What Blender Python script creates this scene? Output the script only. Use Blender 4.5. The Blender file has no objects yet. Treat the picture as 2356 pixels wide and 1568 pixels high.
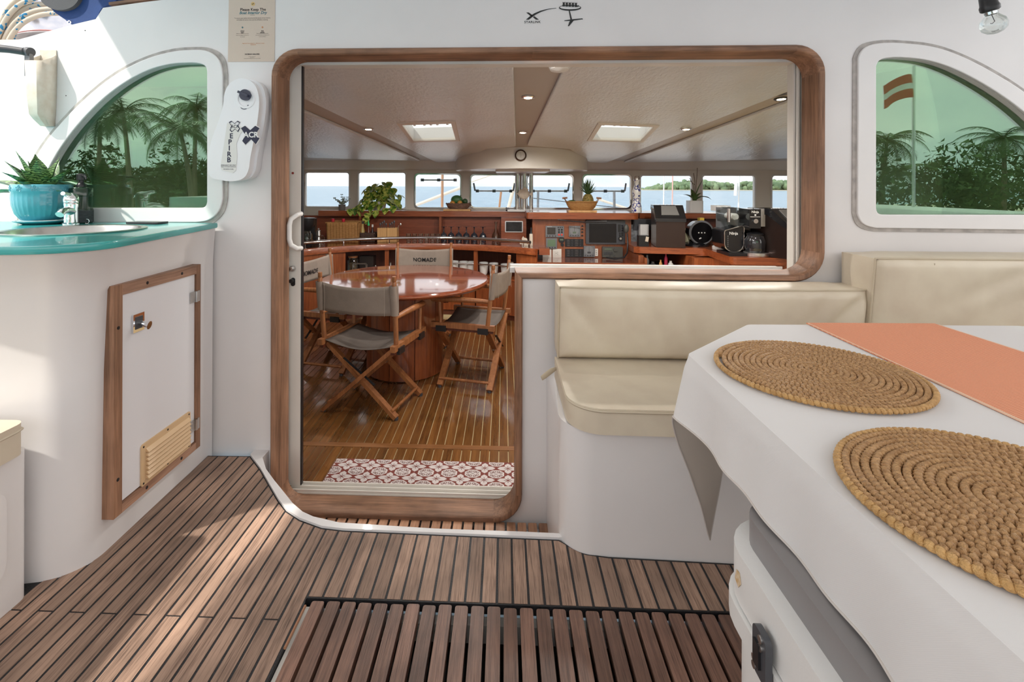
import bpy, bmesh, math, random
from mathutils import Vector, Matrix
from mathutils.noise import noise as mnoise
random.seed(7)
SC = bpy.context.scene
COL = SC.collection
R = math.radians
PI = math.pi

# ------------------------------------------------------------------ camera
CF, CCX, CCY, CTH, CRO, CH = 1140.0, 1116.0, 428.0, R(2.2), 0.003, 1.2
cam_d = bpy.data.cameras.new('camera')
cam = bpy.data.objects.new('camera', cam_d)
COL.objects.link(cam)
SC.camera = cam
cam_d.sensor_width = 36.0
cam_d.lens = 36.0 * CF / 2356.0
cam_d.shift_x = (1178.0 - CCX) / 2356.0
cam_d.shift_y = -(784.0 - CCY) / 2356.0
cam_d.clip_start = 0.02
cam_d.clip_end = 3000
cam.matrix_world = Matrix.Translation((0, 0, CH)) @ Matrix.Rotation(CTH, 4, 'Z') @ Matrix.Rotation(R(90), 4, 'X') @ Matrix.Rotation(CRO, 4, 'Z')

# ------------------------------------------------------------------ world: hazy tropical sky with soft cloud
W = bpy.data.worlds.new('sky')
SC.world = W
W.use_nodes = True
nt = W.node_tree
for n in list(nt.nodes):
    nt.nodes.remove(n)
def wn(t, **k):
    n = nt.nodes.new(t)
    for a, b in k.items():
        setattr(n, a, b)
    return n
w_out = wn('ShaderNodeOutputWorld')
w_bg = wn('ShaderNodeBackground')
w_tc = wn('ShaderNodeTexCoord')
w_sep = wn('ShaderNodeSeparateXYZ')
w_ramp = wn('ShaderNodeValToRGB')
w_map = wn('ShaderNodeMapping')
w_noise = wn('ShaderNodeTexNoise')
w_cr = wn('ShaderNodeValToRGB')
w_mix = wn('ShaderNodeMix', data_type='RGBA')
nt.links.new(w_tc.outputs['Generated'], w_sep.inputs[0])
nt.links.new(w_sep.outputs['Z'], w_ramp.inputs[0])
e = w_ramp.color_ramp.elements
e[0].position = 0.0; e[0].color = (0.72, 0.76, 0.79, 1)
e[1].position = 0.6; e[1].color = (0.84, 0.84, 0.87, 1)
x = e.new(0.10); x.color = (0.80, 0.81, 0.83, 1)
w_map.inputs['Scale'].default_value = (2.0, 2.0, 5.0)
nt.links.new(w_tc.outputs['Generated'], w_map.inputs[0])
nt.links.new(w_map.outputs[0], w_noise.inputs['Vector'])
w_noise.inputs['Scale'].default_value = 1.3
w_noise.inputs['Detail'].default_value = 6
nt.links.new(w_noise.outputs[0], w_cr.inputs[0])
w_cr.color_ramp.elements[0].position = 0.42; w_cr.color_ramp.elements[0].color = (0, 0, 0, 1)
w_cr.color_ramp.elements[1].position = 0.66; w_cr.color_ramp.elements[1].color = (1, 1, 1, 1)
nt.links.new(w_cr.outputs[0], w_mix.inputs['Factor'])
nt.links.new(w_ramp.outputs[0], w_mix.inputs['A'])
w_mix.inputs['B'].default_value = (1.14, 1.07, 1.0, 1)
nt.links.new(w_mix.outputs['Result'], w_bg.inputs[0])
w_bg.inputs['Strength'].default_value = 0.92
nt.links.new(w_bg.outputs[0], w_out.inputs[0])

# ------------------------------------------------------------------ sun: from astern on the port side
SUN_DIR = Vector((0.69, 0.55, -1.0)).normalized()
sun_d = bpy.data.lights.new('sun', 'SUN')
sun_d.energy = 1.95
sun_d.color = (1.0, 0.95, 0.86)
sun_d.angle = R(1.2)
sun = bpy.data.objects.new('sun', sun_d)
COL.objects.link(sun)
sun.rotation_euler = SUN_DIR.to_track_quat('-Z', 'Y').to_euler()
sun.location = (-6, -8, 9)

SC.view_settings.view_transform = 'Standard'
SC.view_settings.look = 'None'
SC.view_settings.gamma = 1.0
SC.view_settings.use_curve_mapping = False
SC.view_settings.exposure = 1.33
SC.cycles.max_bounces = 8
SC.cycles.diffuse_bounces = 4
SC.cycles.glossy_bounces = 4
SC.cycles.transmission_bounces = 4
SC.cycles.transparent_max_bounces = 12
SC.cycles.sample_clamp_indirect = 6
SC.cycles.caustics_reflective = False
SC.cycles.caustics_refractive = False
SC.cycles.use_denoising = True
SC.cycles.use_adaptive_sampling = True
SC.cycles.adaptive_threshold = 0.03

# ------------------------------------------------------------------ sight lines used to survey real positions
def ray(px, py):
    u = (px - CCX) / CF; w = -(py - CCY) / CF
    u, w = u - CRO * w, w + CRO * u
    c, s = math.cos(CTH), math.sin(CTH)
    return Vector((c * u - s, s * u + c, w))
def PY(px, py, y):
    d = ray(px, py); t = y / d.y
    return Vector((d.x * t, y, CH + d.z * t))
def PZ(px, py, z):
    d = ray(px, py); t = (z - CH) / d.z
    return Vector((d.x * t, d.y * t, z))

# ------------------------------------------------------------------ object helpers
def tag(o, label=None, cat=None, group=None, kind=None):
    if label: o['label'] = label
    if cat: o['category'] = cat
    if group: o['group'] = group
    if kind: o['kind'] = kind
    return o
def link(o, parent=None, world=True):
    COL.objects.link(o)
    if parent is not None:
        o.parent = parent
        if world:
            m = Matrix.Identity(4); p = parent
            while p is not None:
                m = m @ (p.matrix_parent_inverse.inverted() if False else Matrix.Identity(4)); p = None
            o.matrix_parent_inverse = wmat(parent).inverted()
    return o
def wmat(o):
    m = o.matrix_basis.copy()
    if o.parent is not None:
        m = wmat(o.parent) @ o.matrix_parent_inverse @ m
    return m
def empty(name, loc=(0, 0, 0), label=None, cat=None, group=None, kind=None, rz=0.0):
    o = bpy.data.objects.new(name, None)
    o.location = loc
    o.rotation_euler = (0, 0, rz)
    o.empty_display_size = 0.05
    COL.objects.link(o)
    return tag(o, label, cat, group, kind)
def mesh_obj(name, me, mat, parent=None, world=True):
    if mat is not None and len(me.materials) == 0:
        me.materials.append(mat)
    o = bpy.data.objects.new(name, me)
    return link(o, parent, world)
def copy_tree(root, loc=None, rz=None):
    r = root.copy(); COL.objects.link(r)
    if loc is not None: r.location = loc
    if rz is not None: r.rotation_euler = (0, 0, rz)
    for ch in list(root.children):
        c = ch.copy(); COL.objects.link(c); c.parent = r
        for g in list(ch.children):
            d = g.copy(); COL.objects.link(d); d.parent = c
    return r

class B:
    """collects shapes into one mesh"""
    def __init__(s, M=None):
        s.bm = bmesh.new(); s.M = M or Matrix.Identity(4)
    def _new(s, vs, fs):
        vv = [s.bm.verts.new(s.M @ Vector(v)) for v in vs]
        for f in fs:
            try: s.bm.faces.new([vv[i] for i in f])
            except ValueError: pass
        return vv
    def box(s, c, d, rz=0.0, rx=0.0, ry=0.0):
        x, y, z = d[0] / 2, d[1] / 2, d[2] / 2
        m = Matrix.Translation(c) @ Matrix.Rotation(rz, 4, 'Z') @ Matrix.Rotation(ry, 4, 'Y') @ Matrix.Rotation(rx, 4, 'X')
        vs = [m @ Vector((a * x, b * y, q * z)) for q in (-1, 1) for a, b in ((-1, -1), (1, -1), (1, 1), (-1, 1))]
        s._new(vs, [(3, 2, 1, 0), (4, 5, 6, 7), (0, 1, 5, 4), (1, 2, 6, 5), (2, 3, 7, 6), (3, 0, 4, 7)])
        return s
    def bar(s, p0, p1, w, h, up=(0, 0, 1)):
        p0, p1 = Vector(p0), Vector(p1)
        d = (p1 - p0).normalized(); upv = Vector(up)
        if abs(d.dot(upv)) > .98: upv = Vector((0, 1, 0))
        sx = d.cross(upv).normalized(); uz = sx.cross(d).normalized()
        vs = []
        for p in (p0, p1):
            for a, b in ((-1, -1), (1, -1), (1, 1), (-1, 1)):
                vs.append(p + sx * a * w / 2 + uz * b * h / 2)
        s._new(vs, [(3, 2, 1, 0), (4, 5, 6, 7), (0, 1, 5, 4), (1, 2, 6, 5), (2, 3, 7, 6), (3, 0, 4, 7)])
        return s
    def cyl(s, p0, p1, r0, r1=None, n=14, caps=True):
        return s.tube([p0, p1], [r0, r0 if r1 is None else r1], n, caps=caps)
    def tube(s, pts, r, n=8, closed=False, caps=True, sx=1.0):
        pts = [Vector(p) for p in pts]; k = len(pts)
        rr = r if isinstance(r, (list, tuple)) else [r] * k
        t0 = (pts[1] - pts[0]).normalized()
        up = Vector((0, 0, 1)) if abs(t0.z) < .9 else Vector((0, 1, 0))
        nx = t0.cross(up).normalized(); vs = []
        for i in range(k):
            if closed: t = (pts[(i + 1) % k] - pts[i - 1])
            elif i == 0: t = pts[1] - pts[0]
            elif i == k - 1: t = pts[-1] - pts[-2]
            else: t = pts[i + 1] - pts[i - 1]
            if t.length < 1e-9: t = t0
            t = t.normalized()
            nx = (nx - t * nx.dot(t))
            nx = nx.normalized() if nx.length > 1e-6 else t.orthogonal().normalized()
            ny = t.cross(nx)
            for j in range(n):
                a = 2 * PI * j / n
                vs.append(pts[i] + nx * (math.cos(a) * rr[i] * sx) + ny * (math.sin(a) * rr[i]))
        fs = []
        for i in range(k if closed else k - 1):
            a, b = i * n, ((i + 1) % k) * n
            for j in range(n):
                q = (j + 1) % n
                fs.append((a + j, a + q, b + q, b + j))
        if caps and not closed:
            fs.append(tuple(range(n - 1, -1, -1)))
            fs.append(tuple((k - 1) * n + j for j in range(n)))
        s._new(vs, fs)
        return s
    def lathe(s, prof, c=(0, 0, 0), n=24, M=None, sx=1.0, sy=1.0, caps=True):
        c = Vector(c); vs = []; fs = []; k = len(prof)
        M = M or Matrix.Identity(4)
        for r, z in prof:
            for j in range(n):
                a = 2 * PI * j / n
                vs.append(c + (M @ Vector((math.cos(a) * r * sx, math.sin(a) * r * sy, z))))
        for i in range(k - 1):
            for j in range(n):
                q = (j + 1) % n
                fs.append((i * n + j, i * n + q, (i + 1) * n + q, (i + 1) * n + j))
        if caps and prof[0][0] > 1e-5: fs.append(tuple(range(n - 1, -1, -1)))
        if caps and prof[-1][0] > 1e-5: fs.append(tuple((k - 1) * n + j for j in range(n)))
        s._new(vs, fs)
        return s
    def prism(s, poly, h0, h1, M=None):
        """poly in local xy, extruded along local z, then moved by M"""
        M = M or Matrix.Identity(4); k = len(poly)
        vs = [M @ Vector((p[0], p[1], h0)) for p in poly] + [M @ Vector((p[0], p[1], h1)) for p in poly]
        fs = [tuple(range(k - 1, -1, -1)), tuple(range(k, 2 * k))]
        for i in range(k):
            j = (i + 1) % k
            fs.append((i, j, k + j, k + i))
        s._new(vs, fs)
        return s
    def grid(s, fn, nu, nv, closed_u=False):
        vs = [fn(i / nu, j / nv) for j in range(nv + 1) for i in range(nu + (0 if closed_u else 1))]
        w = nu if closed_u else nu + 1; fs = []
        for j in range(nv):
            for i in range(nu):
                q = (i + 1) % w
                fs.append((j * w + i, j * w + q, (j + 1) * w + q, (j + 1) * w + i))
        s._new(vs, fs)
        return s
    def ball(s, c, r, n=12, m=8, sc=(1, 1, 1)):
        prof = [(max(0.0, math.sin(PI * i / m)) * r, -math.cos(PI * i / m) * r) for i in range(m + 1)]
        M = Matrix.Diagonal((sc[0], sc[1], sc[2], 1))
        return s.lathe(prof, c, n, M)
    def face(s, vs):
        return s._new(vs, [tuple(range(len(vs)))]) and s
    def bevel(s, w, seg=2, ang=40):
        ed = [e for e in s.bm.edges if len(e.link_faces) == 2 and e.calc_face_angle(0) > R(ang)]
        bmesh.ops.bevel(s.bm, geom=ed, offset=w, segments=seg, profile=0.5, affect='EDGES', clamp_overlap=True)
        return s
    def merge(s, d=1e-5):
        bmesh.ops.remove_doubles(s.bm, verts=s.bm.verts, dist=d); return s
    def normals(s):
        bmesh.ops.recalc_face_normals(s.bm, faces=s.bm.faces); return s
    def mesh(s, name, ang=38, smooth=True, fix=True):
        if fix: s.normals()
        me = bpy.data.meshes.new(name)
        s.bm.to_mesh(me); s.bm.free()
        if smooth:
            me.polygons.foreach_set('use_smooth', [True] * len(me.polygons))
            me.set_sharp_from_angle(angle=R(ang))
        return me
    def obj(s, name, mat, parent=None, ang=38, smooth=True, world=True, fix=True):
        return mesh_obj(name, s.mesh(name, ang, smooth, fix), mat, parent, world)

def rpoly(pts, n=6):
    """rounded polygon: pts (x, y, r)"""
    out = []; k = len(pts)
    for i in range(k):
        p = Vector(pts[i][:2]); r = pts[i][2] if len(pts[i]) > 2 else 0
        a = Vector(pts[i - 1][:2]) - p; b = Vector(pts[(i + 1) % k][:2]) - p
        if r <= 0:
            out.append((p.x, p.y)); continue
        a.normalize(); b.normalize()
        co = max(-1, min(1, a.dot(b))); half = math.acos(co) / 2
        d = r / math.tan(half)
        c = p + (a + b).normalized() * (r / math.sin(half))
        s0 = p + a * d - c; s1 = p + b * d - c
        a0 = math.atan2(s0.y, s0.x); a1 = math.atan2(s1.y, s1.x)
        da = (a1 - a0 + PI) % (2 * PI) - PI
        for j in range(n + 1):
            t = a0 + da * j / n
            out.append((c.x + r * math.cos(t), c.y + r * math.sin(t)))
    return out
def rrect(x0, y0, x1, y1, r, n=5):
    return rpoly([(x0, y0, r), (x1, y0, r), (x1, y1, r), (x0, y1, r)], n)
XZ = Matrix(((1, 0, 0, 0), (0, 0, -1, 0), (0, 1, 0, 0), (0, 0, 0, 1)))   # local x,y,z -> world x,z,-y
def curve_mesh(cu, M):
    o = bpy.data.objects.new('tmp', cu)
    me = bpy.data.meshes.new_from_object(o)
    bpy.data.objects.remove(o); bpy.data.curves.remove(cu)
    me.transform(M)
    return me
def plate(name, loops, thick, mat, parent=None, M=None, bev=0.0, world=True):
    """flat plate with holes: first loop is the outline; local xy, thickness along z (0..thick)"""
    cu = bpy.data.curves.new('tmp', 'CURVE'); cu.dimensions = '2D'; cu.fill_mode = 'BOTH'
    cu.extrude = max(0, thick / 2 - bev); cu.bevel_depth = bev; cu.bevel_resolution = 1; cu.offset = -bev
    for lp in loops:
        sp = cu.splines.new('POLY'); sp.points.add(len(lp) - 1)
        for p, q in zip(sp.points, lp): p.co = (q[0], q[1], 0, 1)
        sp.use_cyclic_u = True
    me = curve_mesh(cu, (M or Matrix.Identity(4)) @ Matrix.Translation((0, 0, thick / 2)))
    me.name = name
    me.polygons.foreach_set('use_smooth', [True] * len(me.polygons))
    me.set_sharp_from_angle(angle=R(35))
    return mesh_obj(name, me, mat, parent, world)
def text(name, body, size, M, mat, parent=None, shear=0.0, align='CENTER', ext=0.0004, space=1.0, off=0.0, world=True):
    cu = bpy.data.curves.new('tmp', 'FONT'); cu.body = body; cu.size = size; cu.shear = shear
    cu.align_x = align; cu.align_y = 'CENTER'; cu.extrude = ext; cu.resolution_u = 3; cu.space_character = space; cu.offset = off
    me = curve_mesh(cu, M); me.name = name
    return mesh_obj(name, me, mat, parent, world)
def at_y(x, y, z):                       # frame on a wall facing -y
    return Matrix.Translation((x, y, z)) @ XZ

# ------------------------------------------------------------------ materials
MATS = {}
def nodes(name):
    m = bpy.data.materials.new(name); m.use_nodes = True
    t = m.node_tree; b = t.nodes['Principled BSDF']
    return m, t, b
def setin(b, **k):
    for a, v in k.items():
        key = {'color': 'Base Color', 'rough': 'Roughness', 'metal': 'Metallic', 'spec': 'Specular IOR Level', 'coat': 'Coat Weight',
               'coatr': 'Coat Roughness', 'trans': 'Transmission Weight', 'ior': 'IOR', 'sheen': 'Sheen Weight', 'sss': 'Subsurface Weight', 'alpha': 'Alpha'}[a]
        if a == 'color' and len(v) == 3: v = (*v, 1)
        b.inputs[key].default_value = v
def plain(name, color, rough=.5, noise=0.0, nscale=8.0, bump=0.0, bscale=60.0, dark=None, stretch=(1, 1, 1), **k):
    """principled with a gentle colour noise and fine relief"""
    m, t, b = nodes(name)
    setin(b, color=color, rough=rough, **k)
    tc = t.nodes.new('ShaderNodeTexCoord')
    mp = t.nodes.new('ShaderNodeMapping'); mp.inputs['Scale'].default_value = stretch
    t.links.new(tc.outputs['Object'], mp.inputs[0])
    if noise > 0:
        n = t.nodes.new('ShaderNodeTexNoise'); n.inputs['Scale'].default_value = nscale; n.inputs['Detail'].default_value = 5
        t.links.new(mp.outputs[0], n.inputs['Vector'])
        r = t.nodes.new('ShaderNodeValToRGB')
        d = dark or tuple(c * (1 - noise) for c in color)
        r.color_ramp.elements[0].position = .32; r.color_ramp.elements[0].color = (*d, 1)
        r.color_ramp.elements[1].position = .62; r.color_ramp.elements[1].color = (*color, 1)
        t.links.new(n.outputs[0], r.inputs[0]); t.links.new(r.outputs[0], b.inputs['Base Color'])
    if bump > 0:
        n2 = t.nodes.new('ShaderNodeTexNoise'); n2.inputs['Scale'].default_value = bscale; n2.inputs['Detail'].default_value = 3
        t.links.new(mp.outputs[0], n2.inputs['Vector'])
        bp = t.nodes.new('ShaderNodeBump'); bp.inputs['Strength'].default_value = bump; bp.inputs['Distance'].default_value = .01
        t.links.new(n2.outputs[0], bp.inputs['Height']); t.links.new(bp.outputs[0], b.inputs['Normal'])
    MATS[name] = m
    return m
def wood(name, c1, c2, axis='Y', scale=30.0, rough=.5, coat=0.0, vary=.25, bump=.15, fine=1.0, blotch=None, fw=.45):
    """grain running along one axis; every object gets its own piece of it"""
    m, t, b = nodes(name)
    setin(b, rough=rough, coat=coat)
    if coat: b.inputs['Coat Roughness'].default_value = .06
    L = t.links.new
    tc = t.nodes.new('ShaderNodeTexCoord'); oi = t.nodes.new('ShaderNodeObjectInfo')
    off = t.nodes.new('ShaderNodeVectorMath'); off.operation = 'ADD'
    mul = t.nodes.new('ShaderNodeMath'); mul.operation = 'MULTIPLY'; mul.inputs[1].default_value = 37.0
    L(oi.outputs['Random'], mul.inputs[0])
    L(tc.outputs['Object'], off.inputs[0]); L(mul.outputs[0], off.inputs[1])
    mp = t.nodes.new('ShaderNodeMapping')
    sc = [1.0, 1.0, 1.0]; sc['XYZ'.index(axis)] = .05 if scale < 60 else .022
    mp.inputs['Scale'].default_value = sc
    L(off.outputs[0], mp.inputs[0])
    n = t.nodes.new('ShaderNodeTexNoise'); n.inputs['Scale'].default_value = scale; n.inputs['Detail'].default_value = 6; n.inputs['Roughness'].default_value = .65
    n.inputs['Distortion'].default_value = .6
    L(mp.outputs[0], n.inputs['Vector'])
    n2 = t.nodes.new('ShaderNodeTexNoise'); n2.inputs['Scale'].default_value = scale * 7 * fine; n2.inputs['Detail'].default_value = 3
    L(mp.outputs[0], n2.inputs['Vector'])
    add = t.nodes.new('ShaderNodeMath'); add.operation = 'MULTIPLY_ADD'; add.inputs[1].default_value = fw
    L(n2.outputs[0], add.inputs[0]); L(n.outputs[0], add.inputs[2])
    r = t.nodes.new('ShaderNodeValToRGB')
    r.color_ramp.elements[0].position = .26 + .5 * fw; r.color_ramp.elements[0].color = (*c2, 1)
    r.color_ramp.elements[1].position = .60 + .62 * fw; r.color_ramp.elements[1].color = (*c1, 1)
    L(add.outputs[0], r.inputs[0])
    hsv = t.nodes.new('ShaderNodeHueSaturation')
    mr = t.nodes.new('ShaderNodeMapRange'); mr.inputs['To Min'].default_value = 1 - vary; mr.inputs['To Max'].default_value = 1 + vary
    L(oi.outputs['Random'], mr.inputs['Value']); L(mr.outputs[0], hsv.inputs['Value'])
    L(r.outputs[0], hsv.inputs['Color'])
    last = hsv.outputs[0]
    if blotch:
        n3 = t.nodes.new('ShaderNodeTexNoise'); n3.inputs['Scale'].default_value = blotch[0]; n3.inputs['Detail'].default_value = 5
        ge = t.nodes.new('ShaderNodeNewGeometry'); L(ge.outputs['Position'], n3.inputs['Vector'])
        r3 = t.nodes.new('ShaderNodeValToRGB'); r3.color_ramp.elements[0].position = .35; r3.color_ramp.elements[1].position = .65
        v = blotch[1]; r3.color_ramp.elements[0].color = (v, v, v, 1); r3.color_ramp.elements[1].color = (1, 1, 1, 1)
        L(n3.outputs[0], r3.inputs[0])
        mx = t.nodes.new('ShaderNodeMix'); mx.data_type = 'RGBA'; mx.blend_type = 'MULTIPLY'; mx.inputs['Factor'].default_value = 1
        L(last, mx.inputs['A']); L(r3.outputs[0], mx.inputs['B']); last = mx.outputs['Result']
    L(last, b.inputs['Base Color'])
    bp = t.nodes.new('ShaderNodeBump'); bp.inputs['Strength'].default_value = bump; bp.inputs['Distance'].default_value = .003
    L(add.outputs[0], bp.inputs['Height']); L(bp.outputs[0], b.inputs['Normal'])
    MATS[name] = m
    return m
def glass(name, color=(1, 1, 1), rough=0.0, mixf=.12, refl=(.9, .9, .9)):
    """thin pane: clear tint with a mirror coat"""
    m, t, b = nodes(name); t.nodes.remove(b)
    o = t.nodes['Material Output']
    tr = t.nodes.new('ShaderNodeBsdfTransparent'); tr.inputs[0].default_value = (*color, 1)
    gl = t.nodes.new('ShaderNodeBsdfGlossy'); gl.inputs['Roughness'].default_value = rough; gl.inputs['Color'].default_value = (*refl, 1)
    fr = t.nodes.new('ShaderNodeLayerWeight'); fr.inputs[0].default_value = .35
    ma = t.nodes.new('ShaderNodeMath'); ma.operation = 'MULTIPLY_ADD'; ma.inputs[1].default_value = .6; ma.inputs[2].default_value = mixf
    ma.use_clamp = True
    t.links.new(fr.outputs['Fresnel'], ma.inputs[0])
    mx = t.nodes.new('ShaderNodeMixShader')
    t.links.new(ma.outputs[0], mx.inputs[0]); t.links.new(tr.outputs[0], mx.inputs[1]); t.links.new(gl.outputs[0], mx.inputs[2])
    t.links.new(mx.outputs[0], o.inputs['Surface'])
    MATS[name] = m
    return m
def emit(name, color, strength):
    m, t, b = nodes(name)
    setin(b, color=(0, 0, 0)); b.inputs['Emission Color'].default_value = (*color, 1); b.inputs['Emission Strength'].default_value = strength
    MATS[name] = m
    return m

m_gel = plain('white gelcoat', (.79, .765, .757), .32, noise=.05, nscale=3.0, coat=.15, bump=.02, bscale=8)
m_gelframe = plain('white window moulding', (.82, .80, .79), .3, noise=.03, nscale=5)
m_seal = plain('grey sealant', (.50, .46, .43), .7, noise=.3, nscale=30)
m_caulk = plain('black caulking', (.012, .012, .014), .55, bump=.2, bscale=200)
m_teak = wood('weathered teak', (.44, .285, .205), (.17, .10, .07), 'Y', 75, .62, vary=.22, bump=.4, blotch=(5.0, .66), fw=.9, fine=1.3)
m_teakx = wood('weathered teak cross', (.41, .215, .125), (.14, .065, .034), 'X', 30, .55, vary=.10, bump=.25, blotch=(6.0, .62))
m_teakz = wood('weathered teak upright', (.41, .215, .125), (.15, .07, .036), 'Z', 30, .55, vary=.10, bump=.25, blotch=(5.0, .7))
m_grate = wood('dark wet teak slat', (.26, .14, .098), (.10, .050, .036), 'Y', 75, .42, vary=.28, bump=.35, blotch=(6.0, .66), fw=.8, fine=1.2)
m_grate2 = wood('warm teak slat', (.50, .27, .16), (.24, .11, .06), 'Y', 34, .5, vary=.2, bump=.3)
m_mah = wood('varnished mahogany', (.34, .088, .028), (.16, .034, .011), 'X', 40, .3, coat=.5, vary=.10, bump=.03)
m_mahz = wood('varnished mahogany upright', (.33, .090, .028), (.15, .034, .011), 'Z', 40, .32, coat=.4, vary=.12, bump=.03)
m_mahtop = wood('glossy mahogany top', (.27, .062, .024), (.13, .026, .011), 'X', 26, .12, coat=1.0, vary=.05, bump=.01)
m_mahdark = wood('dark mahogany panel', (0.125, 0.030, 0.014), (0.070, 0.016, 0.008), 'Z', 40, .45, vary=.05, bump=.02)
m_sfloor = wood('varnished teak floor', (.22, .092, .026), (.095, .034, .009), 'Y', 28, .22, coat=.5, vary=.25, bump=.03)
m_holly = plain('pale holly strip', (.80, .66, .36), .3)
m_chairwood = wood('chair teak', (0.390, 0.156, 0.058), (0.195, 0.066, 0.023), 'Z', 40, .38, coat=.3, vary=.1, bump=.08)
m_canvas = plain('grey brown canvas', (.28, .225, .185), .85, noise=.12, nscale=14, bump=.25, bscale=500)
m_canvasd = plain('dark seat canvas', (.17, .14, .12), .85, noise=.12, nscale=14, bump=.25, bscale=500)
m_cream = plain('cream headliner paint', (.76, .71, .64), .4, noise=.04, nscale=4)
m_vinyl = plain('cream seat vinyl', (.68, .60, .47), .46, noise=.10, nscale=5, dark=(.58, .49, .38), bump=.06, bscale=12)
m_piping = plain('seat piping', (.56, .48, .36), .5)
m_alu = plain('brushed aluminium', (.72, .72, .72), .3, metal=1.0)
m_white = plain('white plastic', (.80, .79, .77), .35)
m_creamwhite = plain('cream enamel', (.76, .72, .66), .35, noise=.05, nscale=6)
m_chrome = plain('polished chrome', (.86, .86, .88), .07, metal=1.0)
m_steel = plain('brushed steel', (.62, .60, .58), .3, metal=1.0, noise=.15, nscale=20)
m_black = plain('black plastic', (.014, .014, .016), .35)
m_dgrey = plain('dark grey plastic', (.06, .062, .07), .4)
m_grey = plain('grey plastic', (.16, .165, .175), .45)
m_greenglass = glass('green tinted glass', (.66, .86, .66), 0.0, .17, (.50, .64, .58))
m_clear = glass('clear glass', (.93, .96, .95), 0.0, .03)
m_smokepane = glass('smoked acrylic pane', (.75, .78, .80), 0.0, .02)
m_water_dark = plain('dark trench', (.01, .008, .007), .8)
# ================================================================== STRUCTURE
YB = 2.2                                   # aft face of the saloon bulkhead
SZ = -0.25                                 # saloon sole
def wxz(pts, y=YB):                        # survey a list of sight lines onto a wall y = const
    return [(PY(a, b, y).x, PY(a, b, y).z) for a, b in pts]

m_ceilvinyl = plain('embossed headliner vinyl', (.74, .76, .785), .30, noise=.05, nscale=3, spec=.7)
t = m_ceilvinyl.node_tree; bb = t.nodes['Principled BSDF']
tc = t.nodes.new('ShaderNodeTexCoord'); mp = t.nodes.new('ShaderNodeMapping'); mp.inputs['Scale'].default_value = (1, .55, 1)
n1 = t.nodes.new('ShaderNodeTexNoise'); n1.inputs['Scale'].default_value = 46; n1.inputs['Detail'].default_value = 3
n2 = t.nodes.new('ShaderNodeTexNoise'); n2.inputs['Scale'].default_value = 3.2; n2.inputs['Detail'].default_value = 1
t.links.new(tc.outputs['Object'], mp.inputs[0]); t.links.new(mp.outputs[0], n1.inputs['Vector'])
mp2 = t.nodes.new('ShaderNodeMapping'); mp2.inputs['Scale'].default_value = (1.0, .25, 1)
t.links.new(tc.outputs['Object'], mp2.inputs[0]); t.links.new(mp2.outputs[0], n2.inputs['Vector'])
b1 = t.nodes.new('ShaderNodeBump'); b1.inputs['Strength'].default_value = .6; b1.inputs['Distance'].default_value = .010
b2 = t.nodes.new('ShaderNodeBump'); b2.inputs['Strength'].default_value = .6; b2.inputs['Distance'].default_value = .05
t.links.new(n1.outputs[0], b1.inputs['Height']); t.links.new(n2.outputs[0], b2.inputs['Height'])
t.links.new(b2.outputs[0], b1.inputs['Normal']); t.links.new(b1.outputs[0], bb.inputs['Normal'])

def smooth(pts, n=4, lim=50):
    out = []; k = len(pts); P2 = [Vector(p) for p in pts]
    def turn(i):
        a = P2[i] - P2[i - 1]; b_ = P2[(i + 1) % k] - P2[i]
        return math.degrees(abs(a.angle_signed(b_)))
    def tang(i):
        a = (P2[i] - P2[i - 1]).normalized(); b_ = (P2[(i + 1) % k] - P2[i]).normalized()
        return (a + b_).normalized()
    for i in range(k):
        j = (i + 1) % k; p1, p2 = P2[i], P2[j]; out.append(tuple(p1)); ln = (p2 - p1).length
        if (turn(i) < lim or turn(j) < lim) and ln < .35:
            t1 = (tang(i) if turn(i) < lim else (p2 - p1).normalized()) * ln; t2 = (tang(j) if turn(j) < lim else (p2 - p1).normalized()) * ln
            for s_ in range(1, n):
                u = s_ / n; out.append(tuple(p1 * (2 * u ** 3 - 3 * u * u + 1) + t1 * (u ** 3 - 2 * u * u + u) + p2 * (-2 * u ** 3 + 3 * u * u) + t2 * (u ** 3 - u * u)))
    return out
# ---- bulkhead between cockpit and saloon
FR = [(-1.035, 1.805, .085), (1.368, 1.805, .085), (1.368, .80, .09), (.077, .80, 0), (.077, -.272, .09), (-1.035, -.272, .07)]
def inset(pts, n):
    out = []; k = len(pts)
    for i in range(k):
        p = Vector(pts[i][:2]); a = (p - Vector(pts[i - 1][:2])).normalized(); b = (Vector(pts[(i + 1) % k][:2]) - p).normalized()
        na = Vector((a.y, -a.x)); nb = Vector((b.y, -b.x))             # clockwise path: inside is on the right
        q = p + (na + nb) * n
        convex = a.x * b.y - a.y * b.x < 0
        r = pts[i][2]
        out.append((q.x, q.y, max(.006, r - n) if r > 0 else 0))
    return out
hole = rpoly(inset(FR, .008), 8)
gl_l = wxz([(465, 478), (476, 474), (480, 463), (480, 168), (477, 155), (465, 148), (430, 146), (390, 150), (345, 163), (300, 186), (250, 222), (205, 265), (165, 312), (130, 365), (105, 420), (92, 478)])
gl_r = wxz([(2011, 478), (2015, 489), (2026, 493), (2500, 494), (2470, 400), (2420, 330), (2356, 265), (2300, 222), (2240, 185), (2180, 156), (2140, 143), (2100, 136), (2035, 135), (2018, 141), (2011, 155)])
su_l = wxz([(516, 455), (516, 175), (508, 140), (485, 120), (440, 116), (390, 122), (330, 141), (270, 173), (205, 224), (140, 290), (95, 350), (62, 420), (48, 511), (455, 511), (485, 505), (507, 485)])
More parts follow.
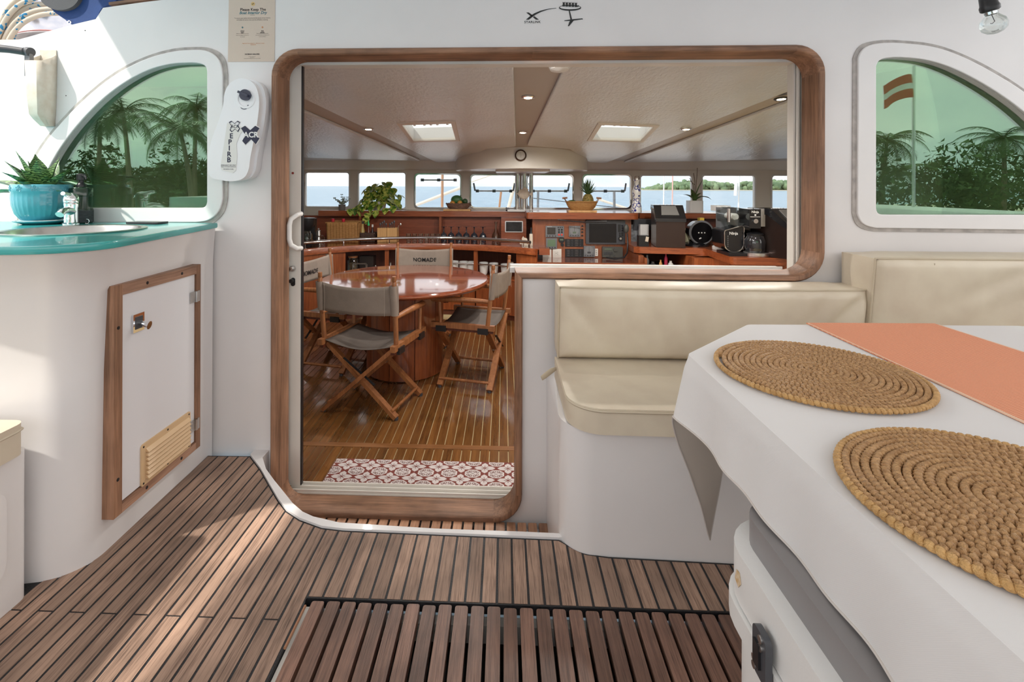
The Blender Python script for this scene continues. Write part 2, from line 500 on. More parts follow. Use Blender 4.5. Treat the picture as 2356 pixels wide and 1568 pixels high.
su_r = wxz([(1968, 490), (1980, 513), (2012, 524), (2550, 530), (2520, 400), (2450, 300), (2356, 217), (2270, 163), (2200, 128), (2150, 111), (2090, 102), (2010, 102), (1984, 112), (1970, 135)])
se_l = wxz([(525, 455), (525, 172), (516, 132), (490, 113), (440, 109), (388, 115), (326, 135), (265, 167), (199, 219), (133, 286), (87, 347), (54, 418), (40, 518), (455, 519), (490, 513), (515, 490)])
se_r = wxz([(1959, 490), (1972, 519), (2010, 532), (2560, 538), (2530, 398), (2457, 293), (2360, 210), (2274, 155), (2203, 121), (2153, 104), (2090, 95), (2008, 95), (1977, 106), (1961, 135)])
gl_l, gl_r, su_l, su_r, se_l, se_r = (smooth(q, 4, w_) for q, w_ in ((gl_l, 60), (gl_r, 60), (su_l, 75), (su_r, 75), (se_l, 75), (se_r, 75)))
outl = wxz([(237, 18), (220, 44), (165, 57), (0, 103)])
out_bh = [(-3.3, -.42), (3.5, -.42), (3.5, 2.36), (.4, 2.36), (-.9, 2.20)] + wxz([(440, -8), (330, 5)]) + outl + [(-3.3, 1.62)]
bulk = plate('wall_front', [out_bh, hole, gl_l, gl_r], .05, m_gel, M=at_y(0, YB + .05, 0))
tag(bulk, 'white gelcoat bulkhead between the cockpit and the saloon', kind='structure')

for nm, gl, su, se, lab in (('window_1', gl_l, su_l, se_l, 'green tinted quarter round window above the sink counter'), ('window_2', gl_r, su_r, se_r, 'green tinted quarter round window above the long bench')):
    w = empty(nm, (sum(p[0] for p in gl) / len(gl), YB, 1.0), lab, kind='structure')
    plate('moulding', [su, gl], .014, m_gelframe, w, at_y(0, YB - .0, 0), bev=.004)
    plate('sealant', [se, su], .005, m_seal, w, at_y(0, YB, 0))
    plate('pane', [[(a, b) for a, b in gl]], .006, m_greenglass, w, at_y(0, YB + .03, 0))

# ---- teak frame round the saloon opening, board by board
trim = empty('trim_1', (-.5, YB, -.27), 'weathered teak frame round the saloon door and window opening', kind='structure')
PROF = [(-.006, .0), (-.006, -.022), (.0, -.030), (.016, -.030), (.022, -.024), (.024, -.012), (.027, .04), (.027, .09), (.006, .09), (.006, .0)]
def frame_board(name, secs, mat):
    b = B(); k = len(PROF); vs = []
    for fn in secs:
        for n, y in PROF:
            x, z = fn(n); vs.append((x, YB + y, z))
    fs = []
    for i in range(len(secs) - 1):
        for j in range(k):
            q = (j + 1) % k
            fs.append((i * k + j, i * k + q, (i + 1) * k + q, (i + 1) * k + j))
    fs.append(tuple(range(k))); fs.append(tuple((len(secs) - 1) * k + j for j in range(k)))
    b._new(vs, fs)
    return b.obj(name, mat, trim, ang=50)
K = len(FR); ends = []
for i in range(K):
    p = Vector(FR[i][:2]); r = FR[i][2]
    a = (p - Vector(FR[i - 1][:2])).normalized(); b_ = (Vector(FR[(i + 1) % K][:2]) - p).normalized()
    na = Vector((a.y, -a.x)); nb = Vector((b_.y, -b_.x))
    if r > 0:
        r2 = r + .03
        c = p + (na + nb) * r2
        a0 = math.atan2(-na.y, -na.x); a1 = math.atan2(-nb.y, -nb.x)
        da = (a1 - a0 + PI) % (2 * PI) - PI
        secs = []
        for j in range(9):
            th = a0 + da * j / 8
            secs.append(lambda n, th=th, c=c, r2=r2: (c.x + (r2 - n) * math.cos(th), c.y + (r2 - n) * math.sin(th)))
        frame_board('corner_block', secs, m_teakx if i in (0, 1) else m_teakz)
        ends.append((secs[0], secs[-1]))
    else:
        fn = lambda n, p=p, na=na, nb=nb: tuple(p + (na + nb) * n)
        ends.append((fn, fn))
for i in range(K):
    j = (i + 1) % K
    horiz = abs(FR[i][1] - FR[j][1]) < .01
    f0, f1 = ends[i][1], ends[j][0]
    if i == 0:      # the head is two boards scarfed in the middle
        fm = lambda n, f0=f0, f1=f1: tuple((Vector(f0(n)) * .52 + Vector(f1(n)) * .48))
        frame_board('frame_board', [f0, fm], m_teakx); frame_board('frame_board', [fm, f1], m_teakx)
    else:
        frame_board('frame_board', [f0, f1], m_teakx if horiz else m_teakz)

# ---- tracks, sills and the edge of the sliding door
trk = empty('trim_2', (0, 2.33, 1.76), 'white aluminium door track and sill inside the teak frame', kind='structure')
B().box((.18, 2.345, 1.786), (2.34, .06, .035)).box((.18, 2.305, 1.779), (2.34, .008, .022)).obj('head_track', m_creamwhite, trk)
s = B()
for k in range(4): s.box((1.326 + .011 * k, 2.345 - .012 * (k % 2), 1.29), (.007, .05, .97))
s.box((1.36, 2.36, 1.29), (.06, .03, .97)).obj('jamb_channel', m_creamwhite, trk)
s = B().box((.65, 2.345, .818), (1.24, .055, .025)).box((.65, 2.315, .831), (1.24, .008, .010)).bevel(.003, 1)
s.obj('window_sill', m_creamwhite, trk)
B().box((.648, 2.30, .814), (1.24, .02, .024)).obj('sill_strip', m_white, trk)
s = B().box((-.46, 2.335, -.250), (1.10, .09, .02))
for k in range(3): s.box((-.46, 2.298 + .03 * k, -.236), (1.10, .006, .016))
s.obj('sill_track', m_creamwhite, trk)
B().box((.070, 2.335, .29), (.03, .05, 1.06)).obj('jamb_channel', m_creamwhite, trk)

door = empty('door_1', (-1.0, 2.335, -.2), 'cream edge of the white sliding saloon door', kind='structure')
B().box((-.999, 2.335, .775), (.066, .03, 2.00)).bevel(.004, 2).obj('stile', m_creamwhite, door)
B().box((-.963, 2.335, .775), (.006, .02, 2.00)).obj('rubber_seal', m_black, door)
B().box((-1.6, 2.338, 1.72), (1.14, .024, .09)).obj('top_rail', m_creamwhite, door)
B().box((-1.6, 2.338, -.15), (1.14, .024, .09)).obj('bottom_rail', m_creamwhite, door)
B().box((-2.2, 2.338, .785), (.09, .024, 1.96)).obj('stile', m_creamwhite, door)
B().box((-1.6, 2.338, .78), (1.14, .006, 1.78)).obj('pane', m_clear, door)
h0 = PY(672, 492, 2.30); h1 = PY(672, 572, 2.30)
hx = -.978
pts = [(hx + .012, 2.325, h0.z), (hx + .008, 2.285, h0.z - .004), (hx - .012, 2.268, h0.z - .022), (hx - .018, 2.264, h0.z - .05), (hx - .018, 2.264, h1.z + .05), (hx - .012, 2.268, h1.z + .022), (hx + .008, 2.285, h1.z + .004), (hx + .012, 2.325, h1.z)]
h = B().tube(pts, .0115, 12).obj('handle', m_white, door); h['label'] = 'chipped white grab handle'
z = PY(675, 617, 2.32).z
k = B().cyl((-1.001, 2.322, z), (-1.001, 2.306, z), .013, n=20).cyl((-1.005, 2.306, z), (-1.005, 2.296, z), .010, n=20).obj('lock_cylinder', m_steel, door)
B().box((-1.005, 2.2955, z), (.0025, .002, .008)).obj('keyhole', m_black, k)
z = PY(675, 648, 2.32).z
B().prism(rrect(-.010, -.020, .010, .020, .0099), 0, .004, at_y(-1.001, 2.32, z)).cyl((-1.004, 2.318, z + .007), (-1.004, 2.298, z + .007), .0095, n=16).obj('latch_knob', m_black, door)
z = PY(675, 398, 2.32).z
B().cyl((-1.004, 2.32, z), (-1.004, 2.317, z), .0055, n=12).obj('screw_cap', plain('rust red', (.25, .03, .02), .5), door)

# ---- cockpit deck
DK = [(-1.329, 2.154), (-1.124, 2.159), (-1.024, 2.055), (-.94, 1.955), (-.858, 1.859), (-.80, 1.80), (-.73, 1.754), (-.637, 1.717), (-.556, 1.707), (-.236, 1.701), (.189, 1.694), (.222, 1.665), (.267, 1.634), (.342, 1.622), (.724, 1.61), (2.6, 1.60)]
LF = [(-1.40, 1.300), (-1.395, 1.418), (-1.335, 1.462), (-1.318, 1.497), (-1.314, 1.533)]
LF = [(x, y + .05) for x, y in LF]
def yfront(x):
    if x <= -1.314:
        pts = LF[1:]
        if x <= pts[0][0]: return pts[0][1] - .03
    else: pts = DK
    for (x0, y0), (x1, y1) in zip(pts, pts[1:]):
        if x0 <= x <= x1: return y0 + (y1 - y0) * (x - x0) / max(1e-9, x1 - x0)
    return pts[-1][1]
PITCH = .0462; CW = .0074
X0 = PZ(1143, 1390, 0).x
HX0 = X0 + round((-.582 - X0) / PITCH) * PITCH; HY1 = 1.424     # corner of the slatted hatch
DY0 = -1.4                                   # deck runs aft under the camera
deck = empty('floor', (0, 1, 0), 'cockpit deck of weathered teak planks with black caulking', kind='structure')
base = [(-1.70, DY0), (HX0, DY0), (HX0, HY1 - .0), (2.6, HY1 - .0), (2.6, 1.60)] + [(x, y) for x, y in reversed(DK[:-1])] + [(-1.70, 2.154)]
B().prism(base, -.03, -.0014).obj('caulking', m_caulk, deck, smooth=False)
i0 = int(math.floor((-1.40 - X0) / PITCH)); i1 = int(math.ceil((1.9 - X0) / PITCH))
def plank(xa, xb, ya, fn=None, yb=None, par=deck, mat=m_teak, top=0.0, th=.012, name='plank'):
    ox, oy = (xa + xb) / 2, ya
    pts = [(xa - ox, 0), (xb - ox, 0)]
    if fn is None: pts += [(xb - ox, yb - oy), (xa - ox, yb - oy)]
    else:
        for q in (1, .8, .6, .4, .2, 0):
            xx = xa + (xb - xa) * q
            pts.append((xx - ox, fn(xx) - oy))
    b = B().prism(pts, -th, 0).bevel(.0012, 1, 60)
    o = b.obj(name, mat, None, smooth=False)
    o.location = (ox, oy, top); o.parent = par
    o.matrix_parent_inverse = wmat(par).inverted()
    return o
MARG = .0075
for i in range(i0, i1):
    xa = X0 + i * PITCH + CW / 2; xb = X0 + (i + 1) * PITCH - CW / 2
    xa = max(xa, -1.396)
    if xb - xa < .008: continue
    xm = (xa + xb) / 2
    fn = lambda x: yfront(x) - MARG
    if xb < -1.318 or xa > -1.31: pass
    else: fn = lambda x, f=max(xa, -1.3139): yfront(max(x, f)) - MARG
    ylo = DY0 if xm < HX0 else HY1 + .005
    if xm < -.585 and i % 2 == 0 and min(fn(xa), fn(xb)) > 1.39:
        plank(xa, xb, ylo, None, 1.348 - .0026); plank(xa, xb, 1.348 + .0026, fn)
    elif fn(xm) - ylo > .02: plank(xa, xb, ylo, fn)
# well under the hatch, slats over it
pit = empty('trim_3', (0, .8, -.07), 'slatted teak hatch cover set into the cockpit deck', kind='structure')
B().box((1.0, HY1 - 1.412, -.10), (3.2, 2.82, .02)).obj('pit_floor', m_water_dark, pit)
B().box((1.0, HY1 - .012, -.065), (3.17, .03, .05)).box((HX0 + .010, .0, -.055), (.012, 2.82, .08)).obj('pit_ledge', m_creamwhite, pit)
B().box((HX0 - .001, .0, -.012), (.006, 2.82, .022)).obj('hatch_seal', m_caulk, pit)
B().tube([(HX0 + .008, HY1 - .03, .001), (HX0 + .007, HY1 - .16, .001)], .004, 6).obj('hinge_rod', plain('rusty rod', (.35, .17, .09), .6), pit)
SP = .0462; sx0 = HX0 + .020
slat_me = B().prism(rrect(0, -1.38, .0365, 1.413, .006, 2), -.028, 0).bevel(.003, 2, 50).mesh('slat')
for k in range(47):
    o = bpy.data.objects.new('slat', slat_me); COL.objects.link(o)
    if k == 0: slat_me.materials.append(m_grate)
    o.location = (sx0 + k * SP, .004 + random.uniform(-.002, .002), -.002 + random.uniform(-.001, .001))
    o.parent = pit; o.matrix_parent_inverse = wmat(pit).inverted()

# kerb round the foot well in front of the door
kin = [PZ(a, b, .006) for a, b in [(604, 1052), (612, 1078), (631, 1104), (649, 1126), (673, 1156), (696, 1176), (720, 1187), (780, 1201), (1000, 1215), (1200, 1222), (1285, 1226)]]
kout = [(-1.124, 2.25), (-1.124, 2.159)] + DK[2:11]
kpoly = [(x, y + .001) for x, y in kout] + [(.215, 1.70)] + [(p.x, p.y) for p in reversed(kin)] + [(kin[0].x, 2.25)]
kerb = B().prism(kpoly, -.33, .006).bevel(.004, 2, 55).obj('trim_4', m_gel, None)
tag(kerb, 'white moulded kerb curving round the foot well at the door', kind='structure')
wf = B().prism([(-1.2, 2.3), (-1.2, 1.6), (.5, 1.6), (.5, 2.3)], -.36, -.315).obj('trim_5', m_gel)
tag(wf, 'white floor of the foot well in front of the door', kind='structure')
gz = -.272
gr = empty('well_grating', (-.2, 1.98, gz - .02), 'narrow warm teak grating in the foot well below the door', 'grating')
gm = B().prism(rrect(0, 0, .037, .42, .005, 2), -.024, 0).bevel(.003, 2, 50).mesh('slat'); gm.materials.append(m_grate2)
gx1 = PZ(1260, 1210, gz).x - .037
for k in range(24):
    o = bpy.data.objects.new('slat', gm); COL.objects.link(o)
    o.location = (gx1 - k * .0466, 1.755, gz); o.parent = gr; o.matrix_parent_inverse = wmat(gr).inverted()
B().box((-.37, 1.82, gz - .034), (1.12, .03, .018)).obj('batten', m_grate2, gr)
B().box((-.37, 2.12, gz - .034), (1.12, .03, .018)).obj('batten', m_grate2, gr)

# ---- moulded bench along the bulkhead (starboard)
def rounded_block(poly, z0, z1, bev, seg=4):
    return B().prism(poly, z0, z1).bevel(bev, seg, 50)
bp_ = rpoly([(.192, 2.198, 0), (.192, 1.632, .11), (.724, 1.612, 0), (2.7, 1.602, 0), (2.7, 2.198, 0)], 10)
bn = B().prism(bp_, -.33, .405)
top_e = [e for e in bn.bm.edges if all(v.co.z > .40 for v in e.verts) and any(abs(v.co.y - 2.2) > .01 for v in e.verts)]
bmesh.ops.bevel(bn.bm, geom=top_e, offset=.035, segments=4, profile=.5, affect='EDGES')
bench = tag(bn.obj('bulkhead_bench', m_gel), 'white moulded bench base along the bulkhead under cream cushions', 'bench')

# ---- port side: sink counter body, bench and coaming
CFX = -1.312
cb = rpoly([(-1.36, 2.185, 0), (CFX, 2.185, 0), (-1.300, 1.47, .13), (-1.62, 1.40, 0), (-2.9, 1.38, 0), (-2.9, 2.185, 0)], 12)
cb_top = rpoly([(-1.36, 2.185, 0), (-1.300, 2.185, 0), (-1.165, 1.335, .17), (-1.62, 1.27, 0), (-2.9, 1.25, 0), (-2.9, 2.185, 0)], 12)
b = B(); n = len(cb); vs = []
for zz, q in ((-.05, 0.0), (.25, .02), (.6, .06), (.86, .16), (.95, .60), (1.008, 1.0)):
    for (xa, ya), (xc, yc) in zip(cb, cb_top):
        vs.append((xa + (xc - xa) * q, ya + (yc - ya) * q, zz))
fs = [(i * n + j, i * n + (j + 1) % n, (i + 1) * n + (j + 1) % n, (i + 1) * n + j) for i in range(5) for j in range(n)]
fs += [tuple(range(n)), tuple(5 * n + j for j in range(n))]
b._new(vs, fs)
galley = empty('galley_counter', (-1.6, 1.8, 0), 'white moulded galley counter with a teak framed locker door', 'counter')
b.obj('body', m_gel, galley, ang=60)

m_roof, t, bs = nodes('white bimini canvas'); setin(bs, color=(.80, .78, .75), rough=.8)
trl = t.nodes.new('ShaderNodeBsdfTranslucent'); trl.inputs[0].default_value = (.80, .79, .79, 1); mxs = t.nodes.new('ShaderNodeMixShader'); mxs.inputs[0].default_value = .28
t.links.new(bs.outputs[0], mxs.inputs[1]); t.links.new(trl.outputs[0], mxs.inputs[2]); t.links.new(mxs.outputs[0], t.nodes['Material Output'].inputs['Surface'])
# hardtop roof and coamings that shade the cockpit
rf = B().prism([(-2.07, 2.32), (-2.65, -1.0), (-2.4, -1.3), (2.7, -1.3), (3.0, 2.32)], 2.36, 2.364).obj('ceiling', m_roof)
tag(rf, 'white canvas awning over the cockpit', kind='structure')
cl = B().prism(rpoly([(-2.25, DY0, 0), (-2.25, 1.2, .0), (-1.95, 1.2, .0), (-1.95, DY0, 0)]), -.3, 1.12).bevel(.04, 3).obj('wall_left', m_gel)
tag(cl, 'white port cockpit coaming', kind='structure')
cr = B().box((3.55, .3, .4), (1.7, 3.6, 1.2)).bevel(.04, 3).obj('wall_right', m_gel)
tag(cr, 'white starboard cockpit coaming', kind='structure')

# ================================================================== SALOON SHELL
sfl = empty('floor_saloon', (-.8, 4, SZ), 'varnished teak saloon sole with pale strips between planks', kind='structure')
sfl.name = 'floor_inner'
B().box((.4, 4.35, SZ - .02), (7.4, 4.1, .035)).obj('strip_bed', m_holly, sfl)
FP = .0507; fx0 = PZ(1169, 1023, SZ).x
me_a = B().box((0, 0, 0), (FP - .0042, .36, .006)).mesh('plank', smooth=False); me_a.materials.append(m_sfloor)
me_b = B().box((0, 0, 0), (FP - .0042, 2.60, .006)).mesh('plank', smooth=False); me_b.materials.append(m_sfloor)
for k in range(-58, 18):
    for me, y in ((me_a, 2.536), (me_b, 4.06)):
        o = bpy.data.objects.new('plank', me); COL.objects.link(o)
        o.location = (fx0 + (k + .5) * FP, y, SZ + .0005); o.parent = sfl; o.matrix_parent_inverse = wmat(sfl).inverted()
B().box((-.8, 2.738, SZ), (4.0, .042, .010)).obj('cross_strip', wood('cross strip teak', (.27, .115, .04), (.16, .06, .02), 'X', 28, .3, coat=.4), sfl)

# ceiling of the saloon: a sloping cream deckhead with padded vinyl panels let into it
CB = math.atan(.0925)
CM = Matrix(((1, 0, 0, 0), (0, math.cos(CB), math.sin(CB), 2.2), (0, -math.sin(CB), math.cos(CB), 1.87), (0, 0, 0, 1)))
CMI = CM.inverted()
def PCl(px, py):
    d = ray(px, py); t = (1.87 + .0925 * 2.2 - CH) / (d.z + .0925 * d.y)
    q = CMI @ (Vector((0, 0, CH)) + d * t)
    return (q.x, q.y)
hat_l = [PCl(*p) for p in ((914, 277), (1046, 272), (1057, 318), (946, 321))]
hat_r = [PCl(*p) for p in ((1377, 276), (1516, 282), (1479, 321), (1352, 318))]
def shrink(poly, f):
    c = Vector((sum(p[0] for p in poly) / len(poly), sum(p[1] for p in poly) / len(poly)))
    return [tuple(c + (Vector(p) - c) * f) for p in poly]
scl = empty('ceiling_inner', (.4, 4.2, 1.7), 'sloping cream saloon deckhead with embossed vinyl panels', kind='structure')
plate('deckhead', [[(-3.3, .1), (4.3, .1), (4.3, 4.12), (-3.3, 4.12)], shrink(hat_l, .93), shrink(hat_r, .93)], .04, plain('taupe deckhead', (.50, .455, .415), .45), scl, CM)
def panel(pts, holes=()):
    lp = [rpoly([(*PCl(a, b), r) if b > 100 else (PCl(a, b)[0], .2, r) for a, b, r in pts], 6)] + list(holes)
    plate('vinyl_panel', lp, .022, m_ceilvinyl, scl, CM @ Matrix.Translation((0, 0, -.022)), bev=.008)
panel([(300, 60, 0), (1183, 60, 0), (1187, 332, .04), (1120, 338, .05), (1062, 366, .05), (1005, 370, .06), (697, 219, 0)], [hat_l])
panel([(1334, 60, 0), (2400, 60, 0), (1821, 200, 0), (1394, 371, .06), (1355, 369, .05), (1310, 338, .06), (1212, 330, .05)], [hat_r])
panel([(560, 190, 0), (967, 366, .02), (697, 358, 0), (560, 352, 0)])
panel([(1434, 370, .02), (1960, 173, 0), (1960, 355, 0), (1630, 366, 0)])
# cove above the forward windows and window wall
cv = B().prism([(6.34, 1.41), (6.24, 1.405), (6.20, 1.43), (6.02, 1.535), (6.34, 1.535)], -3.3, 4.3, Matrix(((0, 0, 1, 0), (1, 0, 0, 0), (0, 1, 0, 0), (0, 0, 0, 1)))).obj('trim_6', m_cream)
tag(cv, 'cream cove above the forward saloon windows', kind='structure')
YW = 6.3
WN = [((702, 396), (804, 476)), ((824, 396), (934, 480)), ((955, 400), (1060, 478)), ((1083, 402), (1190, 478)), ((1213, 402), (1318, 479)), ((1341, 402), (1451, 479)), ((1473, 403), (1592, 487)), ((1615, 403), (1737, 489)), ((1775, 403), (1900, 491))]
loops = []
for (a, b), (c, d) in WN:
    p, q = PY(a, b, YW), PY(c, d, YW)
    loops.append(rrect(p.x, q.z, q.x, p.z, .05 if 900 < a < 1460 else .03, 5))
wwall = plate('wall_forward', [[(-3.3, .3), (4.3, .3), (4.3, 1.56), (-3.3, 1.56)]] + loops, .06, m_cream, M=at_y(0, YW + .06, 0))
wwall.name = 'wall_back'
tag(wwall, 'cream forward saloon wall with a row of windows', kind='structure')
WL = ['left end', 'behind the leafy plant', 'with a steel stay across its top', 'left of the mast post', 'right of the mast post', 'behind the pineapple', 'right of the blue and white bottle', 'right of the orchid', 'at the right end']
for k, lp in enumerate(loops):
    w = empty('window_%d' % (k + 3), (sum(p[0] for p in lp) / len(lp), YW, .9), 'saloon window ' + WL[k], kind='structure')
    c = Vector((sum(p[0] for p in lp) / len(lp), sum(p[1] for p in lp) / len(lp)))
    def grow(d): return [(p[0] + d * (1 if p[0] > c.x else -1), p[1] + d * (1 if p[1] > c.y else -1)) for p in lp]
    hatch = k in (2, 3, 4, 5)
    plate('rim', [grow(.010), grow(-.008)], .012, m_white if not hatch else m_chrome, w, at_y(0, YW, 0), bev=.003)
    plate('pane', [grow(.002)], .005, m_smokepane, w, at_y(0, YW + .03, 0))
    if hatch:
        x0, x1 = min(p[0] for p in lp), max(p[0] for p in lp); zt = max(p[1] for p in lp)
        zb = zt - (.075 if k == 2 else .205)
        B().cyl((x0 + .06, YW + .09, zb), (x1 - .06, YW + .09, zb), .011, n=10).obj('stay_bar', m_steel, w)
        for q in (x0 + .08, (x0 + x1) / 2, x1 - .08):
            B().cyl((q - .02, YW + .088, zb), (q + .02, YW + .088, zb), .02, n=10).obj('clamp', m_grey, w)
        if k > 2:
            for q, sgn in ((x0 + .05, 1), (x1 - .05, -1)):
                B().bar((q, YW + .10, zb), (q - sgn * .02, YW + .12, zb + .10), .016, .016).obj('stay_arm', m_dgrey, w)
for nm, x, lab in (('wall_port', -3.3, 'cream port side wall of the saloon'), ('wall_starboard', 4.3, 'cream starboard side wall of the saloon')):
    o = B().box((x, 4.3, .6), (.06, 4.15, 2.6)).obj(nm, m_cream)
    tag(o, lab, kind='structure')
# ceiling fairing round the mast foot
mc = PY(1198, 388, 6.15)
fa = []
for k in range(25):
    a = PI * k / 24
    fa.append((mc.x - .80 * math.cos(a), 6.26 - 1.16 * math.sin(a) ** .8))
f_ = B().prism(fa, 1.385, 1.66)
te = [e for e in f_.bm.edges if all(v.co.z < 1.39 for v in e.verts) and not all(abs(v.co.y - 6.26) < 1e-4 for v in e.verts)]
bmesh.ops.bevel(f_.bm, geom=te, offset=.03, segments=3, profile=.5, affect='EDGES')
tag(f_.obj('trim_7', m_cream), 'rounded cream fairing below the deckhead round the mast post', kind='structure')
tag(B().prism(rpoly([(mc.x - .30, 5.45, .04), (mc.x + .30, 5.45, .04), (mc.x + .30, 6.2, 0), (mc.x - .30, 6.2, 0)]), 1.362, 1.384).obj('trim_8', m_white), 'flat white light panel below the mast fairing', kind='structure')
# ================================================================== COCKPIT: SINK COUNTER
CZ = 1.03
m_turq = plain('turquoise laminate', (.055, .40, .385), .22, noise=.18, nscale=6, coat=.3)
sk = PZ(172, 531, CZ)
ring = lambda c, r, n=40: [(c[0] + r * math.cos(2 * PI * i / n), c[1] + r * math.sin(2 * PI * i / n)) for i in range(n)]
ct = rpoly([(-1.36, 2.182, 0), (-1.288, 2.182, 0), (-1.153, 1.322, .17), (-1.62, 1.255, 0), (-2.9, 1.24, 0), (-2.9, 2.182, 0)], 14)
ctop = plate('worktop', [ct, ring((sk.x, sk.y), .20)], .024, m_turq, M=Matrix.Translation((0, 0, CZ - .022)), bev=.006)
tag(ctop, 'turquoise laminate worktop round the oval sink', 'worktop')
prof = [(.222, 0), (.224, .004), (.214, .006), (.203, .003), (.196, -.012), (.180, -.09), (.14, -.13), (.03, -.135), (.03, -.145), (.15, -.14), (.19, -.095), (.204, -.006)]
sink = empty('sink', (sk.x, sk.y, CZ - .12), 'round stainless steel sink set into the turquoise worktop', 'sink')
B().lathe(prof, (sk.x, sk.y, CZ + .002), 48, caps=False).obj('basin', m_steel, sink)
B().lathe([(.028, 0), (.026, .003), (.004, .004), (0, .004)], (sk.x, sk.y, CZ - .134), 20).obj('drain', m_chrome, sink)
# mixer tap
fx, fy = PY(163, 500, 2.02).x, 2.02
tap = empty('mixer_tap', (fx, fy, CZ), 'short chrome mixer tap behind the sink', 'tap')
B().lathe([(.030, 0), (.030, .006), (.025, .010), (.0245, .070), (.027, .085), (.027, .092)], (fx, fy, CZ + .0025), 24).obj('body', m_chrome, tap)
B().tube([(fx + .008, fy - .005, CZ + .058), (fx + .022, fy - .045, CZ + .066), (fx + .032, fy - .078, CZ + .062), (fx + .036, fy - .092, CZ + .05)], [.017, .0155, .0145, .0145], 14).obj('spout', m_chrome, tap)
B().lathe([(.0275, 0), (.029, .010), (.027, .026), (.018, .037), (.006, .041), (0, .042)], (fx, fy, CZ + .096), 24).tube([(fx, fy, CZ + .122), (fx + .012, fy - .04, CZ + .132), (fx + .02, fy - .06, CZ + .135)], [.013, .010, .008], 10).obj('lever', m_chrome, tap)
B().lathe([(.006, 0), (.006, .003), (0, .003)], (fx + .012, fy - .0235, CZ + .03), 10, Matrix.Rotation(R(90), 4, 'X')).obj('badge', m_white, tap)
# small ring of the plug chain
pr = PZ(200, 515, CZ)
o = B().tube([(pr.x + .010 * math.cos(a), pr.y, CZ + .012 + .010 * math.sin(a)) for a in [2 * PI * k / 14 for k in range(14)]], .0012, 6, closed=True).obj('plug_ring', m_chrome)
tag(o, 'tiny steel ring standing on the worktop behind the sink', 'ring')
# planter
px_, py_ = PY(97, 470, 2.06).x, 2.06
m_pot = plain('turquoise glazed ceramic', (.10, .38, .47), .16, noise=.12, nscale=12, coat=.6)
pot = empty('flower_pot', (px_, py_, CZ), 'turquoise glazed pot with embossed flowers beside the soap dispenser', 'pot')
b = B(); NP = 96
prof = [(.0, .012), (.066, .012), (.072, .016), (.086, .040), (.096, .075), (.099, .105), (.100, .130), (.104, .134), (.104, .160), (.100, .164), (.095, .158), (.093, .120), (0, .115)]
def potpt(i, j):
    r, z = prof[j]; a = 2 * PI * i / NP
    if 3 <= j <= 6: r += .0028 * abs(math.sin(a * 16)) ** .7 * (1 if j < 6 else .3)
    return (px_ + r * math.cos(a), py_ + r * math.sin(a), CZ + .008 + z)
vs = [potpt(i, j) for j in range(len(prof)) for i in range(NP)]
fs = [(j * NP + i, j * NP + (i + 1) % NP, (j + 1) * NP + (i + 1) % NP, (j + 1) * NP + i) for j in range(len(prof) - 1) for i in range(NP)]
b._new(vs, fs); b.obj('bowl', m_pot, pot, ang=60)
for k in range(12):                                            # embossed blossoms
    a0 = 2 * PI * k / 12; bb_ = B()
    for q in range(5):
        th = 2 * PI * q / 5 + .3; loop = []
        for s_ in range(10):
            u = 2 * PI * s_ / 10
            lx = .0080 * math.cos(th) + .0052 * math.cos(u) * math.cos(th) - .0032 * math.sin(u) * math.sin(th)
            lz = .0080 * math.sin(th) + .0052 * math.cos(u) * math.sin(th) + .0032 * math.sin(u) * math.cos(th)
            a = a0 + lx / .1045
            loop.append((px_ + .1047 * math.cos(a), py_ + .1047 * math.sin(a), CZ + .155 + lz))
        bb_.tube(loop, .0010, 5, closed=True)
    bb_.ball((px_ + .1047 * math.cos(a0), py_ + .1047 * math.sin(a0), CZ + .155), .002, 6, 4)
    bb_.obj('embossed_flower', m_pot, pot)
B().lathe([(.0, .108), (.092, .110), (.092, .118), (0, .124)], (px_, py_, CZ + .008), 24).obj('soil', plain('potting soil', (.035, .022, .015), .95, bump=.8, bscale=120), pot)
o = B().lathe([(0, 0), (.062, 0), (.072, .004), (.094, .012), (.096, .016), (.090, .015), (.070, .009), (0, .008)], (px_, py_, CZ + .002), 40).obj('saucer', m_pot)
tag(o, 'turquoise saucer under the embossed flower pot', 'saucer')
# snake plant
m_leaf, t, bs = nodes('banded snake plant leaf')
L = t.links.new
tc = t.nodes.new('ShaderNodeTexCoord'); wv = t.nodes.new('ShaderNodeTexWave'); wv.inputs['Scale'].default_value = 32; wv.inputs['Distortion'].default_value = 14; wv.inputs['Detail'].default_value = 3; wv.bands_direction = 'Z'
cr_ = t.nodes.new('ShaderNodeValToRGB'); cr_.color_ramp.elements[0].color = (.018, .06, .016, 1); cr_.color_ramp.elements[0].position = .25
cr_.color_ramp.elements[1].color = (.17, .30, .10, 1); cr_.color_ramp.elements[1].position = .85
L(tc.outputs['Object'], wv.inputs['Vector']); L(wv.outputs[0], cr_.inputs[0]); L(cr_.outputs[0], bs.inputs['Base Color']); setin(bs, rough=.35)
m_leafy = plain('yellow tinged leaf', (.42, .40, .08), .45, noise=.4, nscale=20, dark=(.16, .26, .05))
plant = empty('snake_plant', (px_, py_, CZ + .12), 'dwarf snake plant with banded dark green leaves in the turquoise pot', 'plant')
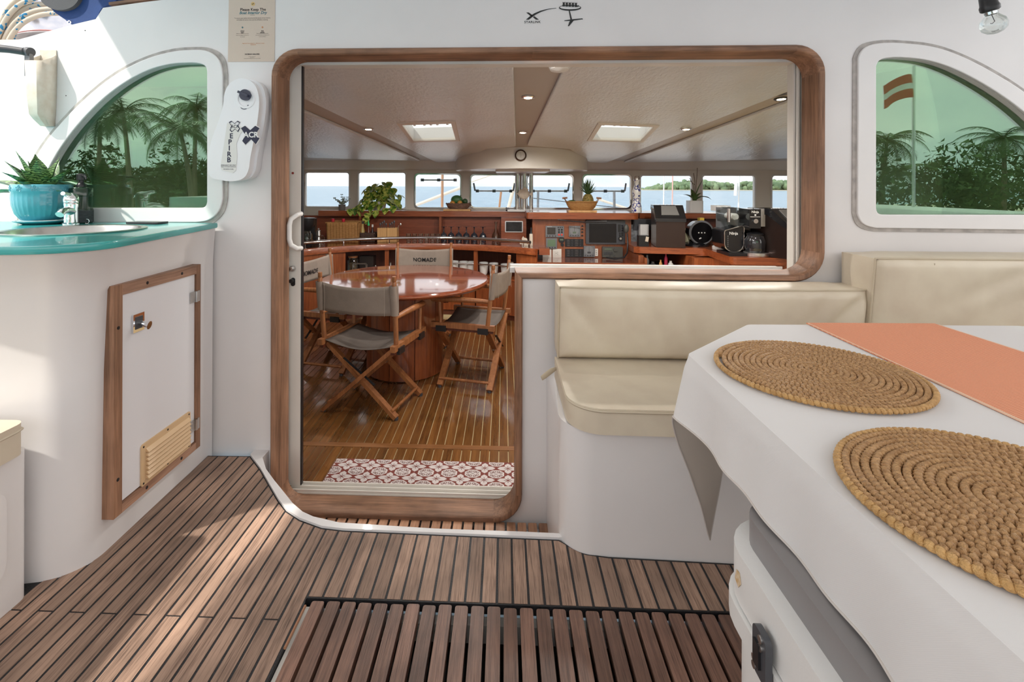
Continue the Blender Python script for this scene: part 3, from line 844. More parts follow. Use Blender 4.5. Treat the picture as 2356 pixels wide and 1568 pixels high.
def leaf(base, az, lean, length, width, mat, curl=.3, fold=.25, name='leaf', par=None, n=9, tip=1.0):
    b = B(); pts = []
    ca, sa = math.cos(az), math.sin(az)
    ang = lean; p = Vector(base); out = Vector((ca, sa, 0)); side = Vector((-sa, ca, 0))
    rows = []
    for i in range(n + 1):
        u = i / n
        w = width * (math.sin(PI * min(1, (u * .86 + .14))) ** .75) * (1 - u ** 6 * tip) if u < 1 else .0004
        d = out * math.sin(ang) + Vector((0, 0, 1)) * math.cos(ang)
        nrm = side.cross(d)
        rows.append([p + side * (-w / 2) - nrm * (w * fold), p + side * (-w / 4) - nrm * (w * fold * .35), p.copy(), p + side * (w / 4) - nrm * (w * fold * .35), p + side * (w / 2) - nrm * (w * fold)])
        p = p + d * (length / n); ang += curl / n
    vs = [v for r in rows for v in r]
    fs = [(i * 5 + j, i * 5 + j + 1, (i + 1) * 5 + j + 1, (i + 1) * 5 + j) for i in range(n) for j in range(4)]
    b._new(vs, fs)
    return b.obj(name, mat, par, ang=80, fix=False)
LV = [(180, 1.25, .20, .060, .35), (185, 1.45, .17, .05, .5), (165, .95, .16, .030, .6), (210, .55, .15, .055, .2), (150, .25, .16, .055, .1), (60, .2, .15, .055, .1), (300, .35, .14, .052, .2), (20, .55, .14, .05, .3), (340, .85, .15, .034, .4),
      (250, .75, .13, .045, .4), (280, 1.0, .11, .045, .3), (230, .30, .17, .05, .1), (100, .45, .15, .05, .2), (320, .6, .10, .04, .4), (265, .45, .115, .05, .3), (200, .15, .13, .05, .1)]
for az, ln, le, wi, cu in LV:
    leaf((px_ + .025 * math.cos(R(az)), py_ + .018 * math.sin(R(az)), CZ + .118), R(az), ln * .9, le * 1.22, wi * 1.5, m_leaf, cu, .22, par=plant)
leaf((px_ + .03, py_ - .02, CZ + .12), R(-10), 1.1, .10, .022, m_leafy, .5, .2, par=plant)
leaf((px_ + .01, py_ - .03, CZ + .12), R(-40), .8, .08, .03, m_leafy, .5, .2, par=plant)
# soap dispenser
sx, sy = PY(187, 480, 2.11).x, 2.11
soap = empty('soap_dispenser', (sx, sy, CZ), 'dark green pump soap dispenser behind the chrome tap', 'dispenser')
B().lathe([(0, 0), (.040, 0), (.043, .004), (.043, .060), (.041, .062), (.041, .118), (.043, .120), (.043, .150), (.040, .154), (.020, .157), (.016, .160)], (sx, sy, CZ + .003), 28).obj('bottle', plain('dark bottle glass', (.012, .035, .018), .12, coat=.4), soap)
B().lathe([(.0436, .004), (.0436, .056)], (sx, sy, CZ + .003), 28, caps=False).obj('label_band', plain('charcoal label', (.05, .055, .06), .7, noise=.5, nscale=40, stretch=(1, 1, 6)), soap)
B().lathe([(.018, 0), (.019, .006), (.013, .018), (.010, .020), (.010, .030), (.017, .032), (.017, .056), (.012, .060), (0, .060)], (sx, sy, CZ + .160), 18).tube([(sx, sy, CZ + .208), (sx + .03, sy - .02, CZ + .210), (sx + .046, sy - .03, CZ + .204), (sx + .052, sy - .034, CZ + .194)], [.006, .005, .004, .003], 8).obj('pump', m_black, soap)
# dark flat phone lying at the counter end
ph = PZ(381, 511, CZ)
o = B().prism(rrect(-.075, -.036, .075, .036, .010), 0, .008, Matrix.Translation((ph.x, min(ph.y, 2.10), CZ + .003)) @ Matrix.Rotation(R(-4), 4, 'Z')).bevel(.002, 2).obj('phone', m_black)
tag(o, 'thin black phone lying at the far end of the turquoise worktop', 'phone')

# ---- locker door in the counter face
FXD = -1.262
def at_x(x, y, z): return Matrix(((0, 0, 1, x), (1, 0, 0, y), (0, 1, 0, z), (0, 0, 0, 1)))
def PXs(px, py, x=FXD):
    d = ray(px, py); t_ = x / d.x
    return Vector((x, d.y * t_, CH + d.z * t_))
dy0, dy1 = PXs(262, 900).y, PXs(461, 900).y
dz0, dz1 = .115, .872
lk = galley
fw = .036
def fbox(y0, z0, y1, z1, mat, name='frame_board', d=.055, x=FXD, bv=.004):
    return B().box((x - d / 2, (y0 + y1) / 2, (z0 + z1) / 2), (d, y1 - y0, z1 - z0)).bevel(bv, 2).obj(name, mat, lk)
m_teaky = wood('weathered teak side', (.44, .25, .165), (.17, .085, .05), 'Y', 30, .55, vary=.10, bump=.25)
fbox(dy0, dz0, dy0 + fw, dz1, m_teakz, d=.085); fbox(dy1 - fw * .8, dz0, dy1, dz1, m_teakz)
fbox(dy0 + fw, dz1 - fw, dy1 - fw * .8, dz1, m_teaky); fbox(dy0 + fw, dz0, dy1 - fw * .8, dz0 + fw * .8, m_teaky)
B().box((FXD - .085, (dy0 + dy1) / 2, (dz0 + dz1) / 2), (.05, dy1 - dy0 + .012, dz1 - dz0 + .012)).bevel(.008, 2).obj('sealant_bead', m_seal, lk)
pn = B().box((FXD - .016, (dy0 + dy1) / 2 + .003, (dz0 + dz1) / 2), (.02, dy1 - dy0 - fw * 1.95, dz1 - dz0 - fw * 1.95)).bevel(.002, 1).obj('door_panel', plain('white door panel', (.74, .73, .75), .25), lk)
PX_ = FXD - .006
for (yy, zz) in ((dy0 + fw * .5, dz1 - .14), (dy0 + fw * .5, dz0 + .12), (dy0 + .15, dz1 - fw * .5), (dy1 - .12, dz1 - fw * .5), (dy0 + .15, dz0 + fw * .4), (dy1 - .12, dz0 + fw * .4)):
    B().cyl((FXD - .002, yy, zz), (FXD + .0008, yy, zz), .006, n=10).obj('screw_plug', m_black, lk)
lt = PXs(316, 741, PX_)
B().box((PX_ + .003, lt.y, lt.z), (.006, .052, .062)).bevel(.002, 2).obj('latch_plate', m_chrome, pn)
B().box((PX_ + .0055, lt.y, lt.z), (.004, .034, .042)).obj('latch_recess', m_dgrey, pn)
B().tube([(PX_ + .004, lt.y + .002, lt.z - .002), (PX_ + .025, lt.y + .002, lt.z - .006), (PX_ + .042, lt.y + .002, lt.z - .010)], [.009, .010, .015], 10, sx=.8).obj('latch_knob', m_chrome, pn)
for zz in (PXs(447, 682, PX_).z, PXs(455, 970, PX_).z):
    yy = dy1 - fw * .8
    hg = B().box((PX_ + .003, yy - .018, zz), (.004, .032, .044)).bevel(.0015, 1).cyl((PX_ + .008, yy, zz - .022), (PX_ + .008, yy, zz + .022), .005, n=10).box((PX_ + .007, yy + .010, zz), (.004, .018, .044))
    for q in (-.012, .012): hg.cyl((PX_ + .005, yy - .022, zz + q), (PX_ + .0066, yy - .022, zz + q), .0035, n=8)
    hg.obj('hinge', m_steel, pn)
# louvred vent
m_ventp = plain('tan plastic', (.64, .44, .25), .45)
vy0, vy1, vz0, vz1 = 1.684, 1.955, .142, .290
vent = B().prism(rrect(vy0, vz0, vy1, vz1, .010), 0, .005, at_x(PX_, 0, 0)).bevel(.0015, 1).obj('vent', m_ventp, lk); vent['label'] = 'tan plastic louvred vent'
for k in range(7):
    zz = vz0 + .022 + k * .0155
    q = [(.0, 0), (.011, -.007), (.011, -.009), (0, .006)]
    b = B()
    vs = [(PX_ + .004 + a, y, zz + c + .004) for y in (vy0 + .022, vy1 - .012) for a, c in ((0, -.003), (.012, -.006), (.0125, -.004), (0, .009))]
    b._new(vs, [(0, 1, 2, 3), (4, 5, 6, 7), (0, 1, 5, 4), (1, 2, 6, 5), (2, 3, 7, 6), (3, 0, 4, 7)])
    b.obj('slat', m_ventp, vent, smooth=False)
for yy in (vy0 + .010, (vy0 + vy1) / 2, vy1 - .010):
    for zz in (vz0 + .010, vz1 - .010):
        B().cyl((PX_ + .004, yy, zz), (PX_ + .0062, yy, zz), .0035, n=8).obj('screw', m_black, vent)
# stains of old sealant on the moulding
m_smear = plain('tan sealant smear', (.50, .42, .34), .8, noise=.3, nscale=60)

# ---- port bench
pb = B().prism(rpoly([(-1.93, DY0, 0), (-1.39, DY0, 0), (-1.39, 1.405, .03), (-1.93, 1.405, 0)], 5), -.05, .43).bevel(.025, 3, 50).obj('port_bench', m_gel)
pb.name = 'side_bench'
tag(pb, 'white moulded side bench at the left edge with a locker lid', 'bench')
B().prism(rrect(.62, .10, 1.33, .36, .05, 6), 0, .008, at_x(-1.391, 0, 0)).bevel(.004, 2).obj('locker_lid', m_gel, pb)
pc = B().prism(rpoly([(-1.90, DY0, 0), (-1.365, DY0, 0), (-1.365, 1.37, .03), (-1.90, 1.37, .03)], 5), .436, .525).bevel(.022, 4, 50).obj('bench_cushion', m_vinyl)
tag(pc, 'cream vinyl cushion corner on the side bench at the left edge', 'cushion')
B().tube([(-1.368, DY0 + .02, .505), (-1.366, 1.34, .505), (-1.372, 1.362, .505), (-1.40, 1.372, .505), (-1.88, 1.372, .505)], .004, 6).obj('piping', m_piping, pc)

# ================================================================== ON THE BULKHEAD
wx = lambda px, py=300: PY(px, py, YB).x
wz = lambda py, px=600: PY(px, py, YB).z
# winch handle pocket
m_pocket = plain('aged cream plastic', (.74, .68, .58), .5, noise=.2, nscale=30, dark=(.66, .57, .46))
hx0, hx1 = wx(94, 200), wx(131, 200)
zt0, zt1, zb0 = wz(150, 80), wz(126, 110), wz(297, 100)
pk = empty('winch_handle_pocket', ((hx0 + hx1) / 2, YB - .04, zb0), 'stained cream plastic winch handle pocket on the bulkhead', 'holder')
def pocket_sec(z, p, w0, w1, front_drop=0):
    return [(w0, YB - .001, z + front_drop), (w0, YB - p + .01, z), (w0 + .010, YB - p, z), (w1 - .016, YB - p, z), (w1 - .004, YB - p + .014, z + .003), (w1, YB - .03, z + front_drop * .55), (w1, YB - .001, z + front_drop)]
secs = [pocket_sec(zb0 + .012, .035, hx0 + .022, hx1 - .006), pocket_sec(zb0 + .04, .060, hx0 + .012, hx1 - .006), pocket_sec(zb0 + .06, .075, hx0 + .008, hx1 - .004), pocket_sec((zb0 + zt0) / 2, .082, hx0 + .003, hx1), pocket_sec(zt0, .088, hx0, hx1 + .002, zt1 - zt0)]
b = B(); k = 7; vs = [v for s_ in secs for v in s_]
b._new(vs, [(i * k + j, i * k + j + 1, (i + 1) * k + j + 1, (i + 1) * k + j) for i in range(4) for j in range(k - 1)] + [tuple(range(k))])
o = b.obj('shell', m_pocket, pk, ang=35)
md = o.modifiers.new('wall', 'SOLIDIFY'); md.thickness = .004; md.offset = -1
B().box(((hx0 + hx1) / 2, YB - .003, (zt0 + zt1) / 2 - .01), (hx1 - hx0, .004, zt1 - zt0 + .06)).obj('back_plate', m_pocket, pk)
B().cyl((hx1 - .035, YB - .004, zt0 + .002), (hx1 - .035, YB - .009, zt0 + .002), .008, n=10).obj('screw', m_steel, pk)
m_handle = plain('dark grey rubber', (.05, .05, .055), .45)
wh = empty('winch_crank', (hx0 + .03, YB - .06, zt0 - .05), 'black and steel winch handle standing in the cream pocket', 'handle')
hp = PY(68, 128, YB - .06)
B().box((hp.x, YB - .062, zt0 - .015), (.024, .02, .10)).bevel(.004, 2).obj('arm', m_grey, wh)
B().cyl((hp.x - .008, YB - .062, hp.z + .018), (hp.x + .012, YB - .066, hp.z + .014), .020, n=18).obj('hub', m_dgrey, wh)
B().tube([(hp.x - .004, YB - .066, hp.z + .014), (hp.x - .016, YB - .070, hp.z + .016), (hp.x - .018, YB - .07, hp.z + .016), (hp.x - .07, YB - .085, hp.z + .022), (hp.x - .12, YB - .10, hp.z + .024), (hp.x - .16, YB - .11, hp.z + .026)], [.014, .018, .0165, .0165, .018, .015], 16).obj('grip', m_handle, wh)

# distress beacon
m_bea = plain('white beacon shell', (.84, .84, .86), .3, coat=.2)
m_navy = plain('navy ink', (.012, .014, .045), .5)
bo = smooth(wxz([(503, 385), (511, 330), (527, 285), (538, 248), (541, 222), (553, 200), (573, 190), (593, 192), (609, 206), (617, 232), (615, 275), (607, 320), (598, 365), (593, 395), (583, 410), (560, 417), (530, 414), (510, 407)]), 4, 70)
cxm = sum(p[0] for p in bo) / len(bo); czm = sum(p[1] for p in bo) / len(bo)
bea = empty('distress_beacon', (cxm, YB - .05, wz(417)), 'white emergency beacon case on the bulkhead left of the door', 'beacon')
ob_ = B().prism([(x + .012, z + .004) for x, z in bo], 0, .045, at_y(0, YB - .001, 0)).bevel(.014, 4, 60).obj('back_shell', m_bea, bea)
fr_ = B().prism(bo, .046, .085, at_y(0, YB, 0)).bevel(.016, 5, 60).obj('front_shell', m_bea, bea)
YF = YB - .0855
kx, kz = PY(566, 219, YF).x, PY(566, 219, YF).z
dl = empty('x', (0, 0, 0)); bpy.data.objects.remove(dl)
B().lathe([(.044, 0), (.042, .003), (.033, .003), (.031, .0)], (kx - .002, YF + .001, kz - .016), 30, Matrix.Rotation(R(90), 4, 'X'), caps=False).obj('dial_recess', m_bea, bea)
kn = B().cyl((kx, YF + .002, kz), (kx, YF - .012, kz), .024, n=26).obj('dial', plain('slate blue plastic', (.035, .04, .075), .35), bea)
B().bar((kx - .024, YF - .018, kz + .012), (kx + .018, YF - .018, kz - .006), .010, .016, up=(0, 1, 0)).bevel(.002, 2).obj('dial_grip', MATS['slate blue plastic'], kn)
lbp = [PY(a, b_, YF) for a, b_ in [(523, 282), (543, 287), (560, 292), (564, 296), (553, 308), (544, 330), (546, 360), (543, 392), (536, 398), (510, 391), (508, 380), (516, 330)]]
lb = B().prism([(p.x, p.z) for p in lbp], 0, .0012, at_y(0, YF, 0)).obj('label_panel', plain('off white label', (.74, .73, .70), .5), bea)
tp = PY(527, 338, YF)
for ch, (a, c) in zip('EPIRB', ((532, 313), (529, 327), (527.5, 341), (527, 355), (526.5, 368))):
    q = PY(a, c, YF - .0016)
    text('letter', ch, .030, Matrix.Translation((0, 0, 0)) @ at_y(q.x, YF - .0014, q.z), m_navy, lb, off=.0008)
def emblem(cx_, cz_, s, name, mat, par, y, holes=False):
    c = .36
    pts = [(-1, .75), (-.55, 1.0), (0, .52), (.55, 1.0), (1, .75), (.62, .15), (1, -.35), (.62, -.95), (.1, -.42), (-.5, -1.0), (-.85, -.6), (-.5, 0)]
    pts = [(a * s, b_ * s) for a, b_ in pts]
    lp = [pts] + ([[(a * .86, b_ * .86) for a, b_ in pts]] if holes else [])
    return plate(name, lp, .0012, mat, par, at_y(cx_, y, cz_))
q = PY(576, 311, YF)
em = emblem(q.x, q.z, .044, 'sticker', m_white, bea, YF - .0002)
em2 = emblem(q.x, q.z, .041, 'emblem', m_navy, em, YF - .0012)
text('lettering', 'ACR', .033, at_y(q.x + .004, YF - .0028, q.z + .001), m_white, em, off=.0009)
q = PY(540, 291, YF)
emblem(q.x, q.z, .025, 'emblem', m_navy, lb, YF - .0014, True)
text('lettering', 'ACR', .019, at_y(q.x, YF - .0016, q.z), m_navy, lb, shear=.15)
for (tx, sz, c) in (('EMERGENCY USE ONLY', .0062, 380), ('PENALTY FOR UNAUTHORIZED USE', .004, 383.5), ('SEE INSTRUCTIONS', .005, 389)):
    q = PY(526, c, YF); text('lettering', tx, sz, at_y(q.x, YF - .0014, q.z), m_navy, lb)
q = PY(562, 247, YF)
B().tube([(q.x + .016 * math.cos(a), YF - .0008, q.z + .004 + .012 * math.sin(a)) for a in [PI + PI * k / 10 for k in range(11)]], .0011, 5).obj('arrow_mark', m_navy, bea)
B().box((q.x - .017, YF - .0008, q.z + .008), (.005, .002, .005)).obj('mark', m_navy, bea); B().box((q.x + .017, YF - .0008, q.z + .008), (.005, .002, .005)).obj('mark', m_navy, bea)

# paper notice
m_paper = plain('beige paper', (.66, .54, .45), .7, noise=.03, nscale=9)
m_ink = plain('dark brown ink', (.05, .035, .03), .7); m_teal = plain('teal ink', (.03, .16, .20), .7)
m_or = plain('orange ink', (.62, .26, .10), .7); m_gold = plain('gold ink', (.70, .48, .20), .7); m_inkl = plain('grey ink', (.25, .19, .16), .7)
nx0, nx1 = wx(527, 70), wx(632, 70); nz0, nz1 = wz(142, 580), wz(-14, 580)
nt_ = B().prism([(nx0 - .004, nz0), (nx1, nz0), (nx1 + .003, nz1), (nx0, nz1)], 0, .0012, at_y(0, YB - .0008, 0)).obj('paper_notice', m_paper)
tag(nt_, 'beige paper notice taped to the bulkhead above the beacon', 'notice')
YN = YB - .0022
ncx = (nx0 + nx1) / 2
def nl(tx, py, sz, mat, dx=0, **k): text('lettering', tx, sz, at_y(ncx + dx, YN, wz(py, 580)), mat, nt_, ext=.0001, **k)
nl('Please Keep The', 22.5, .0176, m_ink, .006, off=.0004); nl('Boat Interior Dry', 30, .0176, m_teal, .006, shear=.28, off=.0004)
B().box((ncx + .004, YN, wz(35.2, 580)), (.022, .0005, .0010)).obj('rule', m_ink, nt_)
nl('To ensure your safety and preserve the beauty of our interior,', 42, .0066, m_ink, .004); nl('we kindly ask you to rinse and dry off before entering.', 46, .0066, m_ink, .003)
B().cyl((ncx + .006, YN + .0003, wz(9.5, 580)), (ncx + .006, YN - .0004, wz(9.5, 580)), .009, n=20).obj('mark', m_gold, nt_)
for q in (-.003, .003): B().box((ncx + .006 + q, YN - .0005, wz(9.5, 580) + q * .3), (.003, .0004, .006)).obj('mark', m_ink, nt_)
for dx, a, c, mt in ((-.042, 'STAY', 'DRY', m_teal), (.050, 'NO', 'SAND', m_or)):
    B().prism([(0, .005), (.002, .001), (.006, 0), (.002, -.002), (0, -.006), (-.002, -.002), (-.006, 0), (-.002, .001)], 0, .0005, at_y(ncx + dx, YN, wz(63, 580))).obj('mark', mt, nt_)
    nl(a, 72, .0075, m_ink, dx, off=.0003); nl(c, 75.6, .0075, m_ink, dx, off=.0003)
for dx, ls in ((-.042, ('Please do not drip inside, the', 'floors are slippery and hard to', 'be cleaned')), (.050, ('Rinse your feet please. Sand', 'causes permanent damage to our', 'wood and fabrics'))):
    for k, l_ in enumerate(ls): nl(l_, 77.5 + k * 3.6, .0048, m_inkl, dx)
nl('PREVENT ACCIDENTS - PROTECT OUR', 100.2, .0058, m_or, .008); nl('INTERIOR', 103.3, .0058, m_or, .008)
nl('NOMAD SAILORS', 125, .0085, m_ink, .003, off=.0003)
for py, l_ in ((130.3, 'Luxury Catamaran'), (132.5, 'Sail with us'), (134.6, 'Thank you for keeping our boat dry and clean')): nl(l_, py, .0042, m_inkl, .003)

# satellite stickers over the door
m_st = plain('black vinyl', (.02, .022, .022), .5)
s0 = empty('logo_sticker', (wx(1225, 45), YB, wz(56, 1225)), 'small black crossed swoosh logo sticker above the saloon opening', 'sticker')
def wl(pts): return [(PY(a, b_, YB).x, PY(a, b_, YB).z) for a, b_ in pts]
plate('backing', [wl([(1208, 28), (1224, 38), (1243, 46), (1243, 56), (1207, 56), (1207, 46)])], .0006, m_gelframe, s0, at_y(0, YB - .0002, 0))
plate('stroke', [wl([(1211, 29), (1217, 29), (1226, 36), (1222, 38.5)])], .0008, m_st, s0, at_y(0, YB - .001, 0))
plate('stroke', [wl([(1226, 39.5), (1229.5, 37.5), (1240, 45.5), (1233, 45.5)])], .0008, m_st, s0, at_y(0, YB - .001, 0))
up = [(1210, 45.5), (1218, 38.5), (1229, 31), (1243, 25), (1260, 20.8), (1280, 18.5)]; lo = [(1280, 19.3), (1260, 22.3), (1245, 27.5), (1233, 33.5), (1224, 40), (1217, 45.5)]
plate('swoosh', [wl(up + lo)], .0008, m_st, s0, at_y(0, YB - .001, 0))
p = PY(1225, 51, YB); text('lettering', 'STARLINK', .0145, at_y(p.x, YB - .001, p.z), m_st, s0, space=1.12, off=.0003)
s1 = empty('dish_sticker', (wx(1312, 40), YB, wz(60, 1312)), 'black sticker of five sitting cats on a satellite dish above the opening', 'sticker')
el = lambda cx_, cy_, a, c, n=28: [(cx_ + a * math.cos(2 * PI * k / n), cy_ + c * math.sin(2 * PI * k / n)) for k in range(n)]
plate('dish_rim', [wl(el(1311.5, 18, 25.5, 7)), wl(el(1311.5, 17, 23.5, 4.6))], .0008, m_st, s1, at_y(0, YB - .001, 0))
plate('dish_pole', [wl([(1308.5, 25), (1311, 25), (1316, 44), (1312.5, 46)])], .0008, m_st, s1, at_y(0, YB - .001, 0))
plate('dish_foot', [wl([(1298, 48.5), (1299, 47), (1316, 44.5), (1340, 42.5), (1341, 45.5), (1339, 44.5), (1320, 47.5), (1309, 60.5), (1306.5, 60.5), (1310, 50), (1312, 48)])], .0008, m_st, s1, at_y(0, YB - .001, 0))
for k in range(5):
    cx_ = 1297 + 7 * k; cy_ = 8 + .35 * k
    pts = [(-2.9, 7), (-3.1, 4), (-1.8, 1.2), (-2.6, -.5), (-2.6, -3.6), (-1.3, -2.2), (1.3, -2.2), (2.6, -3.6), (2.6, -.5), (1.8, 1.2), (3.1, 4), (2.9, 7)]
    plate('cat_shape', [wl([(cx_ + a, cy_ + c) for a, c in pts])], .0008, m_st, s1, at_y(0, YB - .0012, 0))
B().tube([PY(a, c, YB - .0014) for a, c in ((1327, 14.5), (1330, 15.5), (1331.5, 13.5), (1330, 12))], .0014, 5).obj('tail_shape', m_st, s1)
# tiny screw holes in the gelcoat
for a, c in ((196, 70), (152, 220)):
    q = PY(a, c, YB); o = B().cyl((q.x, YB + .002, q.z), (q.x, YB - .0006, q.z), .0025, n=8).obj('screw_hole', m_black, bulk)

# light bulb under the hardtop
bq = PY(2280, 30, 1.75)
bl = empty('light_bulb', (bq.x, 1.75, bq.z), 'clear glass bulb hanging in a black socket at the top right', 'bulb')
ax = Matrix.Translation((bq.x, 1.75, bq.z)) @ Matrix.Rotation(R(-13), 4, 'Y')
B(ax).lathe([(.0, .09), (.008, .09), (.022, .06), (.024, .030), (.027, .022), (.026, .010), (.021, .006), (0, .006)], n=24).obj('socket', m_black, bl)
B(ax).lathe([(.018, .004), (.018, -.006), (.022, -.012), (.033, -.024), (.037, -.040), (.033, -.056), (.020, -.068), (.006, -.072), (0, -.072)], n=28).obj('glass_envelope', m_clear, bl)
B(ax).lathe([(.017, .004), (.017, -.005), (.015, -.006), (.015, .003)], n=20).obj('screw_collar', m_chrome, bl)
B(ax).tube([(0, 0, 0), (.004, 0, -.022), (.006, 0, -.030), (-.004, 0, -.036), (-.010, 0, -.034)], .0012, 5).obj('filament', m_dgrey, bl)
B(ax).tube([(0, 0, .085), (.002, 0, .2), (.0, 0, 2.365 - bq.z)], .004, 8).obj('cord', m_black, bl)
# ================================================================== COCKPIT SEATING
def cushion(name, poly, z0, z1, bev, label, cat='cushion', pipe=None):
    o = B().prism(poly, z0, z1).bevel(bev, 4, 40).obj(name, m_vinyl)
    tag(o, label, cat)
    return o
sp_ = rpoly([(.212, 2.07, 0), (.212, 1.592, .115), (.8, 1.585, 0), (2.68, 1.585, 0), (2.68, 2.07, 0)], 10)
sc_ = cushion('seat_pad', sp_, .409, .492, .016, 'cream vinyl seat cushion on the long bulkhead bench')
B().tube([(x, y - .002 if y < 2 else y, .484) for x, y in rpoly([(.214, 2.06, 0), (.214, 1.592, .115), (.8, 1.585, 0), (2.68, 1.585, 0)], 10)], .0042, 6).obj('piping', m_piping, sc_)
b = B(); b.tube([(.213, 2.0, .47), (.19, 1.99, .462), (.165, 1.972, .45), (.15, 1.962, .443)], [.006, .012, .012, .010], 8, sx=.25).obj('strap_tab', m_piping, sc_)
# backrest of the bench: leaning, softly creased
def backrest(name, x0, x1, yb, yt, yback, z0, z1, rad, label, creases, sag=0.0, nx=90, nz=26):
    def front(u, v):
        x = x0 + (x1 - x0) * u; z = z0 + (z1 - z0) * v
        y = yb + (yt - yb) * v
        # rounded outline
        ex = min(u * (x1 - x0), (1 - u) * (x1 - x0)); ez = min(v * (z1 - z0), (1 - v) * (z1 - z0))
        d = min(ex, ez)
        y += .022 * max(0, 1 - d / .03) ** 2
        y -= .012 * math.sin(PI * u) ** .5 * math.sin(PI * v) ** .6
        for (cu, cv, du, dv, w, a) in creases:
            px, pz = (u - cu) * (x1 - x0), (v - cv) * (z1 - z0)
            along = px * du + pz * dv; across = px * dv - pz * du
            y += a * math.exp(-(across / w) ** 2) * math.exp(-(along / .16) ** 2)
        z -= sag * math.sin(PI * u) * v
        return (x, y, z)
    b = B(); b.grid(front, nx, nz)
    def edge(u):
        pts = []
        return pts
    # top, sides and back close the body
    ring_ = [front(i / nx, 1) for i in range(nx + 1)]
    def topf(u, v):
        x, y, z = front(u, 1)
        return (x, y + (yback - y) * v, z + .012 * math.sin(PI * v) ** .5 * min(1, 12 * u, 12 * (1 - u)))
    b.grid(topf, nx, 6)
    for u in (0.0, 1.0):
        def sidef(a, v, u=u):
            x, y, z = front(u, v)
            return (x + (.008 * math.sin(PI * a) * min(1, 8 * v, 8 * (1 - v))) * (1 if u else -1), y + (yback - y) * a, z)
        b.grid(sidef, 5, nz)
    b.grid(lambda u, v: (x0 + (x1 - x0) * u, front(u, 0)[1] + (yback - front(u, 0)[1]) * v, z0), nx, 2)
    b.grid(lambda u, v: (x0 + (x1 - x0) * u, yback, z0 + (z1 - z0) * v - sag * math.sin(PI * u) * v), nx, 2)
    b.merge(2e-4)
    o = b.obj(name, m_vinyl, ang=50); tag(o, label, 'cushion')
    pp = [front(0, v / 12) for v in range(13)] + [front(u / 40, 1) for u in range(1, 41)] + [front(1, 1 - v / 12) for v in range(1, 13)]
    B().tube([(p[0], p[1] - .003, p[2]) for p in pp], .0040, 6).obj('piping', m_piping, o)
    return o
a0 = PY(1288, 660, 1.985).x; a1 = PY(2008, 660, 1.985).x
cre = [(.03, .85, .6, -.8, .018, .010), (.10, .6, .5, -.85, .03, .008), (.22, .6, .25, -.95, .03, .010), (.31, .65, .35, -.94, .025, .008), (.42, .6, .3, -.95, .03, .009), (.52, .55, .1, -.99, .03, .006), (.62, .6, -.2, -.98, .03, .007), (.73, .65, -.35, -.93, .03, .009), (.83, .7, -.5, -.85, .028, .010), (.95, .8, -.7, -.7, .02, .014), (.9, .5, -.6, -.8, .03, .01)]
backrest('back_pad', a0, a1, 2.03, 1.985, 2.165, .496, .795, .04, 'long cream vinyl backrest leaning on the bulkhead below the saloon window', cre, sag=.006).name = 'long_back_cushion'
c0 = PY(2020, 640, 1.96).x
o = backrest('back_pad', c0, 2.75, 2.00, 1.955, 2.165, .500, .925, .06, 'taller cream vinyl backrest at the right edge beside the long backrest', [(.35, .8, -.85, -.4, .03, .012), (.5, .75, -.9, -.35, .03, .012), (.3, .4, -.6, -.8, .05, .008), (.12, .85, .3, -.9, .03, .006)])
o.name = 'corner_back_cushion'
sxm = PY(2160, 640, 1.94).x
B().tube([(sxm, 1.958 + .045 * (1 - v), .51 + .40 * v) for v in [k / 10 for k in range(11)]], .0016, 5).obj('seam', m_piping, o)

# ================================================================== COCKPIT TABLE
TZ = .786
TO = [(.455, .12), (.455, 1.245), (.735, 1.522), (1.55, 1.548), (1.83, 1.27), (1.83, .12), (1.55, -.15), (.735, -.15)]
tb = empty('cockpit_table', (1.14, .7, 0), 'cockpit table hidden under the white tablecloth', 'table')
B().prism(rpoly([(x, y, .03) for x, y in shrink(TO, .985)], 4), TZ - .035, TZ - .003).obj('table_top', m_white, tb)
B().cyl((1.2, .75, .0), (1.2, .75, TZ - .036), .06, n=24).obj('pedestal', m_alu, tb)
B().lathe([(.0, 0), (.17, 0), (.17, .012), (.07, .03), (.06, .04)], (1.2, .75, .001), 28).obj('foot', m_alu, tb)
# cloth
m_cloth, t, bs = nodes('white ribbed tablecloth'); L = t.links.new
setin(bs, color=(.84, .82, .81), rough=.85)
tc = t.nodes.new('ShaderNodeTexCoord')
wv = t.nodes.new('ShaderNodeTexWave'); wv.inputs['Scale'].default_value = 260; wv.bands_direction = 'DIAGONAL'
bp = t.nodes.new('ShaderNodeBump'); bp.inputs['Strength'].default_value = .12; bp.inputs['Distance'].default_value = .002
L(tc.outputs['Object'], wv.inputs['Vector']); L(wv.outputs[0], bp.inputs['Height']); L(bp.outputs[0], bs.inputs['Normal'])
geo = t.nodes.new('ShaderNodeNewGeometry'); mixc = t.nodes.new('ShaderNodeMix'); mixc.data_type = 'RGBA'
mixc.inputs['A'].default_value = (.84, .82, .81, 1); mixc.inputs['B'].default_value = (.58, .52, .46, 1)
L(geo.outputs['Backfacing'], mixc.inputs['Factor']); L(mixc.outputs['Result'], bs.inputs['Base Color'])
trl = t.nodes.new('ShaderNodeBsdfTranslucent'); trl.inputs[0].default_value = (.72, .66, .60, 1); mxs = t.nodes.new('ShaderNodeMixShader'); mxs.inputs[0].default_value = .15
L(bs.outputs[0], mxs.inputs[1]); L(trl.outputs[0], mxs.inputs[2]); L(mxs.outputs[0], t.nodes['Material Output'].inputs['Surface'])
per = []                                     # dense perimeter, anticlockwise seen from above reversed
TP = rpoly([(x, y, .035) for x, y in TO], 5)
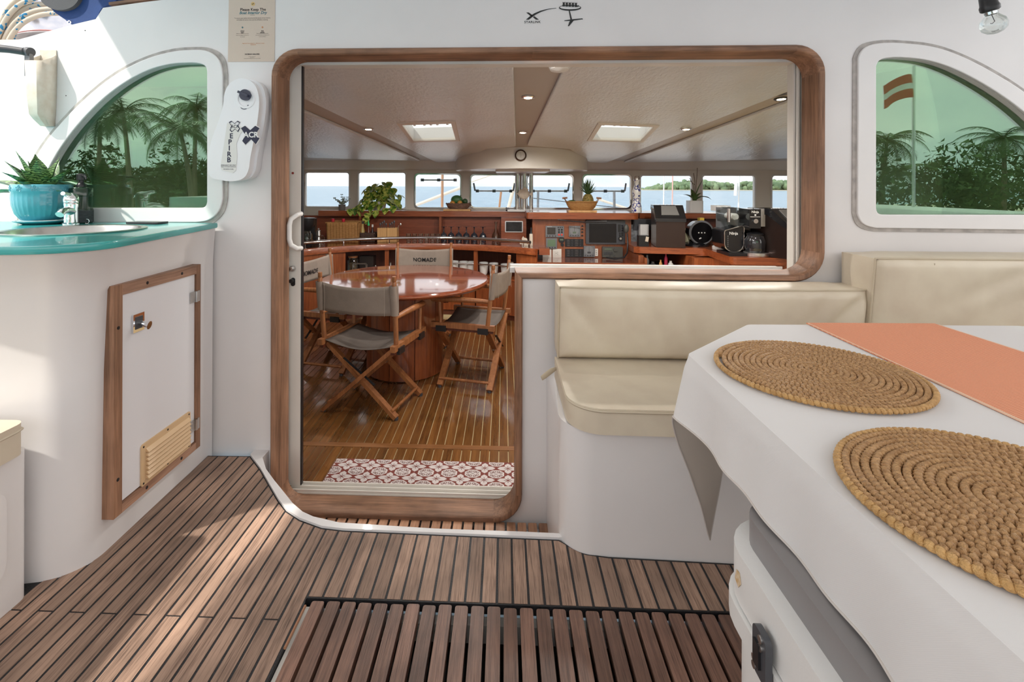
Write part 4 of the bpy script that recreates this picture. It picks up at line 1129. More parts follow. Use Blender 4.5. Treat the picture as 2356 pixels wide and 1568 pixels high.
for i in range(len(TP)):
    p, q = Vector(TP[i]), Vector(TP[(i + 1) % len(TP)]); n = max(1, int((q - p).length / .012))
    for k in range(n): per.append(p + (q - p) * k / n)
NPp = len(per); NL = 16
cen = Vector((1.14, .7))
def chamf(p):
    """how far a point sits along one of the cut corners: 1 in the middle, 0 on the straight sides"""
    for a, c in ((TO[1], TO[2]), (TO[3], TO[4]), (TO[5], TO[6]), (TO[7], TO[0])):
        a, c = Vector(a), Vector(c); d = (c - a); u = (p - a).dot(d) / d.dot(d)
        off = (p - a - d * u).length
        if -.02 <= u <= 1.02 and off < .03: return max(0, 1 - abs(2 * u - 1)), u
    return 0, 0
b = B(); vs = []
for j in range(NL + 1):
    v = j / NL
    for i in range(NPp):
        p = per[i]; nx_ = per[(i + 1) % NPp] - per[i - 1]; nrm = Vector((-nx_.y, nx_.x)).normalized()
        if nrm.dot(p - cen) < 0: nrm = -nrm
        cm, cu_ = chamf(p)
        s_ = i * .012
        drop = .150 + .42 * cm + .003 * math.sin(s_ * 21)
        fold = (.0035 * math.sin(s_ * 17) + .003 * math.sin(s_ * 41 + 1) + .004 * math.sin(s_ * 7.5)) * v ** 1.2
        flare = .005 * min(1, v * 6) + .004 * v + .045 * cm * v - .05 * max(0, cm - .55) * v
        q = p + nrm * (flare + fold)
        q += Vector((-.028, -.008)) * v * math.exp(-((p - Vector(TO[1])).length / .07) ** 2)
        vs.append((q.x, q.y, TZ - drop * v - (.004 if v > 0 else 0)))
fs = [(j * NPp + i, j * NPp + (i + 1) % NPp, (j + 1) * NPp + (i + 1) % NPp, (j + 1) * NPp + i) for j in range(NL) for i in range(NPp)]
fs.append(tuple(range(NPp)))
b._new(vs, fs)
b.normals()
up_ = [f for f in b.bm.faces if len(f.verts) > 10]
if up_ and up_[0].normal.z < 0: bmesh.ops.reverse_faces(b.bm, faces=b.bm.faces)
cloth = tag(b.obj('tablecloth', m_cloth, ang=60, fix=False), 'white ribbed tablecloth draped over the cockpit table', 'tablecloth')
hem = [vs[NL * NPp + i] for i in range(NPp)]
B().tube([(x, y, z + .002) for x, y, z in hem], .0024, 5, closed=True).obj('hem', plain('hem thread', (.60, .55, .51), .9), cloth)
# runner
m_run, t, bs = nodes('orange woven runner'); L = t.links.new
tc = t.nodes.new('ShaderNodeTexCoord'); mp = t.nodes.new('ShaderNodeMapping'); mp.inputs['Rotation'].default_value = (0, 0, R(28)); mp.inputs['Scale'].default_value = (1, 1, 1)
br = t.nodes.new('ShaderNodeTexBrick'); br.inputs['Scale'].default_value = 70; br.inputs['Color1'].default_value = (.66, .135, .038, 1); br.inputs['Color2'].default_value = (.56, .11, .03, 1); br.inputs['Mortar'].default_value = (.82, .42, .26, 1)
br.inputs['Mortar Size'].default_value = .05; br.inputs['Brick Width'].default_value = .35; br.inputs['Row Height'].default_value = .22
L(tc.outputs['Object'], mp.inputs[0]); L(mp.outputs[0], br.inputs['Vector']); L(br.outputs['Color'], bs.inputs['Base Color'])
bp = t.nodes.new('ShaderNodeBump'); bp.inputs['Strength'].default_value = .3; bp.inputs['Distance'].default_value = .002; L(br.outputs['Fac'], bp.inputs['Height']); L(bp.outputs[0], bs.inputs['Normal']); setin(bs, rough=.8)
rn = B()
rn.prism([(.905, -.18), (1.285, -.18), (1.300, 1.548), (.915, 1.536)], TZ + .001, TZ + .004)
run = tag(rn.obj('table_runner', m_run, smooth=False), 'orange woven runner laid across the white tablecloth', 'runner')
for xx in (.906, 1.288):
    B().tube([(xx, -.17, TZ + .003), (xx + .011, 1.53, TZ + .003)], .0022, 5).obj('edge_stitching', plain('pale thread', (.80, .55, .40), .9), run)
# placemats: a plaited cord wound into a spiral
m_straw = plain('plaited straw', (.58, .335, .145), .5, noise=.4, nscale=90, dark=(.37, .19, .07), bump=.6, bscale=420)
pitch_ = .0118; turns = .193 / pitch_; pts = []; rad = []; s_ = 0.0; th = .5
while True:
    r = pitch_ * th / (2 * PI)
    if r > .193: break
    ph_ = s_ / .0098 * 2 * PI
    side = math.sin(ph_) * .0016
    pts.append(((r + side) * math.cos(th), (r + side) * math.sin(th), .0062 + .0014 * math.sin(ph_ + 1.2)))
    rad.append(.0053 + .0012 * math.sin(ph_ * 1.0 + 2.0))
    ds = .0032; s_ += ds; th += ds / max(.006, r)
mat_me = B().tube(pts, rad, 6).mesh('placemat', ang=80); mat_me.materials.append(m_straw)
rim_p = []; rim_r = []
for k in range(720):
    a = 2 * PI * k / 720; ph_ = k * 2 * PI * 120 / 720
    rim_p.append((.1985 * math.cos(a) + .0012 * math.sin(ph_) * math.cos(a), .1985 * math.sin(a) + .0012 * math.sin(ph_) * math.sin(a), .0062 + .0012 * math.cos(ph_))); rim_r.append(.0050 + .0006 * math.sin(ph_ + .8))
rim_me = B().tube(rim_p, rim_r, 7, closed=True).mesh('rim_braid', ang=80); rim_me.materials.append(plain('plaited straw rim', (.66, .39, .15), .5, noise=.4, nscale=60, dark=(.46, .25, .085), bump=.6, bscale=420))
for (mx_, my_, rz_, lab) in ((.690, 1.125, .4, 'round plaited straw placemat farther from the camera on the white cloth'), (.668, .655, 2.0, 'round plaited straw placemat nearest the camera on the white cloth')):
    o = mesh_obj('placemat', mat_me, None); o.location = (mx_, my_, TZ + .0015); o.rotation_euler = (0, 0, rz_)
    tag(o, lab, 'placemat', 'plaited straw placemats on the cockpit table')
    r_ = bpy.data.objects.new('rim_braid', rim_me); COL.objects.link(r_); r_.parent = o

# ---- cooler used as a seat beside the table
ck = empty('cooler_seat', (.66, .55, 0), 'white cooler chest with a grey cushion under the table edge', 'cooler')
m_cool = plain('white roto moulded plastic', (.80, .79, .77), .4, noise=.04, nscale=8, bump=.04, bscale=150)
cp = lambda g, r: rpoly([(.405 - g, .20 - g, r), (.86 + g, .20 - g, r), (.86 + g, .945 + g, r), (.405 - g, .945 + g, r)], 7)
B().prism(cp(-.006, .09), .02, .470).bevel(.012, 3, 50).obj('chest', m_cool, ck)
B().prism(cp(.012, .10), .455, .492).bevel(.012, 3, 50).obj('body_rim', m_cool, ck)
B().prism(cp(.006, .10), .496, .580).bevel(.035, 5, 50).obj('lid', m_cool, ck)
B().prism(cp(-.022, .06), .573, .628).bevel(.014, 4, 50).obj('seat_cushion', plain('grey vinyl', (.24, .225, .225), .45, noise=.05, nscale=8), ck)
B().tube([(x, y, .624) for x, y in cp(-.028, .055)], .0032, 5, closed=True).obj('cushion_piping', plain('dark piping', (.06, .055, .055), .5), ck)
lx_ = .392
ly = .753
lat = B().prism(rrect(ly - .019, .470, ly + .019, .540, .010), 0, .010, at_x(lx_ - .001, 0, 0) @ Matrix.Diagonal((1, 1, -1, 1))).bevel(.003, 2, 50).obj('latch', m_dgrey, ck); lat['label'] = 'black rubber latch'
for zz in (.478, .489, .520, .532):
    B().cyl((lx_ - .010, ly + (.012 if zz < .5 else -.006), zz), (lx_ - .0135, ly + (.012 if zz < .5 else -.006), zz), .0055, n=12).obj('bolt', m_steel, lat)
B().box((lx_ - .012, ly + .002, .504), (.006, .016, .036)).bevel(.003, 2).obj('latch_strap', m_black, lat)
o = B().prism(rrect(.22, .10, .60, .40, .03), 0, .006, at_x(.410, 0, 0) @ Matrix.Diagonal((1, 1, -1, 1))).obj('ribbed_panel', m_cool, ck)
B().prism([(.845, .535), (.85, .550), (.862, .548), (.866, .530), (.855, .522)], 0, .0006, at_x(.3985, 0, 0) @ Matrix.Diagonal((1, 1, -1, 1))).obj('rust_stain', plain('rust stain', (.55, .33, .12), .7, noise=.4, nscale=80, dark=(.75, .65, .5)), ck)

# ================================================================== COACHROOF CORNER: winch, rope, blue cover
cr2 = B()
rp = [(-3.3, 1.62)] + [(x, z) for x, z in reversed(outl)] + [(-1.6, 2.02)]
vs = []
for (x, z) in rp:
    vs += [(x, 2.252, z - .012), (x, 6.6, min(z - .012, 1.98 - .0925 * 4.3 + .05))]
cr2._new(vs, [(2 * i, 2 * i + 1, 2 * i + 3, 2 * i + 2) for i in range(len(rp) - 1)])
o = cr2.obj('roof', m_gel, ang=20); md = o.modifiers.new('thick', 'SOLIDIFY'); md.thickness = .02; md.offset = -1
tag(o, 'white coachroof deck over the saloon', kind='structure')
wc = PY(100, 60, 2.58)
wz0 = PY(100, 98, 2.58).z - .02
wn_ = empty('winch', (wc.x, 2.58, wz0), 'polished winch drum on the coachroof wrapped with flecked rope', 'winch')
tilt = Matrix.Translation((wc.x + .02, 2.58, wz0)) @ Matrix.Rotation(R(-13), 4, 'Y')
B(tilt).lathe([(0, -.06), (.17, -.06), (.172, .012), (.160, .022), (.150, .024)], n=40).obj('base_ring', plain('winch base grey', (.32, .30, .31), .4), wn_)
B(tilt).lathe([(.150, .024), (.152, .03), (.148, .034)], n=40).obj('red_band', plain('winch band red', (.55, .22, .20), .4), wn_)
B(tilt).lathe([(.140, .03), (.142, .036), (.132, .060), (.126, .10), (.13, .14), (.145, .17), (.145, .19), (.05, .2), (0, .2)], n=40).obj('drum', plain('winch steel', (.40, .41, .45), .18, metal=1.0), wn_)
m_rope, t, bs = nodes('beige rope with blue flecks'); L = t.links.new
tc = t.nodes.new('ShaderNodeTexCoord'); wv = t.nodes.new('ShaderNodeTexVoronoi'); wv.inputs['Scale'].default_value = 85
cr_ = t.nodes.new('ShaderNodeValToRGB'); cr_.color_ramp.interpolation = 'CONSTANT'
cr_.color_ramp.elements[0].color = (.03, .20, .38, 1); cr_.color_ramp.elements[1].color = (.55, .47, .38, 1); cr_.color_ramp.elements[1].position = .20
L(tc.outputs['Object'], wv.inputs['Vector']); L(wv.outputs['Color'], cr_.inputs[0]); L(cr_.outputs[0], bs.inputs['Base Color']); setin(bs, rough=.9)
nb = t.nodes.new('ShaderNodeTexNoise'); nb.inputs['Scale'].default_value = 420; bp = t.nodes.new('ShaderNodeBump'); bp.inputs['Strength'].default_value = .6; bp.inputs['Distance'].default_value = .002
L(tc.outputs['Object'], nb.inputs['Vector']); L(nb.outputs[0], bp.inputs['Height']); L(bp.outputs[0], bs.inputs['Normal'])
rope = empty('coiled_rope', (wc.x - .1, 2.38, wz0), 'beige rope with blue flecks hanging in loops over the winch', 'rope')
RP = [[(135, 30), (95, 34), (60, 48), (35, 70), (18, 98), (8, 125)], [(125, 20), (85, 24), (52, 38), (28, 60), (12, 88), (2, 118)], [(118, 10), (75, 12), (45, 26), (22, 48), (6, 78), (-6, 112)], [(95, -8), (58, 4), (34, 20), (14, 44), (0, 74), (-12, 108)], [(62, -14), (34, 4), (16, 24), (4, 48), (-8, 80), (-18, 110)], [(34, 72), (30, 84), (27, 96), (30, 108)]]
for k, q in enumerate(RP):
    y0 = 2.33 + .012 * (k % 3)
    ctrl = [PY(a, c, y0 + .03 * i / 5) for i, (a, c) in enumerate(reversed(q))]
    pts = []
    for i in range(len(ctrl) - 1):
        p0, p1, p2, p3 = ctrl[max(0, i - 1)], ctrl[i], ctrl[i + 1], ctrl[min(len(ctrl) - 1, i + 2)]
        for s_ in range(6):
            u = s_ / 6
            pts.append(.5 * ((2 * p1) + (p2 - p0) * u + (2 * p0 - 5 * p1 + 4 * p2 - p3) * u * u + (3 * p1 - p0 - 3 * p2 + p3) * u ** 3))
    pts.append(ctrl[-1])
    B().tube(pts, .0115, 10).obj('strand', m_rope, rope)
m_blue = plain('blue canvas', (.018, .055, .19), .8, noise=.15, nscale=10, bump=.2, bscale=300)
cvq = lambda pts, y: [(PY(a, c, y).x, PY(a, c, y).z) for a, c in pts]
cover = empty('winch_cover', (PY(200, 50, 2.3).x, 2.3, PY(200, 50, 2.3).z), 'blue canvas cover with a grey top on the coachroof edge', 'cover')
def puffy(name, pts, y0, y1, mat):
    po = smooth(cvq(pts, y0), 3, 70)
    return B().prism(po, 0, y1 - y0, at_y(0, y1, 0)).bevel(.02, 4, 55).obj(name, mat, cover)
puffy('canvas_skirt', [(118, 20), (150, 45), (164, 56), (185, 52), (219, 43.5), (234, 19), (268, 0), (270, -40), (150, -40), (110, -5)], 2.255, 2.42, m_blue)
puffy('grey_panel', [(92, -2), (112, 17), (140, 23), (165, 16), (180, 0), (186, -30), (92, -30)], 2.235, 2.30, plain('charcoal canvas', (.085, .085, .09), .85, bump=.2, bscale=300))
gq = PY(159, 51, 2.245)
B().tube([(gq.x + .007 * math.cos(a), 2.246, gq.z + .007 * math.sin(a)) for a in [2 * PI * k / 14 for k in range(14)]], .0025, 6, closed=True).obj('eyelet', m_chrome, cover)
puffy('canvas_roll', [(262, 3), (300, -2), (380, -14), (380, -40), (262, -40)], 2.26, 2.45, plain('dark blue canvas', (.012, .03, .10), .8))
o = B().bar(PY(256, 11, 2.225), PY(420, -10, 2.225), .03, .012).obj('trim_9', m_teakx); tag(o, 'thin teak strip along the coachroof edge', kind='structure')
# ================================================================== SALOON
TC = Vector((-.78, 3.91))                     # centre of the round table and of the curved bar
def arcp(r, a): return (TC.x + r * math.cos(R(a)), TC.y + r * math.sin(R(a)))
def px_ang(px, r):
    """bearing from the table centre at which a sight line meets the bar front"""
    d = ray(px, 600); o = -TC; dd = Vector((d.x, d.y)); a = dd.dot(dd); b_ = 2 * o.dot(dd); c = o.dot(o) - r * r
    t_ = (-b_ + math.sqrt(b_ * b_ - 4 * a * c)) / (2 * a); p = dd * t_ - TC
    return math.degrees(math.atan2(p.y, p.x))
# ---- table
st = empty('saloon_table', (TC.x, TC.y, SZ), 'round glossy mahogany table with a drum pedestal in the saloon', 'table')
B().lathe([(0, .425), (.60, .425), (.645, .435), (.655, .447), (.655, .462), (.648, .470), (.63, .4715), (0, .4715)], (TC.x, TC.y, 0), 96).obj('table_top', m_mahtop, st)
B().lathe([(.656, .447), (.659, .454), (.656, .461)], (TC.x, TC.y, 0), 96).obj('edge_band', m_mah, st)
NS = 10
for k in range(NS):
    a0, a1 = 360 * k / NS + 7, 360 * (k + 1) / NS + 5.9
    pts = [(.30 * math.cos(R(a0 + (a1 - a0) * q / 6)), .30 * math.sin(R(a0 + (a1 - a0) * q / 6))) for q in range(7)] + [(.27 * math.cos(R(a1 - (a1 - a0) * q / 6)), .27 * math.sin(R(a1 - (a1 - a0) * q / 6))) for q in range(7)]
    B(Matrix.Translation((TC.x, TC.y, 0))).prism(pts, SZ + .012, .424).obj('pedestal_stave', m_mahz, st)
B().lathe([(0, SZ + .004), (.285, SZ + .004), (.285, .42), (0, .42)], (TC.x, TC.y, 0), 48).obj('pedestal_core', m_mahdark, st)
# ---- director chairs
def make_chair():
    r = empty('director_chair')
    W2, D2 = .255, .185
    def o(b, n, m): return b.obj(n, m, r, world=False)
    for sy in (-1, 1):
        for sx in (-1, 1):
            o(B().bar((sx * .25, sy * D2 + sx * .013, .012), (-sx * .235, sy * D2 + sx * .013, .435), .024, .042, up=(0, 1, 0)).bevel(.006, 2), 'leg', m_chairwood)
            o(B().cyl((sx * .25, sy * D2 + sx * .013, 0), (sx * .25, sy * D2 + sx * .013, .014), .014, n=10), 'foot_cap', m_dgrey)
        o(B().cyl((0, sy * D2 - .03, .218), (0, sy * D2 + .03, .218), .006, n=8), 'pivot_bolt', m_steel)
    for sx in (-1, 1):
        o(B().box((sx * W2, 0, .452), (.034, .47, .036)).bevel(.006, 2), 'seat_rail', m_chairwood)
        o(B().box((sx * (W2 - .004), 0, .424), (.026, .45, .018)), 'rail_strip', m_mahdark)
        for sy in (-1, 1):
            o(B().box((sx * (W2 + .012), sy * .155, .430), (.030, .075, .040)).bevel(.004, 1), 'bracket', m_black)
        o(B().cyl((sx * .225, -D2, .055), (sx * .225, D2, .055), .010, n=10), 'stretcher', m_chairwood)
        o(B().tube([(sx * W2, -.185, .468), (sx * (W2 + .004), -.200, .60), (sx * (W2 + .006), -.215, .74), (sx * (W2 + .006), -.224, .855), (sx * (W2 + .006), -.224, .862), (sx * (W2 + .006), -.225, .868), (sx * (W2 + .006), -.226, .895)], [.0155, .0155, .0145, .0135, .011, .014, .013], 12), 'back_post', m_chairwood)
        o(B().cyl((sx * W2, .165, .468), (sx * W2, .175, .630), .012, n=10), 'arm_post', m_chairwood)
        o(B().tube([(sx * W2, -.215, .636), (sx * (W2 + .004), -.10, .640), (sx * (W2 + .006), .06, .640), (sx * (W2 + .004), .20, .636), (sx * W2, .235, .630)], [.012, .017, .020, .022, .014], 10, sx=1.0).bevel(.001, 1), 'armrest', m_chairwood)
    o(B().bar((-.10, -D2 - .02, .36), (.12, -D2 - .02, .21), .004, .018, up=(0, 1, 0)), 'lock_strap', m_black)
    def seat(u, v): return ((u - .5) * 2 * (W2 - .012), (v - .5) * .40, .462 - .040 * math.sin(PI * u) - .006 * math.sin(PI * v))
    b = B().grid(seat, 20, 8); sobj = o(b, 'seat', m_canvasd)
    md = sobj.modifiers.new('cloth', 'SOLIDIFY'); md.thickness = .004
    def back(u, v):
        x = (u - .5) * 2 * (W2 + .026)
        z = .655 + .185 * v
        sagz = -.022 * math.sin(PI * u) * (.3 + .7 * v)
        y = -.222 - .032 * math.sin(PI * u) + (.018 * (abs(u - .5) * 2) ** 8 if True else 0)
        return (x, y - .010 * (v - .5), z + sagz)
    bo_ = o(B().grid(back, 28, 8), 'back_canvas', m_canvas)
    md = bo_.modifiers.new('cloth', 'SOLIDIFY'); md.thickness = .005; md.offset = 0
    for sx in (-1, 1):
        b = B()
        vs = []
        for v in (0, 1):
            for k in range(12):
                a = 2 * PI * k / 12
                z = .655 + .185 * v
                vs.append((sx * (W2 + .004) + .021 * math.cos(a), -.206 - .035 * (z - .6) / .25 + .021 * math.sin(a), z))
        b._new(vs, [(k, (k + 1) % 12, 12 + (k + 1) % 12, 12 + k) for k in range(12)])
        o(b, 'canvas_sleeve', m_canvas)
        o(B().tube([(sx * (W2 - .045), -.252 + .0, .657 - .003), (sx * (W2 - .045), -.250, .745), (sx * (W2 - .045), -.256, .833)], .0012, 4), 'seam', plain('canvas thread', (.36, .30, .25), .9) if 'canvas thread' not in MATS else MATS['canvas thread'])
    text('lettering', 'NOMADE', .052, Matrix.Translation((0, -.2445, .722)) @ Matrix.Rotation(PI, 4, 'Z') @ XZ, m_black, r, off=.0008, space=1.05, world=False)
    return r
ch0 = make_chair()
CG = 'director chairs round the saloon table'
spots = [(-.862, 3.27, -14.4, 'director chair in front of the round table with its back to the camera'), (-.235, 3.76, 77, 'director chair seen side on at the right of the round table'), (-1.375, 4.02, -102.5, 'director chair at the left of the round table beside the sliding door edge'), (-.775, 4.585, 180, 'director chair on the far side of the round table facing the camera')]
for k, (x, y, a, lab) in enumerate(spots):
    c = ch0 if k == 0 else copy_tree(ch0)
    c.location = (x, y, SZ + .004); c.rotation_euler = (0, 0, R(a)); tag(c, lab, 'chair', CG)
for c in list(ch0.children): pass
# ---- door mat
rgx0, rgx1 = PZ(768, 1068, SZ).x, .42; ry0, ry1 = 2.345, 2.590
m_matw = plain('printed pale grey', (.58, .51, .49), .75)
m_matr = plain('printed brick red', (.17, .03, .02), .75)
rg = tag(B().prism(rrect(rgx0, ry0, rgx1, ry1, .012), SZ + .0045, SZ + .0085).obj('door_mat', m_matr), 'red and white patterned mat inside the saloon door', 'mat')
bw, bd = B(), B(); ax_, ay_ = .118, .102; zt = SZ + .0088
def clipadd(b, poly, z):
    def clip(poly, f):
        out = []
        for i in range(len(poly)):
            p, q = poly[i - 1], poly[i]; fp, fq = f(p), f(q)
            if (fp >= 0) != (fq >= 0):
                u = fp / (fp - fq); out.append((p[0] + (q[0] - p[0]) * u, p[1] + (q[1] - p[1]) * u))
            if fq >= 0: out.append(q)
        return out
    for f in (lambda p: p[0] - rgx0 - .003, lambda p: rgx1 - .003 - p[0], lambda p: p[1] - ry0 - .003, lambda p: ry1 - .003 - p[1]):
        poly = clip(poly, f)
        if len(poly) < 3: return
    b.face([(x, y, z) for x, y in poly])
for i in range(-1, 14):
    for j in range(-1, 4):
        cx_, cy_ = rgx0 + .02 + i * ax_, ry0 + .035 + j * ay_
        clipadd(bw, [(cx_ + .043 * math.cos(R(22.5 + 45 * k)), cy_ + .037 * math.sin(R(22.5 + 45 * k))) for k in range(8)], zt)
        for sx in (-1, 1):
            for sy in (-1, 1):
                for (ox, oy, rr) in ((.010, .020, .0085), (.024, .010, .0075)):
                    n = 8; loop = [(cx_ + sx * ox + rr * math.cos(2 * PI * k / n), cy_ + sy * oy + rr * math.sin(2 * PI * k / n)) for k in range(n)]
                    clipadd(bd, loop, zt + .0003)
                    clipadd(bw, [(cx_ + sx * ox + (p[0] - cx_ - sx * ox) * .55, cy_ + sy * oy + (p[1] - cy_ - sy * oy) * .55) for p in loop], zt + .0006)
        for d in ((1, 1), (1, -1)):
            clipadd(bd, [(cx_ - d[0] * .022 - .0012, cy_ - d[1] * .019), (cx_ - d[0] * .022 + .0012, cy_ - d[1] * .019), (cx_ + d[0] * .022 + .0012, cy_ + d[1] * .019), (cx_ + d[0] * .022 - .0012, cy_ + d[1] * .019)], zt + .0004)
        fx_, fy_ = cx_ + ax_ / 2, cy_ + ay_ / 2
        for k in range(4):
            a = R(90 * k); l_ = .054 if k % 2 == 0 else .046; w_ = .017
            pet = [(.004, 0), (l_ * .35, w_), (l_ * .70, w_ * .9), (l_, 0), (l_ * .70, -w_ * .9), (l_ * .35, -w_)]
            clipadd(bw, [(fx_ + p[0] * math.cos(a) - p[1] * math.sin(a), fy_ + p[0] * math.sin(a) + p[1] * math.cos(a)) for p in pet], zt)
            pet = [(.004, 0), (.014, .0022), (.024, 0), (.014, -.0022)]
            clipadd(bd, [(fx_ + p[0] * math.cos(a) - p[1] * math.sin(a), fy_ + p[0] * math.sin(a) + p[1] * math.cos(a)) for p in pet], zt + .0003)
for b, m, nm in ((bw, m_matw, 'pale_print'), (bd, plain('printed brown', (.16, .07, .06), .75), 'brown_print')):
    o = b.obj(nm, m, rg, smooth=False); o['kind'] = 'stuff'
    for f in o.data.polygons: pass

# ---- curved bar
bar = empty('curved_bar', (TC.x, 5.6, SZ), 'curved mahogany bar counter with open lockers and a steel rail', 'bar counter')
RB = 1.64
A0, A1 = 47.5, 168
arc = [arcp(RB, A0 + (A1 - A0) * k / 60) for k in range(61)]
top = [(.46, 6.10), (.46, 5.33), (.44, 5.25)] + [(x, y) for x, y in arc] + [(-3.2, arc[-1][1]), (-3.2, 6.10)]
B().prism(top, .538, .552).obj('worktop', m_mahtop, bar)
b = B(); NA = 60
for k in range(NA):
    pass
vs = []
for k in range(NA + 1):
    a = A0 + (A1 - A0) * k / NA
    for r_, z_ in ((RB - .006, .488), (RB - .008, .545), (RB - .002, .5545), (RB + .03, .5545), (RB + .03, .488)):
        x, y = arcp(r_, a); vs.append((x, y, z_))
b._new(vs, [(i * 5 + j, i * 5 + (j + 1) % 5, (i + 1) * 5 + (j + 1) % 5, (i + 1) * 5 + j) for i in range(NA) for j in range(5)] + [(0, 1, 2, 3, 4), tuple(NA * 5 + j for j in range(5))])
b.obj('front_edge', m_mah, bar)
B().box((.42, 5.22, .521), (.11, .12, .067)).bevel(.02, 3).obj('end_block', m_mah, bar)
def arcwall(name, a0, a1, z0, z1, mat, r0=RB + .02, r1=RB + .04):
    n = max(2, int(abs(a1 - a0) / 3)); pts = [arcp(r0, a0 + (a1 - a0) * k / n) for k in range(n + 1)] + [arcp(r1, a1 - (a1 - a0) * k / n) for k in range(n + 1)]
    return B().prism(pts, z0, z1).obj(name, mat, bar)
al = px_ang(795, RB + .02); p1 = px_ang(890, RB + .02); p2 = px_ang(993, RB + .02); p3 = px_ang(1094, RB + .02); ar = px_ang(1188, RB + .02)
arcwall('side_panel', al, A1, SZ + .0, .487, m_mahz); arcwall('side_panel', A0 + .3, ar, SZ + .0, .487, m_mahz)
for a in (p1, p2, p3): arcwall('post', a - .75, a + .75, .205, .487, m_mahz)
lower = [ar, p3, p2, p1, al]
for a, c in zip(lower, lower[1:]): arcwall('locker_door', min(a, c) + .25, max(a, c) - .25, SZ + .06, .180, m_mahz)
arcwall('plinth', ar, al, SZ + .0, SZ + .055, m_mahdark, RB + .04, RB + .06)
arcwall('locker_shelf', ar, al, .183, .204, m_mah, RB + .012, RB + .36)
arcwall('locker_back', ar - 1, al + 1, SZ, .487, m_mahdark, RB + .36, RB + .38)
rail_pts = [arcp(RB + .02, A0 + 3 + (150 - A0) * k / 50) for k in range(51)]
B().tube([(x, y, .615) for x, y in rail_pts], .0165, 12).obj('rail', m_chrome, bar)
for a in (px_ang(705, RB), px_ang(792, RB), px_ang(896, RB), px_ang(1104, RB), px_ang(1202, RB)):
    x, y = arcp(RB + .02, a); B().cyl((x, y, .552), (x, y, .60), .006, n=8).lathe([(.018, 0), (.016, .004), (.006, .006)], (x, y, .5545), 12).obj('rail_stanchion', m_chrome, bar)
xs = [arcp(RB + .05, p3 - 1.0), arcp(RB + .05, ar + .3)]
B().tube([arcp(RB + .05, p2 - 1) + (.33,), arcp(RB + .05, (p2 + p3) / 2) + (.33,), arcp(RB + .05, p3 + 1) + (.33,)], .008, 8).obj('locker_rail', m_chrome, bar)
B().tube([arcp(RB + .05, p3 - 1) + (.33,), arcp(RB + .05, (ar + p3) / 2) + (.33,), arcp(RB + .05, ar) + (.33,)], .008, 8).obj('locker_rail', m_chrome, bar)
# bowls behind the locker rail
bowl_me = B().lathe([(0, 0), (.034, 0), (.046, .02), (.052, .075), (.052, .095), (.049, .095), (.044, .03), (0, .012)], n=22).mesh('bowl'); bowl_me.materials.append(plain('white glazed china', (.76, .74, .71), .2, coat=.4))
BL = ['white bowl leftmost in the bar locker behind the far chair', 'white bowl second from the far chair in the bar locker', 'white bowl beside the locker post right of the far chair', 'white bowl left of three in the right hand bar locker', 'white bowl in the middle of the right hand bar locker', 'white bowl at the right end of the bar lockers']
for k, px in enumerate((1045, 1067, 1084, 1113, 1136, 1163)):
    x, y = arcp(RB + .115, px_ang(px, RB + .115)); o = mesh_obj('bowl', bowl_me, None); o.location = (x, y, .2055); o.scale = (1.0, 1.0, 1.45)
    tag(o, BL[k], 'bowl', 'white bowls in the bar lockers')
# things in the dark left locker
def place(px, r=None, dz=0): 
    x, y = arcp(r, px_ang(px, r)); return (x, y, .2055 + dz)
x, y, z = place(812, RB + .16); jar = empty('storage_jar', (x, y, z), 'glass storage jar with brown contents in the dark bar locker', 'jar')
B().lathe([(0, 0), (.06, 0), (.062, .01), (.062, .17), (.05, .185), (.05, .195), (.047, .195), (.047, .18), (.058, .165), (.058, .012), (0, .01)], (x, y, z), 20).obj('glass_body', m_clear, jar)
B().lathe([(0, .012), (.056, .012), (.056, .13), (0, .14)], (x, y, z), 18).obj('contents', plain('brown grains', (.18, .10, .05), .9, noise=.5, nscale=90), jar)
B().lathe([(0, 0), (.054, 0), (.054, .018), (0, .018)], (x, y, z + .196), 18).obj('lid', m_chairwood, jar)
x, y, z = place(846, RB + .2); o = B().box((x, y, z + .10), (.16, .12, .20)).bevel(.012, 2).obj('dark_tin', plain('dark tin', (.03, .022, .02), .35)); tag(o, 'dark square tin at the back of the bar locker', 'tin')
x, y, z = place(828, RB + .08); rk = empty('napkin_rack', (x, y, z), 'bent steel napkin rack with a white napkin in the bar locker', 'rack')
for q in (-.02, .02):
    B().tube([(x - .075, y + q, z + .005), (x - .075, y + q, z + .12), (x - .06, y + q, z + .135), (x + .06, y + q, z + .135), (x + .075, y + q, z + .12), (x + .075, y + q, z + .005)], .005, 6).obj('wire', m_steel, rk)
B().box((x, y, z + .03), (.14, .032, .055)).obj('napkin', m_white, rk)
x, y, z = place(864, RB + .08); o = B().lathe([(0, 0), (.017, 0), (.015, .05), (.008, .065), (.010, .09), (.006, .105), (0, .107)], (x, y, z), 14).obj('salt_mill', m_steel); tag(o, 'small steel salt mill in the bar locker', 'mill')
x, y, z = place(898, RB + .08); o = B().lathe([(0, 0), (.02, 0), (.02, .08), (.014, .1), (.014, .13), (0, .135)], (x, y, z), 14).obj('pepper_pot', m_steel); tag(o, 'small steel pepper pot beside the bar locker post', 'pot')
